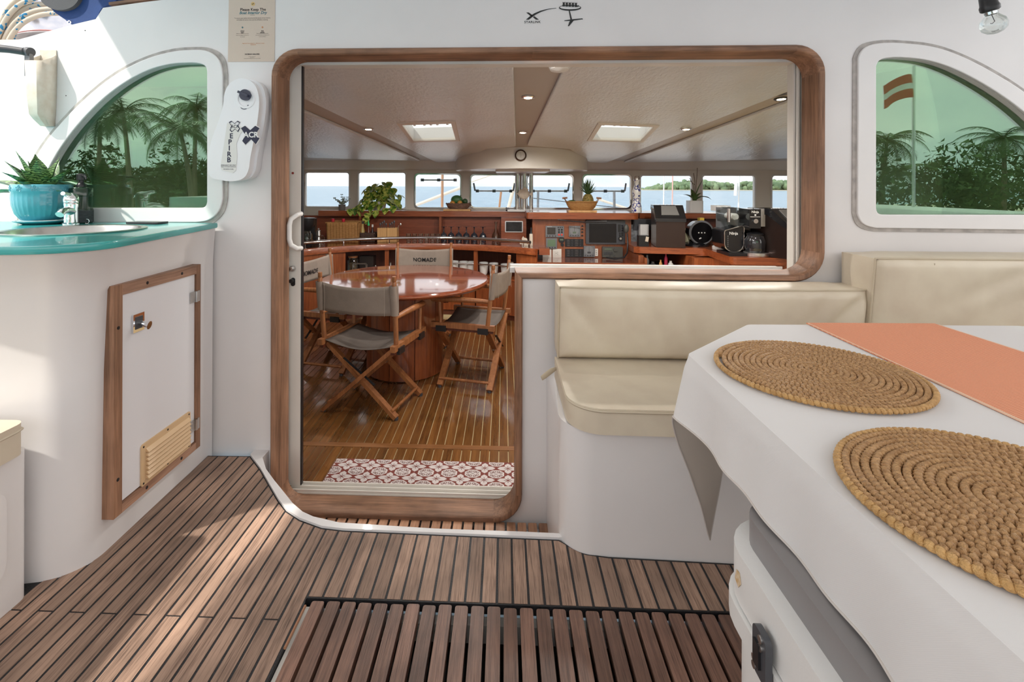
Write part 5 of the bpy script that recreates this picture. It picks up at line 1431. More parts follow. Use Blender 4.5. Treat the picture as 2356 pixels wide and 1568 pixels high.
# ---- niche behind the bar and the long window shelf
nb = empty('window_shelf', (-.9, 6.1, .55), 'mahogany shelf under the windows with a niche for glasses', 'shelf')
sx0 = PY(733, 484, 6.0).x; sxe = PY(1213, 488, 6.0).x
B().box(((sx0 + sxe) / 2, 6.14, .862), (sxe - sx0, .30, .066)).bevel(.006, 2).obj('shelf_board', m_mah, nb)
B().box(((sx0 - .4 + sxe) / 2, 6.095, .692), (sxe - sx0 + .8, .02, .275)).obj('niche_back', m_mahdark if False else wood('niche mahogany', (.27, .07, .03), (.15, .034, .014), 'X', 36, .4, vary=.03), nb)
for px in (826, 1012):
    x = PY(px, 520, 5.9).x; B().box((x, 6.02, .690), (.028, .16, .274)).obj('divider', m_mahz, nb)
bx0, bx1 = PY(1153, 520, 5.75).x, PY(1211, 520, 5.75).x
tbx = B().box(((bx0 + bx1) / 2, 5.92, .692), (bx1 - bx0, .34, .272)).bevel(.015, 3).obj('screen_housing', m_mah, nb)
q0, q1 = PY(1162, 508, 5.75), PY(1203, 534, 5.75)
sc1 = B().prism(rrect(q0.x, q1.z, q1.x, q0.z, .008), 0, .008, at_y(0, 5.75, 0)).bevel(.002, 1).obj('screen_frame', m_alu, nb)
B().box(((q0.x + q1.x) / 2, 5.7415, (q0.z + q1.z) / 2), (q1.x - q0.x - .02, .002, q0.z - q1.z - .018)).obj('screen_glass', plain('dark display', (.012, .013, .015), .12, noise=.5, nscale=14, dark=(.03, .032, .035)), sc1)
# wall panel left of shelf
tag(B().box((-2.9, 6.15, .80), (.75, .12, .2)).obj('trim_10', m_cream), 'cream moulded ledge at the left end of the window shelf', kind='structure')

CT = .5535
def ground(px, y): return PY(px, 540, y).x
# coffee maker at the left end
x, y = ground(708, 5.25), 5.25
cm = empty('drip_coffee_maker', (x, y, CT), 'black drip coffee maker with a glass jug at the left end of the bar', 'coffee maker')
B().box((x, y, CT + .012), (.17, .22, .024)).bevel(.006, 2).obj('base', m_black, cm)
B().box((x - .03, y + .085, CT + .15), (.17, .06, .28)).bevel(.01, 2).obj('tower', m_black, cm)
B().lathe([(0, 0), (.06, 0), (.075, .03), (.078, .10), (.03, .105), (0, .105)], (x, y - .01, CT + .20), 20).obj('filter_head', m_black, cm)
B().lathe([(0, 0), (.06, 0), (.068, .02), (.062, .10), (.045, .125), (.045, .135), (.042, .135), (.058, .098), (.064, .02), (0, .006)], (x, y - .03, CT + .026), 22).obj('glass_jug', m_clear, cm)
B().lathe([(0, .004), (.058, .006), (.062, .05), (0, .05)], (x, y - .03, CT + .028), 20).obj('coffee', plain('black coffee', (.01, .005, .003), .1), cm)
B().tube([(x + .06, y - .06, CT + .15), (x + .11, y - .07, CT + .145), (x + .12, y - .07, CT + .10), (x + .095, y - .065, CT + .05), (x + .07, y - .06, CT + .04)], .009, 8).obj('jug_handle', m_black, cm)
o = B().lathe([(0, 0), (.035, 0), (.028, .06), (.02, .075), (.03, .085), (.024, .14), (.008, .15), (.010, .165), (0, .168)], (ground(733, 5.5), 5.5, CT), 12).obj('moka_pot', m_steel); tag(o, 'small steel moka pot left of the wicker basket', 'moka pot')
o = B().lathe([(0, 0), (.028, 0), (.028, .07), (.02, .08), (.02, .095), (0, .098)], (ground(741, 5.42), 5.42, CT), 14).obj('sugar_jar', m_clear); tag(o, 'small glass sugar jar beside the moka pot', 'jar')
# wicker basket
m_wick, t, bs = nodes('golden wicker'); L = t.links.new
tc = t.nodes.new('ShaderNodeTexCoord'); br = t.nodes.new('ShaderNodeTexBrick'); br.inputs['Scale'].default_value = 38; br.inputs['Color1'].default_value = (.52, .27, .09, 1); br.inputs['Color2'].default_value = (.42, .20, .06, 1); br.inputs['Mortar'].default_value = (.16, .07, .02, 1)
br.inputs['Mortar Size'].default_value = .035; br.inputs['Brick Width'].default_value = .8; br.inputs['Row Height'].default_value = .28
mp = t.nodes.new('ShaderNodeMapping'); mp.inputs['Rotation'].default_value = (R(90), 0, 0)
L(tc.outputs['Object'], mp.inputs[0]); L(mp.outputs[0], br.inputs['Vector']); L(br.outputs['Color'], bs.inputs['Base Color']); setin(bs, rough=.7)
bp = t.nodes.new('ShaderNodeBump'); bp.inputs['Strength'].default_value = .7; bp.inputs['Distance'].default_value = .006; L(br.outputs['Fac'], bp.inputs['Height']); bp.invert = True; L(bp.outputs[0], bs.inputs['Normal'])
def basket_box(name, x0, x1, y0, y1, z0, z1, label, mat, ribs=0):
    r = empty(name, ((x0 + x1) / 2, (y0 + y1) / 2, z0), label, 'basket')
    w = .012; ox = .012
    for nm, a, c in (('front_panel', (x0, y0), (x1, y0)), ('back_panel', (x0, y1), (x1, y1)), ('side_panel', (x0, y0), (x0, y1)), ('side_panel', (x1, y0), (x1, y1))):
        b = B(); a, c = Vector(a), Vector(c); n = max(8, int((c - a).length / .009)); d = (c - a).normalized(); nn = Vector((d.y, -d.x))
        if nn.dot((a + c) / 2 - Vector(((x0 + x1) / 2, (y0 + y1) / 2))) < 0: nn = -nn
        def pt(u, v, a=a, c=c, nn=nn):
            p = a + (c - a) * u + nn * (.006 * abs(math.sin(u * PI * (ribs or 9))) + ox * v)
            return (p.x, p.y, z0 + (z1 - z0) * v)
        b.grid(pt, n, 8); o = b.obj(nm, mat, r, ang=80)
        md = o.modifiers.new('weave', 'SOLIDIFY'); md.thickness = .008
    B().box(((x0 + x1) / 2, (y0 + y1) / 2, z0 + .008), (x1 - x0, y1 - y0, .012)).obj('bottom', mat, r)
    B().tube([(x0 - ox, y0 - ox, z1), (x1 + ox, y0 - ox, z1), (x1 + ox, y1 + ox, z1), (x0 - ox, y1 + ox, z1)], .010, 8, closed=True).obj('rim', mat, r)
    return r
bx0, bx1 = ground(752, 5.55), ground(822, 5.55)
basket_box('wicker_basket', bx0, bx1, 5.56, 5.78, CT, CT + .225, 'rectangular golden wicker basket on the bar', m_wick, 10)
for k, (px, lab) in enumerate(((766, 'bottle with a red cap at the left in the wicker basket'), (790, 'bottle with a red cap at the right in the wicker basket'))):
    x = ground(px, 5.68); bt = empty('bottle', (x, 5.68, CT + .016), lab, 'bottle', 'red capped bottles in the wicker basket')
    B().lathe([(0, 0), (.032, 0), (.032, .15), (.014, .19), (.014, .215)], (x, 5.68, CT + .016), 16).obj('body', plain('brown sauce', (.16, .05, .03), .2), bt)
    B().lathe([(0, 0), (.018, 0), (.018, .036), (0, .037)], (x, 5.68, CT + .228), 14).obj('cap', plain('red plastic', (.55, .015, .035), .35), bt)
m_wickd = plain('dark brown wicker', (.075, .038, .026), .7, noise=.5, nscale=60, bump=.6, bscale=120)
bx0, bx1 = ground(829, 5.62), ground(860, 5.62)
basket_box('sauce_basket', bx0, bx1, 5.63, 5.76, CT, CT + .10, 'small dark brown basket of sauce bottles on the bar', m_wickd, 7)
for px, y, h, rr, cb_, cc, lab, capname in ((834, 5.69, .19, .026, (.42, .30, .10), (.02, .02, .02), 'amber dressing bottle with a black cap in the sauce basket', 'black_cap'), (848, 5.68, .17, .022, (.10, .02, .012), (.02, .42, .12), 'dark chili sauce bottle with a green nozzle in the sauce basket', 'green_nozzle'), (857, 5.72, .15, .019, (.05, .03, .03), (.72, .70, .68), 'small dark bottle with a white cap in the sauce basket', 'white_cap')):
    x = ground(px, y); bt = empty('sauce_bottle', (x, y, CT + .02), lab, 'bottle', 'sauce bottles')
    B().lathe([(0, 0), (rr, 0), (rr, h * .6), (rr * .5, h * .85), (rr * .5, h)], (x, y, CT + .016), 16).obj('body', plain('sauce ' + capname, cb_, .15, coat=.4), bt)
    pf = [(0, 0), (rr * .62, 0), (rr * .62, .02), (.008, .03), (.003, .065), (0, .066)] if 'green' in capname else [(0, 0), (rr * .6, 0), (rr * .6, .03), (0, .031)]
    B().lathe(pf, (x, y, CT + .016 + h), 14).obj('cap', plain(capname, cc, .4), bt)
# bamboo utensil boxes
m_bam = wood('pale bamboo', (.66, .38, .16), (.50, .27, .10), 'Z', 30, .5, vary=.03)
for k, (pa, pb_, lab) in enumerate(((868, 889.5, 'left of two pale bamboo utensil boxes on the bar'), (890.5, 913, 'right of two pale bamboo utensil boxes with cutlery sticking out'))):
    x0, x1 = ground(pa, 5.62), ground(pb_, 5.62); bx = empty('utensil_box', ((x0 + x1) / 2, 5.67, CT), lab, 'utensil box', 'bamboo utensil boxes')
    for nm, c, d in (('front_panel', ((x0 + x1) / 2, 5.625, CT + .082), (x1 - x0, .008, .164)), ('back_panel', ((x0 + x1) / 2, 5.725, CT + .082), (x1 - x0, .008, .164)), ('side_panel', (x0 + .004, 5.675, CT + .082), (.008, .092, .164)), ('side_panel', (x1 - .004, 5.675, CT + .082), (.008, .092, .164))):
        B().box(c, d).obj(nm, m_bam, bx)
    for j in range(4):
        xx = x0 + .02 + j * (x1 - x0 - .04) / 3
        hh = .19 + .015 * ((j * 7 + k * 3) % 3); tl = .05 if (k == 1 and j == 3) else .0
        u = B().cyl((xx, 5.675, CT + .03), (xx + tl * .6, 5.675, CT + hh), .004, n=6).ball((xx + tl, 5.675, CT + hh + .012), .011, 8, 6, (1, .35, 1.5)).obj('cutlery', m_steel if (k == 1 and j == 3) else m_dgrey)
        tag(u, ['dark spoon handle first from the left', 'dark spoon handle second from the left', 'dark spoon handle third from the left', 'dark spoon handle fourth from the left'][j] + (' in the left bamboo box' if k == 0 else ' in the right bamboo box'), 'cutlery', 'cutlery in the bamboo boxes')
# tumblers and upturned goblets
tum = B().lathe([(0, 0), (.026, 0), (.031, .085), (.029, .085), (.024, .008), (0, .008)], n=16).mesh('tumbler'); tum.materials.append(m_clear)
TL = ['first', 'second', 'third', 'fourth', 'fifth', 'sixth']
for k, px in enumerate((940, 954, 968, 982, 995, 1007)):
    o = mesh_obj('tumbler', tum, None); o.location = (ground(px, 5.80), 5.80, CT); tag(o, 'clear glass tumbler, %s from the bamboo boxes in the row' % TL[k], 'tumbler', 'clear tumblers on the bar')
m_smoke = plain('smoky dark glass', (.02, .024, .034), .06, coat=1.0)
gob = B().lathe([(.036, 0), (.041, .03), (.042, .055), (.034, .085), (.012, .102), (.006, .11), (.0055, .155), (.012, .166), (.036, .170), (.036, .173), (0, .175)], n=22).mesh('goblet'); gob.materials.append(m_smoke)
for k, px in enumerate((1021, 1038, 1055.5, 1073, 1091, 1111)):
    o = mesh_obj('goblet', gob, None); o.location = (ground(px, 5.78), 5.78, CT); tag(o, 'upturned dark goblet, %s from the niche divider' % TL[k], 'goblet', 'upturned dark goblets in the niche')
x = ground(1141, 5.86); o = B().lathe([(0, 0), (.044, 0), (.05, .03), (.046, .07), (.022, .115), (.013, .15), (.013, .19), (.02, .225), (.018, .225), (.010, .19), (.010, .15), (.02, .11), (.043, .07), (.046, .03), (0, .008)], (x, 5.86, CT), 22).obj('decanter', m_clear); tag(o, 'clear glass decanter left of the wall screen', 'decanter')
# ship model at the right end
x, y = ground(1208, 5.40), 5.40
sh = empty('ship_ornament', (x, y, CT), 'small cream ship ornament at the right end of the bar', 'ornament')
m_bone = plain('bone resin', (.72, .62, .50), .6, noise=.2, nscale=30)
B().prism([(-.055, .02), (-.065, .045), (.065, .05), (.05, .02)], -.018, .018, at_y(x, y, CT)).bevel(.006, 2).obj('hull', m_bone, sh)
B().box((x, y, CT + .012), (.07, .03, .024)).bevel(.004, 1).obj('stand', m_bone, sh)
B().prism([(-.03, .05), (-.035, .08), (-.02, .105), (-.012, .09), (.02, .08), (.03, .05)], -.004, .004, at_y(x, y, CT)).obj('sail', m_bone, sh)
x2 = ground(1222, 5.42); bt = empty('small_bottle', (x2, 5.42, CT), 'cream labelled bottle with a black neck beside the ship ornament', 'bottle')
B().lathe([(0, 0), (.02, 0), (.02, .12), (.016, .13)], (x2, 5.42, CT), 14).obj('body', m_bone, bt); B().lathe([(.016, 0), (.010, .02), (.009, .07), (0, .071)], (x2, 5.42, CT + .128), 12).obj('neck', m_black, bt)

# ---- on the window shelf
SH = .8955
x, y = PY(787, 470, 6.12).x, 6.12
gp = empty('grey_planter', (x, y, SH), 'small grey pot with a silvery green sprig on the window shelf', 'planter')
B().lathe([(0, 0), (.038, 0), (.044, .07), (.041, .07), (.038, .06), (0, .058)], (x, y, SH + .0005), 20).obj('pot', plain('grey concrete', (.20, .18, .17), .8), gp)
m_sage = plain('silvery sage leaf', (.30, .34, .25), .7, noise=.3, nscale=50)
random.seed(3)
for k in range(11):
    az = random.uniform(0, 2 * PI); ln = random.uniform(.2, 1.1); l_ = random.uniform(.08, .14); b = B(); pts = []
    for q in range(5):
        u = q / 4; pts.append((x + math.cos(az) * math.sin(ln) * l_ * u, y + math.sin(az) * math.sin(ln) * l_ * u * .6, SH + .062 + math.cos(ln) * l_ * u))
    b.tube(pts, .0016, 5)
    for p in pts[1:]:
        for s_ in (-1, 1): b.ball((p[0] + s_ * .009, p[1], p[2] + .004), .0085, 6, 4, (1, .5, .7))
    b.obj('sprig', m_sage, gp)
# pothos
m_poth, t, bs = nodes('variegated pothos leaf'); L = t.links.new
tc = t.nodes.new('ShaderNodeTexCoord'); nz_ = t.nodes.new('ShaderNodeTexNoise'); nz_.inputs['Scale'].default_value = 26; nz_.inputs['Detail'].default_value = 3
cr_ = t.nodes.new('ShaderNodeValToRGB'); cr_.color_ramp.elements[0].color = (.05, .16, .015, 1); cr_.color_ramp.elements[0].position = .40; cr_.color_ramp.elements[1].color = (.55, .58, .12, 1); cr_.color_ramp.elements[1].position = .62
oi = t.nodes.new('ShaderNodeObjectInfo'); L(tc.outputs['Object'], nz_.inputs['Vector']); L(nz_.outputs[0], cr_.inputs[0]); L(cr_.outputs[0], bs.inputs['Base Color']); setin(bs, rough=.35)
bs.inputs['Subsurface Weight'].default_value = 0.0
x, y = PY(872, 470, 6.10).x, 6.12
po = empty('pothos_plant', (x, y, SH), 'bushy variegated pothos trailing over the window shelf', 'plant')
B().lathe([(0, 0), (.07, 0), (.09, .11), (.085, .11), (.07, .02), (0, .015)], (x, y, SH + .0005), 24).obj('pot', m_white, po)
def pleaf(p, az, tilt_, s_, par):
    b = B(); rows = [(0, .0), (.08, .30), (.22, .46), (.42, .44), (.66, .30), (.86, .14), (1.0, .0)]
    M = Matrix.Translation(p) @ Matrix.Rotation(az, 4, 'Z') @ Matrix.Rotation(tilt_, 4, 'Y')
    vs = []
    for u, w in rows:
        for q in (-1, 0, 1): vs.append(M @ Vector((u * s_ - (.10 * s_ if (abs(q) and u < .1) else 0), q * w * s_, -.12 * s_ * u * u + .10 * abs(q) * w * s_)))
    b._new(vs, [(i * 3 + j, i * 3 + j + 1, (i + 1) * 3 + j + 1, (i + 1) * 3 + j) for i in range(6) for j in range(2)])
    return b.obj('leaf', m_poth, par, ang=80, fix=False)
random.seed(11)
for k in range(95):
    a = random.uniform(0, 2 * PI); e_ = random.uniform(-.15, 1.45); rr = random.uniform(.10, .27)
    p = Vector((x + rr * 1.05 * math.cos(a) * math.cos(e_) + .02, y - .03 + min(.12, rr * .75 * math.sin(a) * math.cos(e_)), SH + .09 + rr * 1.0 * math.sin(e_)))
    if p.y > 6.22: p.y = 6.22
    pleaf(p, math.atan2(math.sin(a) - .9, math.cos(a)) + random.uniform(-.6, .6), random.uniform(.3, 1.2), random.uniform(.075, .115), po)
for (dx, dy, dz) in ((-.27, -.12, .0), (-.33, -.13, -.015), (-.22, -.13, -.02), (-.10, -.17, -.06), (-.12, -.17, -.11), (-.05, -.16, -.05), (-.16, -.15, .02), (.0, -.16, -.03), (.12, -.15, .0), (.2, -.12, .02), (.24, -.10, .10), (.26, -.08, .16), (.13, -.05, .32), (.1, -.1, .26)):
    pleaf(Vector((x + dx, y + dy, SH + .03 + dz)), random.uniform(3.6, 5.8), random.uniform(.6, 1.3), .095, po)
for k in range(9):
    a = random.uniform(0, 2 * PI); B().tube([(x, y - .02, SH + .08), (x + .08 * math.cos(a), y - .02 + .06 * math.sin(a), SH + .17), (x + .2 * math.cos(a), y - .04 + .08 * math.sin(a), SH + .16 + .05 * math.sin(a))], .0025, 5).obj('stem', plain('vine stem %d' % k, (.20, .30, .08), .5), po)
# fruit basket on a board
x, y = PY(1054, 470, 6.10).x, 6.12
def board(px, wdt, lab):
    xx = PY(px, 480, 6.08).x
    o = B().box((xx, 6.10, SH + .012), (wdt, .18, .022)).bevel(.003, 1).obj('wooden_board', m_bam); tag(o, lab, 'board'); return SH + .0235
zb = board(1052, .33, 'pale wooden board under the shallow fruit basket')
fb = empty('fruit_basket', (x, y, zb), 'shallow brown woven basket on a board beside the mast post', 'basket')
m_wickb = plain('brown cane weave', (.22, .12, .085), .7, noise=.5, nscale=40, bump=.6, bscale=90)
B().lathe([(0, 0), (.11, 0), (.135, .02), (.150, .055), (.150, .065), (.140, .06), (.125, .025), (.105, .012), (0, .01)], (x, y, zb + .0005), 36, sy=.55).obj('bowl', m_wickb, fb)
B().tube([(x + .150 * math.cos(2 * PI * k / 40), y + .0825 * math.sin(2 * PI * k / 40), zb + .064 + .004 * math.sin(k * 2.4)) for k in range(40)], .007, 6, closed=True).obj('rim_braid', m_wickb, fb)
def fruit(nm, cat, px, py, Y, r, col, sc, lab, grp=None, noise=.15, pty=None):
    p = PY(px, py, Y); o = B().ball(p, r, 16, 12, sc).obj(nm, plain('%s skin %d' % (nm, px), col, .4, noise=noise, nscale=30)); tag(o, lab, cat, grp); return o
fruit('watermelon', 'melon', 1051, 459.5, 6.13, .062, (.05, .16, .05), (1.2, .8, .95), 'dark green melon in the shallow basket')
fruit('avocado', 'avocado', 1070, 463, 6.14, .032, (.04, .09, .03), (1.1, 1, 1.1), 'small dark avocado beside the melon')
fruit('orange', 'orange', 1041, 467, 6.09, .030, (.62, .27, .05), (1.1, 1, 1), 'orange at the left of the melon basket', 'oranges in the shallow basket')
fruit('orange', 'orange', 1058, 466, 6.09, .028, (.62, .30, .07), (1.1, 1, 1), 'orange at the right of the melon basket', 'oranges in the shallow basket')
# mast post with its small fish
mx0 = PY(1200, 440, 6.0).x
mp_ = empty('mast_post', (mx0, 6.0, .9), 'polished steel mast post tubes between the middle windows', 'post')
for px, rr in ((1190, .028), (1206, .030), (1222, .026)):
    xx = PY(px, 440, 6.02).x; B().cyl((xx, 6.02, SH), (xx, 6.02, 1.40), rr, n=24).obj('tube', m_chrome, mp_)
B().box((mx0, 6.03, SH + .012), (.34, .15, .024)).bevel(.004, 1).obj('foot_plate', m_white, mp_)
fp_ = PY(1207, 446, 5.92)
fi = empty('fish_ornament', (fp_.x, 5.92, fp_.z), 'carved cream fish hanging on the steel mast post', 'ornament')
B().ball((fp_.x - .01, 5.925, fp_.z), .066, 20, 14, (1.05, .28, .95)).obj('body', m_bone, fi)
B().prism([(.05, 0), (.10, .03), (.092, 0), (.10, -.035)], -.006, .006, at_y(fp_.x, 5.925, fp_.z)).bevel(.003, 1).obj('tail', m_bone, fi)
B().prism([(-.03, .05), (.0, .085), (.05, .05), (.02, .03)], -.005, .005, at_y(fp_.x, 5.925, fp_.z)).obj('dorsal_fin', m_bone, fi)
B().prism([(-.075, .006), (-.10, .010), (-.10, .002), (-.075, -.008)], -.006, .006, at_y(fp_.x, 5.925, fp_.z)).obj('snout', m_bone, fi)
B().tube([(fp_.x, 5.925, fp_.z + .05), (fp_.x - .003, 5.95, fp_.z + .15)], .0015, 4).obj('string', m_bone, fi)
# two dark sunglasses lenses and a sheet of paper on the shelf
for k, px in enumerate((1169, 1187)):
    p = PY(px, 485, 5.99); o = B().ball((p.x, 6.02, SH + .014), .026, 12, 8, (1.2, .8, .55)).obj('dark_pebble', m_black); tag(o, ['dark round lens cap left of the mast foot', 'dark round lens cap at the mast foot'][k], 'lens cap', 'lens caps on the window shelf')
# barometer on the fairing
YC = 5.085
bq = PY(1198, 357, YC)
cl_ = empty('barometer', (bq.x, YC, bq.z), 'round brass rimmed barometer on the cream mast fairing', 'barometer')
B().lathe([(.058, 0), (.060, .012), (.050, .018), (.046, .014), (.046, .006)], (bq.x, YC + .012, bq.z), 32, Matrix.Rotation(R(90), 4, 'X'), caps=False).obj('rim', plain('dark wood rim', (.06, .03, .02), .35), cl_)
B().cyl((bq.x, YC + .012, bq.z), (bq.x, YC + .004, bq.z), .047, n=32).obj('dial', plain('pale dial', (.62, .58, .52), .5), cl_)
for a, l_ in ((100, .034), (280, .024), (20, .015)):
    B().bar((bq.x, YC + .0025, bq.z), (bq.x + l_ * math.cos(R(a)), YC + .0025, bq.z + l_ * math.sin(R(a))), .001, .004, up=(0, 1, 0)).obj('needle', m_black, cl_)
# ================================================================== SALOON, STARBOARD SIDE
YP = 5.5
nav = empty('navigation_station', (PY(1345, 590, YP).x, YP, .42), 'mahogany navigation panel full of grey marine instruments', 'instrument panel')
nx0_, nx1_ = PY(1230, 540, YP).x, PY(1452, 540, YP).x
B().box(((nx0_ + nx1_) / 2, YP + .012, .63), (nx1_ - nx0_, .024, .43)).obj('backboard', wood('panel mahogany', (.34, .11, .045), (.20, .055, .022), 'Z', 36, .35, coat=.3, vary=.02), nav)
B().box((nx0_ - .01, YP + .05, .63), (.03, .14, .43)).obj('side_cheek', m_mahz, nav)
def inst(name, a, b_, c, d, dep, mat, par=nav, r=.004, y=YP):
    p, q = PY(a, b_, y), PY(c, d, y)
    return B().prism(rrect(p.x, q.z, q.x, p.z, r, 3), 0, dep, at_y(0, y, 0)).bevel(.0025, 2, 50).obj(name, mat, par)
def face(name, a, b_, c, d, y, mat, par, dep=.002):
    p, q = PY(a, b_, y), PY(c, d, y); return B().box(((p.x + q.x) / 2, y - dep / 2, (p.z + q.z) / 2), (q.x - p.x, dep, p.z - q.z)).obj(name, mat, par)
def knob(name, a, b_, r, y, mat, par, dep=.010):
    p = PY(a, b_, y); return B().cyl((p.x, y, p.z), (p.x, y - dep, p.z), r, n=14).obj(name, mat, par)
m_lcd = plain('grey green display', (.13, .17, .12), .25); m_lcdb = plain('dim brown display', (.045, .04, .035), .25); m_dial = plain('instrument dial grey', (.22, .225, .23), .4)
m_red = plain('red button', (.75, .05, .03), .4); m_olive = plain('olive grey plastic', (.075, .075, .065), .5)
Y1 = YP - .022
i_ = inst('autopilot_unit', 1255, 519, 1297, 545, .022, m_grey); face('display', 1259, 523, 1278, 539, Y1, m_lcdb, i_)
for a, b_ in ((1286, 528), (1292.5, 528), (1286, 533.5), (1292.5, 533.5)): knob('key', a, b_, .010, Y1, m_black, i_, .006)
for a in (1286, 1292.5): knob('red_key', a, 539.5, .010, Y1, m_red, i_, .006)
for a in (1284.5, 1289, 1293.5): knob('key', a, 523, .006, Y1, m_black, i_, .005)
for a in (1259, 1265, 1271.5, 1278): knob('key', a, 542.5, .006, Y1, m_black, i_, .005)
p = PY(1262, 520.5, Y1); text('lettering', 'Raymarine', .012, at_y(p.x + .012, Y1 - .0005, p.z - .002), m_white, i_)
i_ = inst('depth_unit', 1256, 547, 1281, 571, .024, m_grey); face('display', 1260, 551, 1278, 566.5, YP - .024, plain('greenish display', (.13, .20, .12), .3), i_)  # display face is a plain greenish colour
for a in (1260, 1265, 1270.5, 1277): knob('key', a, 569, .006, YP - .024, m_black, i_, .005)
i_ = knob('round_gauge', 1292, 551.5, .034, YP, m_black, nav, .014); face('display', 1288, 549, 1296, 553, YP - .014, m_lcd, i_)
knob('small_gauge', 1293.5, 562.5, .018, YP, m_black, nav, .014)
def dial(nm, a, b_, c, d):
    i_ = inst(nm, a, b_, c, d, .022, m_grey); cx_, cy_ = (a + c) / 2, (b_ + d) / 2 - 1.5; p = PY(cx_, cy_, Y1)
    B().cyl((p.x, Y1, p.z), (p.x, Y1 - .002, p.z), .050, n=28).obj('dial_face', m_dial, i_)
    tk = B()
    for k in range(9):
        g = R(-30 + 30 * k); tk.bar((p.x + .040 * math.cos(g), Y1 - .0025, p.z + .040 * math.sin(g)), (p.x + .047 * math.cos(g), Y1 - .0025, p.z + .047 * math.sin(g)), .001, .004, up=(0, 1, 0))
    tk.obj('tick_marks', m_black, i_)
    B().bar((p.x, Y1 - .003, p.z - .01), (p.x, Y1 - .003, p.z + .040), .001, .004, up=(0, 1, 0)).obj('needle', m_black, i_)
    B().box((p.x, Y1 - .003, p.z - .022), (.036, .002, .020)).obj('readout', m_lcd if nm[0] == 'w' else m_dgrey, i_)
    for k in range(4): knob('key', a + (c - a) * (.15 + .23 * k), d - 2.6, .007, Y1, m_dgrey, i_, .005)
dial('wind_dial', 1308.5, 519, 1334.5, 544); dial('rudder_dial', 1342.5, 565, 1368, 590)
for b_ in (519.5, 526.5, 533.5, 541.5): knob('push_switch', 1339.5, b_, .010, YP, m_black, nav, .012)
i_ = inst('chart_plotter', 1347, 506, 1437, 561, .030, m_dgrey, r=.01); face('screen', 1355.5, 514, 1418, 558, YP - .03, plain('black screen', (.004, .004, .006), .08), i_)
face('rocker_key', 1422, 516, 1427.5, 533, YP - .03, m_black, i_, .006)
for a, b_ in ((1431.5, 519), (1431.5, 524), (1431.5, 530), (1426, 536.5), (1431, 536.5), (1426, 541), (1431, 541)): knob('key', a, b_, .009, YP - .03, m_black, i_, .006)
knob('rotary_knob', 1428, 548.5, .024, YP - .03, m_black, i_, .016); knob('rotary_cap', 1428, 548.5, .012, YP - .046, m_steel, i_, .003)
for b0, b1, nm in ((549, 567, 'breaker_panel'), (572, 591, 'breaker_panel')):
    i_ = inst(nm, 1300, b0, 1342, b1, .010, m_black)
    for k in range(4):
        for a, w in ((1306, 'PUMP'), (1325, 'LIGHTS')):
            p = PY(a, b0 + 3.5 + k * 4, YP - .01); text('lettering', w, .010, at_y(p.x + .008, YP - .0105, p.z), plain('panel print', (.30, .26, .24), .6) if 'panel print' not in MATS else MATS['panel print'], i_, ext=.0002)
            B().box((p.x + .048, YP - .013, p.z), (.012, .008, .008)).obj('toggle', m_dgrey, i_)
i_ = inst('switch_plate', 1368.5, 571.5, 1375.5, 588.5, .008, m_creamwhite)
for b_ in (576, 580, 584): knob('toggle', 1372, b_, .004, YP - .008, m_dgrey, i_, .005)
i_ = inst('radio_set', 1384.5, 566.5, 1431, 591, .040, m_olive); YR = YP - .04
face('display', 1391, 571, 1407.5, 574.5, YR, m_lcd, i_); knob('tuning_knob', 1415.5, 574, .020, YR, m_olive, i_, .014)
for k in range(5):
    for j in range(2): knob('key', 1391 + 4.2 * k, 580.5 + 3.6 * j, .0075, YR, m_dgrey, i_, .005)
for a in (1403, 1413): knob('key', a, 588, .007, YR, m_dgrey, i_, .005)
i_ = inst('black_socket', 1234, 571, 1247.5, 591, .012, m_black); knob('plug_hole', 1238, 579, .006, YP - .012, m_white, i_, .003)
for a in (1248.5, 1271.5):
    i_ = inst('power_socket', a, 572, a + 20, 591.5, .010, m_creamwhite); inst('socket_inset', a + 4, 576, a + 16, 588, .012, m_creamwhite, i_)
    for dx, dy in ((-2, 0), (1.5, -2), (1.5, 2)): knob('pin_hole', a + 10 + dx, 582 + dy, .003, YP - .0125, m_black, i_, .002)
p = PY(1441, 526, 5.40)
i_ = B().ball((p.x, 5.40, p.z), .05, 14, 10, (.55, .45, 1.0)).obj('hand_microphone', m_olive, nav)
B().tube([PY(1443, 537, 5.40), PY(1444.5, 560, 5.38), PY(1443, 582, 5.34), PY(1436, 592, 5.30), PY(1415, 595, 5.30), PY(1395, 592, 5.36)], .009, 8).obj('coiled_lead', m_black, nav)
B().tube([PY(1283, 505, 5.40), PY(1320, 509, 5.37), PY(1352, 511.5, 5.36), PY(1360, 510, 5.36), PY(1396, 509, 5.36)], [.006, .006, .006, .010, .010], 8).obj('lamp_arm', m_black, nav)
# desk and shelf of the navigation station
dk0, dk1 = PZ(1234, 600, .42).x, PZ(1466, 600, .42).x
nd = empty('chart_desk', ((dk0 + dk1) / 2, 5.2, SZ), 'glossy mahogany chart desk below the instrument panel', 'desk')
B().box(((dk0 + dk1) / 2, 5.24, .409), (dk1 - dk0, .50, .022)).obj('desk_top', m_mahtop, nd)
B().box(((dk0 + dk1) / 2, 4.985, .416), (dk1 - dk0 + .02, .022, .045)).bevel(.005, 2).obj('front_fiddle', m_mah, nd)
B().box((dk1 + .012, 5.24, .44), (.024, .52, .10)).bevel(.005, 2).obj('side_fiddle', m_mahz, nd)
B().box(((dk0 + dk1) / 2, 5.20, .07), (dk1 - dk0, .44, .62)).obj('desk_body', m_mahz, nd)
ns = empty('instrument_shelf', ((nx0_ + nx1_) / 2, 5.6, .84), 'mahogany shelf above the instrument panel', 'shelf')
sa, sb = PY(1212, 495, 5.40).x, PY(1472, 495, 5.40).x
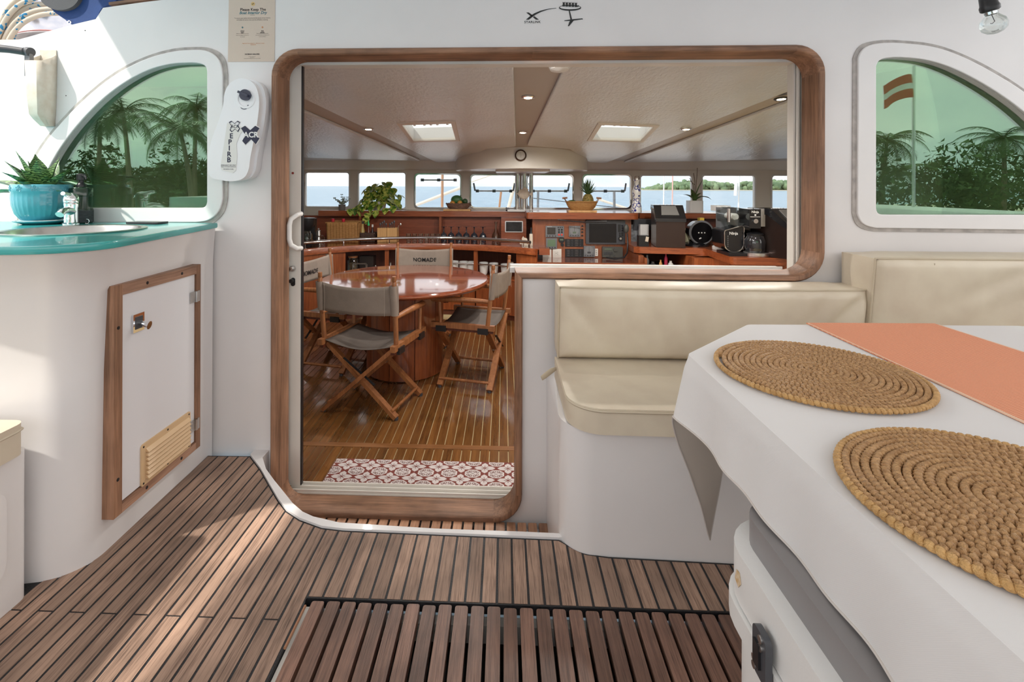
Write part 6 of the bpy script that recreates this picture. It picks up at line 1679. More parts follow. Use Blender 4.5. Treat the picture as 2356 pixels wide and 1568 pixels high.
B().prism(rpoly([(sa, 5.40, .02), (sb, 5.40, .06), (sb, 5.9, 0), (sb, 6.28, 0), (sa + .02, 6.28, 0), (sa, 5.9, 0)], 5), .845, .914).bevel(.005, 2, 50).obj('shelf_board', m_mah, ns)
o = B().prism([(0, 0), (.21, .03), (.25, -.05), (.02, -.07)], 0, .003, Matrix.Translation((sa + .01, 5.50, .9155))).obj('paper_sheet', m_white); tag(o, 'white sheet of paper at the left end of the instrument shelf', 'paper')
# ---- starboard galley counter
GZ = .585
gp_ = [PZ(a, b_, GZ) for a, b_ in ((1461, 568), (1622, 571), (1683, 592))]
gc = empty('galley_worktop', (2.2, 4.8, SZ), 'angled mahogany galley counter with appliances on it', 'counter')
poly = [(gp_[0].x, gp_[0].y + .05), (gp_[0].x + .05, gp_[0].y), (gp_[1].x, gp_[1].y), (gp_[2].x, gp_[2].y), (4.2, gp_[2].y - .05), (4.2, 5.85), (gp_[0].x, 5.85)]
B().prism(rpoly([(x, y, .05 if k in (1, 2, 3) else 0) for k, (x, y) in enumerate(poly)], 5), GZ - .064, GZ).bevel(.008, 2, 50).obj('worktop', m_mah, gc)
ins = lambda d: [(poly[0][0] + d, poly[0][1]), (poly[1][0] + d, poly[1][1] + d), (poly[2][0] + d * .4, poly[2][1] + d), (poly[3][0] + d * .4, poly[3][1] + d), (4.18, poly[3][1] + d), (4.18, 5.8), (poly[0][0] + d, 5.8)]
nq0, nq1 = PY(1476, 595, 5.05).x, PY(1580, 595, 5.05).x
B().box(((nq1 + 4.18) / 2 + .0, 5.32, .13), (4.18 - nq1, .94, .76)).prism([(nq1, 4.95), (gp_[1].x + .02, gp_[1].y + .05), (gp_[2].x + .02, gp_[2].y + .05), (4.18, gp_[2].y), (4.18, 5.0)], SZ, GZ - .065).obj('cabinet_body', m_mahz, gc)
B().box((gp_[0].x + .04, 5.4, .13), (.05, .76, .76)).obj('end_panel', m_mahz, gc)
B().box(((nq0 + nq1) / 2, 5.4, .345), (nq1 - nq0 + .1, .74, .03)).obj('niche_floor', m_mahdark, gc); B().box(((nq0 + nq1) / 2, 5.70, .44), (nq1 - nq0 + .1, .02, .17)).obj('niche_back', m_mahdark, gc)
for (a, hh, rr, col, lab) in ((1479, .13, .018, (.55, .56, .56), 'slim clear bottle first in the niche under the galley counter'), (1489, .14, .02, (.10, .10, .10), 'dark bottle second in the niche under the galley counter'), (1502, .07, .03, (.05, .05, .05), 'short black tin in the niche under the galley counter'), (1520, .09, .016, (.60, .30, .10), 'copper candle stick in the niche under the galley counter'), (1532, .17, .017, (.38, .02, .06), 'red bottle in the niche under the galley counter'), (1543, .08, .026, (.68, .68, .66), 'white jar in the niche under the galley counter')):
    xx = PY(a, 600, 5.15).x; o = B().lathe([(0, 0), (rr, 0), (rr, hh * .62), (rr * .5, hh * .78), (rr * .5, hh), (0, hh)], (xx, 5.15, .3605), 14).obj('niche_bottle', plain('niche %d' % a, col, .3)); tag(o, lab, 'bottle', 'bottles in the niche under the galley counter')
gs = empty('galley_shelf', (2.2, 5.9, GZ), 'mahogany shelf below the windows behind the ice maker', 'shelf')
ga, gb = PY(1472, 495, 5.72).x, PY(1665, 495, 5.72).x
B().box(((ga + gb) / 2, 6.0, .868), (gb - ga, .55, .062)).bevel(.005, 2).obj('shelf_board', m_mah, gs)
B().box(((ga + 4.2) / 2, 5.87, .71), (4.2 - ga, .03, .25)).obj('niche_back', m_mahdark, gs)
B().box(((gb + 4.25) / 2, 6.05, .868), (4.25 - gb, .4, .05)).obj('cream_ledge', m_cream, gs)
# ---- appliances
m_bsteel = plain('dark brown steel', (.075, .052, .047), .28, metal=.85)
m_glossb = plain('gloss black', (.012, .012, .014), .12, coat=.5)
m_smokelid = plain('smoked lid window', (.22, .21, .20), .2)
def ice_maker(px, y, rz, label):
    x = PY(px, 560, y).x
    r = empty('ice_maker', (x, y, GZ), label, 'ice maker', 'brown steel ice makers', rz=rz)
    def o(b, n, m): return b.obj(n, m, r, world=False)
    w = .14
    def pr(pts, x0, x1): return B().prism(pts, x0, x1, Matrix(((0, 0, 1, 0), (1, 0, 0, 0), (0, 1, 0, 0), (0, 0, 0, 1))))
    o(pr([(0, .004), (.34, .004), (.34, .38), (.20, .38), (0, .27)], -w, w).bevel(.012, 3, 45), 'body', m_bsteel)
    o(pr([(-.012, .262), (-.012, .295), (.15, .425), (.33, .425), (.34, .37), (.19, .37), (.02, .262)], -w - .006, w + .006).bevel(.014, 3, 45), 'lid', m_glossb)
    d = Vector((0, .162, .13)).normalized(); n_ = Vector((0, -d.z, d.y))
    c = Vector((0, .075, .372)) + n_ * .0
    b = B(); s1_, s2_ = .075, .070
    vs = [c + Vector((sx, 0, 0)) * s1_ * (1.15 if sy < 0 else .95) + d * sy * s2_ + n_ * h_ for h_ in (-.004, .003) for sx, sy in ((-1, -1), (1, -1), (1, 1), (-1, 1))]
    b._new(vs, [(0, 1, 2, 3), (4, 5, 6, 7), (0, 1, 5, 4), (1, 2, 6, 5), (2, 3, 7, 6), (3, 0, 4, 7)])
    o(b, 'lid_window', m_smokelid)
    for k in range(5): o(B().box((-.07 + .035 * k, .20, .4262), (.014, .012, .002)), 'button', m_white)
    for sx in (-1, 1):
        for sy in (.03, .31): o(B().cyl((sx * .11, sy, 0), (sx * .11, sy, .006), .012, n=10), 'foot', m_black)
    return r
ice_maker(1543, 5.06, R(-8), 'brown steel ice maker with a black lid in front of the galley shelf')
ice_maker(1838, 4.34, R(24), 'brown steel ice maker cut off by the right edge of the opening')
x, y = PY(1612, 535, 5.22).x, 5.22
z = PY(1612, 535, 5.2).z
ro = empty('round_fryer', (x, y, GZ), 'round black gadget with a grey ring and yellow top on the galley counter', 'appliance')
B().cyl((x, y + .10, z), (x, y - .02, z), .120, n=40).obj('drum', m_glossb, ro)
B().lathe([(.106, 0), (.124, .004), (.128, .018), (.120, .030), (.108, .028)], (x, y - .005, z), 40, Matrix.Rotation(R(90), 4, 'X'), caps=False).obj('ring', m_grey, ro)
B().cyl((x, y - .02, z), (x, y - .028, z), .104, n=36).obj('glass_front', plain('black glass', (.004, .004, .005), .3, spec=.25), ro)
B().box((x + .01, y + .02, z + .135), (.045, .06, .035)).bevel(.006, 2).obj('yellow_tab', plain('yellow plastic', (.62, .42, .06), .4), ro)
B().lathe([(0, 0), (.13, 0), (.13, .018), (.10, .03), (.06, .05), (0, .055)], (x - .03, y + .05, GZ + .001), 24).obj('base', m_glossb, ro)
for dx, dz in ((0, 0), (-.03, .0), (.03, 0), (-.02, -.06), (-.01, -.055)): B().cyl((x + dx, y - .028, z + dz), (x + dx, y - .0295, z + dz), .007, n=8).obj('icon', m_white, ro)
x = PY(1634, 545, 5.42).x; o = B().lathe([(0, 0), (.05, 0), (.08, .03), (.098, .14), (.10, .155), (.094, .155), (.075, .03), (0, .015)], (x, 5.45, GZ + .001), 26).obj('clay_bowl', plain('pale clay', (.42, .29, .22), .7)); tag(o, 'pale clay bowl behind the round black gadget', 'bowl')
x = PY(1584, 545, 5.30).x; o = B().lathe([(0, 0), (.035, 0), (.04, .10), (.03, .13), (.022, .15), (.022, .17), (0, .172)], (x, 5.34, GZ + .001), 18).obj('cream_bottle', plain('cream bottle', (.60, .55, .36), .35)); tag(o, 'cream bottle between the ice maker and the round gadget', 'bottle')
# white water dispenser
x, y = PY(1660, 520, 4.97).x, 4.97
wd = empty('white_dispenser', (x, y, GZ), 'white column drink dispenser behind the slush machine', 'dispenser')
B().lathe([(0, 0), (.075, 0), (.078, .006), (.078, .03), (.07, .036), (0, .036)], (x - .02, y - .03, GZ + .001), 28).obj('base', m_white, wd)
B().box((x + .015, y + .05, GZ + .21), (.055, .06, .40)).bevel(.01, 2).obj('column', m_white, wd)
B().box((x - .01, y, GZ + .405), (.13, .15, .055)).bevel(.01, 2).obj('head', m_white, wd)
# slush machine
x, y = PY(1689, 545, 4.56).x, 4.56
sm = empty('slush_machine', (x, y, GZ), 'black frozen drink machine with a clear drum and silver handle', 'drink machine')
shp = rpoly([(-.085, .03, .075), (.085, .03, .075), (.085, .27, .02), (-.085, .22, .02)], 7)
B().prism(shp, -.27, 0, at_y(x, y, GZ)).bevel(.006, 2, 50).obj('body', m_glossb, sm)
B().tube([(x + a * 1.02, y - .003, GZ + c) for a, c in shp], .0045, 6, closed=True).obj('silver_edge', m_chrome, sm)
B().box((x, y + .05, GZ + .014), (.16, .26, .026)).bevel(.008, 2).obj('drip_tray', m_black, sm)
B().cyl((x + .02, y - .02, GZ + .345), (x + .02, y + .24, GZ + .345), .085, n=30).obj('clear_drum', m_clear, sm)
B().cyl((x + .02, y + .02, GZ + .345), (x + .02, y + .24, GZ + .345), .03, n=20).obj('auger', m_white, sm)
B().box((x + .03, y + .23, GZ + .30), (.15, .10, .24)).bevel(.01, 2).obj('rear_housing', m_grey, sm)
B().cyl((x - .062, y - .035, GZ + .30), (x - .062, y - .035, GZ + .42), .015, n=16).obj('handle', m_chrome, sm)
B().box((x - .03, y - .02, GZ + .30), (.08, .03, .05)).obj('spout', m_clear, sm)
text('lettering', 'Ninja', .036, at_y(x - .005, y - .0015, GZ + .195), m_white, sm, off=.0005)
for k in range(6): B().box((x - .055, y - .001, GZ + .17 - .018 * k), (.004, .002, .004)).obj('indicator', m_white, sm)
# filter coffee machine
x, y = PY(1740, 560, 4.52).x, 4.52
cf = empty('coffee_machine', (x, y, GZ), 'black and silver coffee machine with a glass carafe', 'coffee machine')
B().lathe([(0, 0), (.104, 0), (.106, .006), (.106, .032), (.10, .036), (0, .036)], (x, y, GZ + .001), 36).obj('warming_base', m_alu, cf)
B().box((x + .03, y + .16, GZ + .20), (.19, .14, .39)).bevel(.01, 2).obj('tower', m_glossb, cf)
B().box((x - .045, y + .03, GZ + .335), (.10, .20, .17)).bevel(.008, 2).obj('control_block', m_glossb, cf)
B().box((x + .085, y + .06, GZ + .345), (.165, .21, .16)).bevel(.012, 3).obj('silver_tank', m_alu, cf)
B().lathe([(0, 0), (.075, 0), (.084, .02), (.086, .10), (.07, .135), (.066, .145), (.06, .145), (.08, .10), (.08, .02), (0, .008)], (x - .01, y, GZ + .038), 30).obj('carafe', plain('dark carafe glass', (.02, .02, .024), .05, coat=1), cf)
B().lathe([(0, 0), (.068, 0), (.07, .014), (.03, .03), (0, .032)], (x - .01, y, GZ + .184), 24).obj('carafe_lid', m_black, cf)
yc = y - .071
text('lettering', 'Ninja', .03, at_y(x - .045, yc, GZ + .395), m_white, cf, off=.0005)
knob('dial', 1733, 506, .020, yc, m_chrome, cf, .014) if False else B().cyl((x - .045, yc, GZ + .315), (x - .045, yc - .014, GZ + .315), .020, n=22).obj('dial', m_chrome, cf)
B().box((x - .045, yc - .001, GZ + .352), (.085, .002, .004)).obj('bright_line', m_white, cf)
B().cyl((x - .045, yc, GZ + .368), (x - .045, yc - .003, GZ + .368), .008, n=12).obj('power_button', m_white, cf)
# dark clutter between panel and ice maker
x, y = PY(1480, 520, 5.6).x, 5.6
o = B().box((x, 5.66, .775), (.22, .12, .12)).bevel(.008, 2).obj('radio_box', m_dgrey); tag(o, 'dark grey radio box mounted under the shelf left of the ice maker', 'radio')
ca = empty('card_terminal', (PY(1479, 556, 5.2).x, 5.2, GZ), 'black card terminal with a pale slip left of the ice maker', 'terminal')
x = PY(1479, 556, 5.2).x
B().box((x, 5.2, GZ + .055), (.10, .08, .11)).bevel(.012, 2).obj('body', m_black, ca); B().box((x + .03, 5.155, GZ + .075), (.03, .006, .05), ry=.2).obj('slip', m_bone, ca)
x = PY(1482, 545, 5.5).x; o = B().box((x, 5.52, GZ + .10), (.09, .07, .20)).bevel(.008, 2).obj('white_charger', m_white); tag(o, 'white charger box behind the card terminal', 'charger')
x = PY(1456, 545, 5.62).x; o = B().box((x, 5.64, GZ + .095), (.12, .05, .19)).bevel(.004, 1).obj('chart_folder', plain('printed folder', (.30, .32, .34), .5, noise=.7, nscale=24)); tag(o, 'grey printed folder standing at the end of the instrument panel', 'folder')
# ---- on the instrument shelf
SN = .9145
def at_shelf(px, y): return PY(px, 480, y).x
x, y = at_shelf(1338, 5.55), 5.55
o = B().box((x, y, SN + .012), (.31, .17, .022)).bevel(.003, 1).obj('wooden_board', m_bam); tag(o, 'pale wooden board under the handled basket with the pineapple', 'board')
zb = SN + .0245; hb = empty('handled_basket', (x, y, zb), 'oval wicker basket with two wooden handles on the instrument shelf', 'basket')
B().lathe([(0, 0), (.12, 0), (.15, .03), (.172, .075), (.172, .09), (.160, .085), (.14, .035), (.115, .012), (0, .01)], (x, y, zb), 40, sy=.5).obj('bowl', m_wick, hb)
B().tube([(x + .172 * math.cos(2 * PI * k / 40), y + .086 * math.sin(2 * PI * k / 40), zb + .09) for k in range(40)], .009, 6, closed=True).obj('rim_braid', m_wick, hb)
for sx in (-1, 1):
    B().tube([(x + sx * .168, y - .03, zb + .09), (x + sx * .188, y - .03, zb + .125), (x + sx * .188, y + .03, zb + .125), (x + sx * .168, y + .03, zb + .09)], .004, 6).obj('handle_wire', m_wickb, hb)
    B().cyl((x + sx * .160, y - .02, zb + .135), (x + sx * .215, y - .02, zb + .130), .010, n=10).obj('handle_grip', m_chairwood, hb)
o = fruit('green_fruit', 'fruit', 1316, 467, 5.55, .045, (.06, .10, .03), (1.3, 1, .8), 'dark green fruit left of the pineapple in the handled basket')
pxx = PY(1353, 462, 5.55).x
pi = empty('pineapple', (pxx, 5.555, zb + .03), 'pineapple with a spiky crown standing in the handled basket', 'pineapple')
m_pine = plain('pineapple rind', (.32, .22, .06), .6, noise=.5, nscale=60, dark=(.10, .09, .02))
b = B(); NP_ = 28
vs = []
for j in range(19):
    v = j / 18; rr = .062 * (math.sin(PI * (.12 + .80 * v)) ** .5)
    for i in range(NP_):
        a = 2 * PI * i / NP_; k = .004 * math.cos(a * 9 + v * 26) * math.cos(a * 9 - v * 26)
        vs.append((pxx + (rr + k) * math.cos(a), 5.555 + (rr + k) * math.sin(a), zb + .016 + .16 * v))
b._new(vs, [(j * NP_ + i, j * NP_ + (i + 1) % NP_, (j + 1) * NP_ + (i + 1) % NP_, (j + 1) * NP_ + i) for j in range(18) for i in range(NP_)] + [tuple(range(NP_)), tuple(18 * NP_ + i for i in range(NP_))])
b.obj('body', m_pine, pi)
m_crown = plain('pineapple crown green', (.07, .14, .05), .5, noise=.4, nscale=20)
random.seed(5)
for k in range(34):
    az = k * 2.4; u = k / 33
    leaf((pxx + .012 * math.cos(az), 5.555 + .012 * math.sin(az), zb + .17), az, .95 - .85 * u, .10 + .09 * u, .020, m_crown, -.15 + .5 * (1 - u), .3, par=pi, n=5)
# talavera bottle
x, y = at_shelf(1462, 5.55), 5.50
tb_ = empty('painted_bottle', (x, y, SN), 'tall waisted white bottle painted with blue flowers', 'bottle')
m_tal, t, bs = nodes('blue and white glaze'); L = t.links.new
tc = t.nodes.new('ShaderNodeTexCoord'); vo = t.nodes.new('ShaderNodeTexVoronoi'); vo.inputs['Scale'].default_value = 20; vo.feature = 'F1'
cr_ = t.nodes.new('ShaderNodeValToRGB'); cr_.color_ramp.interpolation = 'CONSTANT'
cr_.color_ramp.elements[0].color = (.75, .72, .70, 1); cr_.color_ramp.elements[1].color = (.02, .03, .24, 1); cr_.color_ramp.elements[1].position = .32
q = cr_.color_ramp.elements.new(.46); q.color = (.76, .74, .72, 1)
L(tc.outputs['Object'], vo.inputs['Vector']); L(vo.outputs['Distance'], cr_.inputs[0]); L(cr_.outputs[0], bs.inputs['Base Color']); setin(bs, rough=.15, coat=.5)
B().lathe([(0, 0), (.052, 0), (.055, .02), (.050, .08), (.036, .13), (.034, .15), (.046, .20), (.046, .235), (.030, .285), (.020, .31), (.028, .345), (.034, .36)], (x, y, SN + .001), 28).obj('body', m_tal, tb_)
B().lathe([(.036, 0), (.034, .02), (.022, .04), (0, .046)], (x, y, SN + .362), 22).obj('stopper', m_steel, tb_)
# orchid
x, y = at_shelf(1598, 5.86), 5.86
SG = .8995
og = empty('orchid', (x, y, SG), 'leafy orchid without flowers in a square white pot', 'plant')
B().prism(rrect(x - .078, y - .07, x + .078, y + .07, .02), SG + .001, SG + .14).bevel(.004, 2, 50).obj('pot', m_white, og)
m_orch = plain('orchid leaf', (.10, .17, .04), .35, noise=.3, nscale=15)
for az, ln, le, wi, cu in ((0, .8, .22, .06, 1.6), (180, .7, .16, .07, .8), (230, .4, .13, .07, .6), (300, .5, .15, .06, .7), (330, .25, .30, .05, .25), (100, .3, .17, .06, .5), (20, 1.0, .12, .06, .5)):
    leaf((x, y, SG + .135), R(az), ln, le, wi, m_orch, cu, .2, par=og)
for dx, zz in ((-.02, .30), (.0, .36), (.02, .42)):
    B().tube([(x + dx * .3, y, SG + .14), (x + dx, y - .01, SG + .14 + zz * .6), (x + dx * 2.2 - .02, y - .02, SG + .10 + zz)], .0035, 6).obj('flower_stem', plain('orchid stem %d' % int(zz * 100), (.12, .08, .05), .6), og)
B().tube([(x, y - .01, SG + .32), (x - .06, y - .02, SG + .37), (x - .10, y - .02, SG + .36)], .003, 6).obj('flower_stem', m_wickb, og)

# ================================================================== LAMPS
m_lamp = emit('lamp lens', (1.0, .80, .52), 14.0)
LPX = [(1215, 227, 'deckhead lamp nearer the door on the middle beam'), (1203, 308, 'deckhead lamp above the barometer on the middle beam'), (848, 294, 'deckhead lamp on the left slanting beam'), (1578, 294, 'deckhead lamp halfway along the right slanting beam'), (1797, 222, 'tilted dark rimmed lamp at the outer end of the right beam'), (600, 190, 'unseen fill lamp added at the outer end of the left beam behind the bulkhead'), (1246, 120, 'unseen fill lamp added on the middle beam just inside the opening')]  # the last two are unseen lamps added to brighten the saloon
for k, (a, b_, lab) in enumerate(LPX):
    q = PCl(a, b_ - 5); c = CM @ Vector((q[0], q[1], -.023 if k in (2, 3, 4) else 0))
    lp = empty('deckhead_lamp', (c.x, c.y, c.z), lab, 'lamp', 'recessed lamps in the saloon deckhead')
    M_ = Matrix.Translation(c) @ Matrix.Rotation(-CB, 4, 'X')
    B(M_).lathe([(.034, .0), (.042, -.002), (.042, -.008), (.034, -.012), (.026, -.010), (.026, 0)], n=26).obj('bezel', m_black if k == 4 else m_chrome, lp)
    B(M_).lathe([(0, -.011), (.027, -.009), (.027, -.001), (0, -.001)], n=20).obj('lens', m_lamp, lp)
    ld = bpy.data.lights.new('lamp', 'SPOT'); ld.energy = 16; ld.spot_size = R(168); ld.spot_blend = .4; ld.color = (1, .97, .92); ld.shadow_soft_size = .03
    lo_ = bpy.data.objects.new('lamp_light', ld); COL.objects.link(lo_); lo_.location = (c.x, c.y, c.z - .02)
# smoke alarm
q = PCl(1287, 146); c = CM @ Vector((q[0], q[1], 0))
o = B(Matrix.Translation(c) @ Matrix.Rotation(-CB, 4, 'X')).lathe([(.0, -.045), (.02, -.044), (.048, -.034), (.056, -.02), (.056, 0), (0, 0)], n=30).obj('smoke_alarm', m_white); tag(o, 'white round smoke alarm on the deckhead behind the frame top', 'alarm')
# deck hatches
for k, (hp_, lab) in enumerate(((hat_l, 'left deckhead hatch letting in sky light'), (hat_r, 'right deckhead hatch letting in sky light'))):
    c = CM @ Vector((sum(p[0] for p in hp_) / 4, sum(p[1] for p in hp_) / 4, 0))
    hh = empty('deck_hatch', c, lab, 'hatch', 'deck hatches in the saloon ceiling')
    inn = shrink(hp_, .86)
    plate('trim_frame', [shrink(hp_, 1.02), inn], .030, m_cream, hh, CM @ Matrix.Translation((0, 0, -.028)), bev=.004)
    plate('upstand', [shrink(hp_, .93), inn], .10, m_white, hh, CM @ Matrix.Translation((0, 0, .0)))
    plate('acrylic_lid', [shrink(hp_, .93)], .008, m_clear, hh, CM @ Matrix.Translation((0, 0, .10)))
    a, b_ = Vector(inn[0]).lerp(Vector(inn[3]), .5), Vector(inn[1]).lerp(Vector(inn[2]), .5)
    A_, B_ = CM @ Vector((*a, .06)), CM @ Vector((*b_, .06))
    B().cyl(A_, B_, .010, n=10).obj('stay_bar', m_white, hh)
    for u in (.12, .35, .5, .65, .88): p = A_.lerp(B_, u); B().cyl(p.lerp(A_, .04), p.lerp(B_, .04), .019, n=10).obj('clamp', m_white, hh)
# ================================================================== OUTSIDE
m_sea, t, bs = nodes('tropical sea'); L = t.links.new
setin(bs, color=(.055, .16, .29), rough=.28); bs.inputs['IOR'].default_value = 1.33
tc = t.nodes.new('ShaderNodeNewGeometry'); mp = t.nodes.new('ShaderNodeMapping'); mp.inputs['Scale'].default_value = (.35, 1.0, 1)
na = t.nodes.new('ShaderNodeTexNoise'); na.inputs['Scale'].default_value = .9; na.inputs['Detail'].default_value = 6; na.inputs['Roughness'].default_value = .65
L(tc.outputs['Position'], mp.inputs[0]); L(mp.outputs[0], na.inputs['Vector'])
bp = t.nodes.new('ShaderNodeBump'); bp.inputs['Strength'].default_value = .8; bp.inputs['Distance'].default_value = .5; L(na.outputs[0], bp.inputs['Height']); L(bp.outputs[0], bs.inputs['Normal'])
cr_ = t.nodes.new('ShaderNodeValToRGB'); cr_.color_ramp.elements[0].color = (.13, .22, .31, 1); cr_.color_ramp.elements[0].position = .35; cr_.color_ramp.elements[1].color = (.30, .42, .51, 1); cr_.color_ramp.elements[1].position = .65
L(na.outputs[0], cr_.inputs[0]); L(cr_.outputs[0], bs.inputs['Base Color'])
sea = B().face([(-2500, -2500, -1.25), (2500, -2500, -1.25), (2500, 2500, -1.25), (-2500, 2500, -1.25)]).obj('sea', m_sea, smooth=False)
tag(sea, 'rippled blue sea around the boat', 'sea', kind='structure')
fd = B().prism([(-3.2, 6.45), (4.2, 6.45), (3.0, 11.8), (-2.0, 11.8)], .52, .58).obj('foredeck', m_gel); fd.name = 'floor_foredeck'; tag(fd, 'white foredeck ahead of the saloon windows', kind='structure')
# island with low trees on the right
m_isl = plain('hazy island leaves', (.22, .30, .16), .9, noise=.5, nscale=.35, dark=(.10, .16, .085))  # distance haze is put into the pale leaf green
random.seed(21)
b = B()
def blob(b, c, r, sc, n=8, m=6, seed=0):
    vs = []; fs = []
    for j in range(m + 1):
        for i in range(n):
            th = PI * j / m; a = 2 * PI * i / n
            v = Vector((math.sin(th) * math.cos(a), math.sin(th) * math.sin(a), math.cos(th)))
            k = 1 + .45 * mnoise(v * 2.3 + Vector((seed * 3.1, 0, 0)))
            vs.append((c[0] + v.x * r * sc[0] * k, c[1] + v.y * r * sc[1] * k, c[2] + v.z * r * sc[2] * k))
    for j in range(m):
        for i in range(n):
            q = (i + 1) % n; fs.append((j * n + i, (j + 1) * n + i, (j + 1) * n + q, j * n + q))
    b._new(vs, fs)
for k in range(420):
    u = random.random(); X = 96 + 150 * u; Y = 330 + random.uniform(0, 26)
    env = min(1, u * 8) * (1.0 if u > .12 else .8) * (.75 + .35 * mnoise(Vector((u * 14, 3, 0))))
    h = random.uniform(1.6, 7.5) * env
    blob(b, (X, Y, -1.0 + h * .8), random.uniform(1.2, 2.4), (1.2, 1, random.uniform(.7, 1.3)), seed=k)
o = b.obj('island_trees', m_isl, ang=180, fix=False); tag(o, 'distant line of low island trees on the right horizon', 'trees', kind='stuff')
o = B().prism([(92, 326), (130, 322), (200, 324), (250, 328), (252, 360), (92, 360)], -1.4, -.75).obj('beach', plain('pale sand', (.62, .55, .42), .9)); tag(o, 'pale beach below the distant island trees', 'beach', kind='structure')
# rigging and rails on the foredeck
m_bronze = plain('orange brown bronze', (.42, .22, .12), .5); m_rope2 = plain('pale rope', (.70, .62, .52), .8)  # rail posts are one even orange brown
def line(name, a, c, r, mat, label, cat, y0=8.4, y1=8.4):
    o = B().tube([PY(*a, y0), PY(*c, y1)], r, 10).obj(name, mat); tag(o, label, cat); return o
line('bow_rail_post', (1018, 398), (1017, 520), .022, m_bronze, 'bronze coloured rail post outside the third window', 'post')
line('furled_boom', (850, 513), (1080, 424), .028, m_rope2, 'pale spar slanting across the third window', 'spar', 9.2, 8.6)
line('rail_post', (1153, 440), (1144, 520), .018, m_bronze, 'bronze coloured rail post outside the fourth window', 'post')
line('forestay', (1196, 380), (1160, 515), .030, m_rope2, 'thick pale stay seen left of the mast post', 'stay')
line('thin_stay', (1085, 418), (1197, 380), .010, m_rope2, 'thin pale line crossing the fourth window top', 'line')
line('rail_stanchion', (1238, 440), (1237, 520), .020, m_grey, 'grey stanchion outside the window right of the mast', 'post')
line('rail_stanchion', (1413, 440), (1414, 520), .022, m_grey, 'grey stanchion outside the pineapple window', 'post')
line('guard_wire', (1222, 455), (1452, 481), .007, m_dgrey, 'dark guard wire running behind the pineapple', 'wire', 8.6, 8.2)
line('pale_spar', (1376, 458), (1548, 513), .022, m_rope2, 'pale spar low outside the pineapple window', 'spar', 8.8, 8.8)
line('halyard', (1528, 380), (1526, 520), .010, m_white, 'white line outside the window right of the painted bottle', 'line', 8.2, 8.2)
line('halyard', (1548, 380), (1546, 520), .010, plain('pink line', (.75, .45, .40), .7), 'pink line outside the window right of the painted bottle', 'line', 8.2, 8.2)
rr_ = line('aerial_post', (1701, 398), (1698, 520), .012, m_white, 'thin white aerial post outside the window right of the orchid', 'post', 8.0, 8.0)
p0, p1 = PY(1694, 421, 7.95), PY(1692, 450, 7.95); o = B().cyl(p0, p1, .026, n=18).obj('radar_reflector', m_white, rr_)
p0 = PY(1168, 470, 7.6); o = B().lathe([(0, 0), (.05, 0), (.06, .03), (.03, .05), (.035, .08), (.05, .10), (0, .11)], (p0.x, 7.6, .585), 16).obj('deck_winch', m_dgrey); tag(o, 'small dark winch on the foredeck left of the mast post', 'winch')

# palm fringed shore astern, seen mirrored in the green windows
m_palm = plain('palm frond green', (.055, .12, .03), .5, noise=.4, nscale=1.5); m_trunk = plain('palm trunk', (.22, .17, .12), .9, noise=.4, nscale=6)
random.seed(9)
def frond_mesh():
    b = B()
    for k in range(26):
        az = k * 2.39996; up_ = random.uniform(-.2, 1.15); Lf = random.uniform(2.6, 3.6); p = Vector((0, 0, 0)); el_ = up_; pts = [p.copy()]
        for i in range(12):
            p = p + Vector((math.cos(az) * math.cos(el_), math.sin(az) * math.cos(el_), math.sin(el_))) * (Lf / 12); el_ -= .15; pts.append(p.copy())
        b.tube(pts, [.035 * (1 - i / 13) + .006 for i in range(13)], 4)
        side = Vector((-math.sin(az), math.cos(az), 0))
        for i in range(1, 13):
            for q in range(3):
                base = pts[i - 1].lerp(pts[i], q / 3); fw_ = (pts[i] - pts[i - 1]).normalized(); ll = .75 * math.sin(PI * min(1, (i + q / 3) / 13.5 + .08)) + .1
                for s_ in (-1, 1):
                    tip = base + side * s_ * ll * .8 + fw_ * ll * .5 - Vector((0, 0, ll * random.uniform(.2, .55)))
                    b.face([base, base + fw_ * .055, tip])
    return b.mesh('crown', ang=180, fix=False)
cme = [frond_mesh() for _ in range(2)]
for m_ in cme: m_.materials.append(m_palm)
PLm = [(-34, -36, 7.6, 'outermost of the palms mirrored high in the left green window'), (-29.0, -33, 7.8, 'tallest palm mirrored in the middle of the left green window'), (-25.8, -36, 8.6, 'palm mirrored at the inner top of the left green window'), (-22.8, -31, 6.2, 'leaning palm mirrored at the inner edge of the left green window'), (29.0, -40, 5.6, 'palm mirrored at the inner edge of the right green window'), (35, -43, 6.4, 'palm mirrored in the middle of the right green window'), (44, -41, 6.4, 'palm mirrored towards the outer end of the right green window')]
for k, (X, Y, hgt, lab) in enumerate(PLm):
    pt_ = empty('palm_tree', (X, Y, -1.0), lab, 'palm', 'palms on the shore astern')
    ln = random.uniform(-1.0, 1.0)
    pts = [(X + ln * (i / 8) ** 2, Y + .4 * (i / 8), -1.0 + hgt * i / 8) for i in range(9)]
    B().tube(pts, [.22 - .012 * i for i in range(9)], 8).obj('trunk', m_trunk, pt_)
    o = mesh_obj('crown', cme[k % 2], None, None); o.location = pts[-1]; o.rotation_euler = (0, 0, k * 1.3); o.parent = pt_; o.matrix_parent_inverse = wmat(pt_).inverted(); o.scale = (1.15, 1.15, 1.15)
m_bush = plain('shore thicket', (.075, .13, .035), .8, noise=.6, nscale=.8, dark=(.03, .055, .015))
b = B(); V3 = []; F3 = []
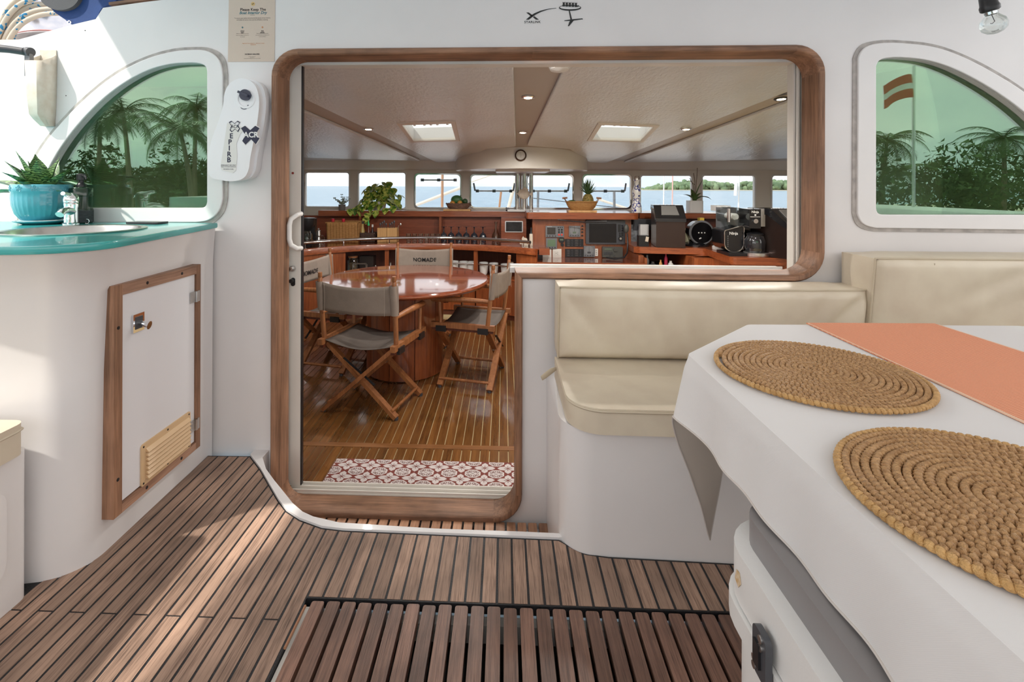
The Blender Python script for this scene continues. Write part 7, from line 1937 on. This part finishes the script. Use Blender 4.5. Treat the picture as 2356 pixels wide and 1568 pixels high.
for k in range(230):
    X = random.uniform(-62, 66); Y = -42 + random.uniform(-4, 4) ; top_ = 4.6 if X < 0 else 4.0
    h = random.uniform(.4, top_); r_ = random.uniform(1.2, 2.4)
    for q in range(330):
        d = Vector((random.gauss(0, 1), random.gauss(0, 1), random.gauss(0, 1))).normalized() * r_ * random.uniform(.75, 1.05)
        c = Vector((X + d.x * 1.1, Y + d.y * .8, max(-.9, -1.0 + h + d.z)))
        u = Vector((random.gauss(0, 1), random.gauss(0, 1), random.gauss(0, .6))).normalized(); w = u.orthogonal().normalized()
        s_ = random.uniform(.16, .42); i = len(V3)
        V3 += [c, c + u * s_ * 1.6 + w * s_ * .25, c + u * s_ * 1.6 - w * s_ * .25 - Vector((0, 0, s_ * .5))]; F3.append((i, i + 1, i + 2))
for k in range(26):                                  # young palms in the thicket
    X = random.uniform(-52, 58); Y = -38 + random.uniform(-3, 3); z0 = random.uniform(.6, 3.0); me_ = cme[k % 2]; sc_2 = random.uniform(.6, .95); an = random.uniform(0, 6); i = len(V3)
    Mx = Matrix.Translation((X, Y, z0)) @ Matrix.Rotation(an, 4, 'Z') @ Matrix.Scale(sc_2, 4)
    V3 += [Mx @ v.co for v in me_.vertices]; F3 += [tuple(i + q for q in p.vertices) for p in me_.polygons]
me_t = bpy.data.meshes.new('shore_thicket'); me_t.from_pydata([tuple(v) for v in V3], [], F3); me_t.update()
o = mesh_obj('shore_thicket', me_t, m_bush); tag(o, 'dense green thicket along the shore astern', 'thicket', kind='stuff')
o = B().prism([(-90, -62), (90, -62), (90, -34), (30, -34), (-30, -28), (-90, -29)], -1.6, -1.0).obj('shore', plain('shore sand', (.60, .53, .40), .9)); tag(o, 'sandy shore astern', 'beach', kind='structure')

# ensign on the starboard quarter, mirrored in the right window
fx_, fy_ = 4.2, -.8
fl = empty('ensign', (fx_, fy_, 1.0), 'small red ensign on a pole mirrored in the right green window', 'flag')
B().cyl((fx_, fy_, 1.0), (fx_, fy_, 2.45), .014, n=10).obj('pole', m_alu, fl)
def flagpt(u, v, a=0.0, c=1.0):
    w_ = a + (c - a) * v
    return (fx_ - .02 - .30 * u, fy_ + .03 * math.sin(u * 7 + w_), 2.36 - .24 * w_ - .10 * u + .02 * math.sin(u * 5))
for nm, a, c, col in (('red_cloth', 0, .38, (.45, .03, .03)), ('white_stripe', .38, .62, (.75, .73, .70)), ('red_cloth', .62, 1, (.45, .03, .03))):
    B().grid(lambda u, v: flagpt(u, v, a, c), 14, 4).obj(nm, plain('flag %s %.2f' % (nm, a), col, .8), fl, fix=False)
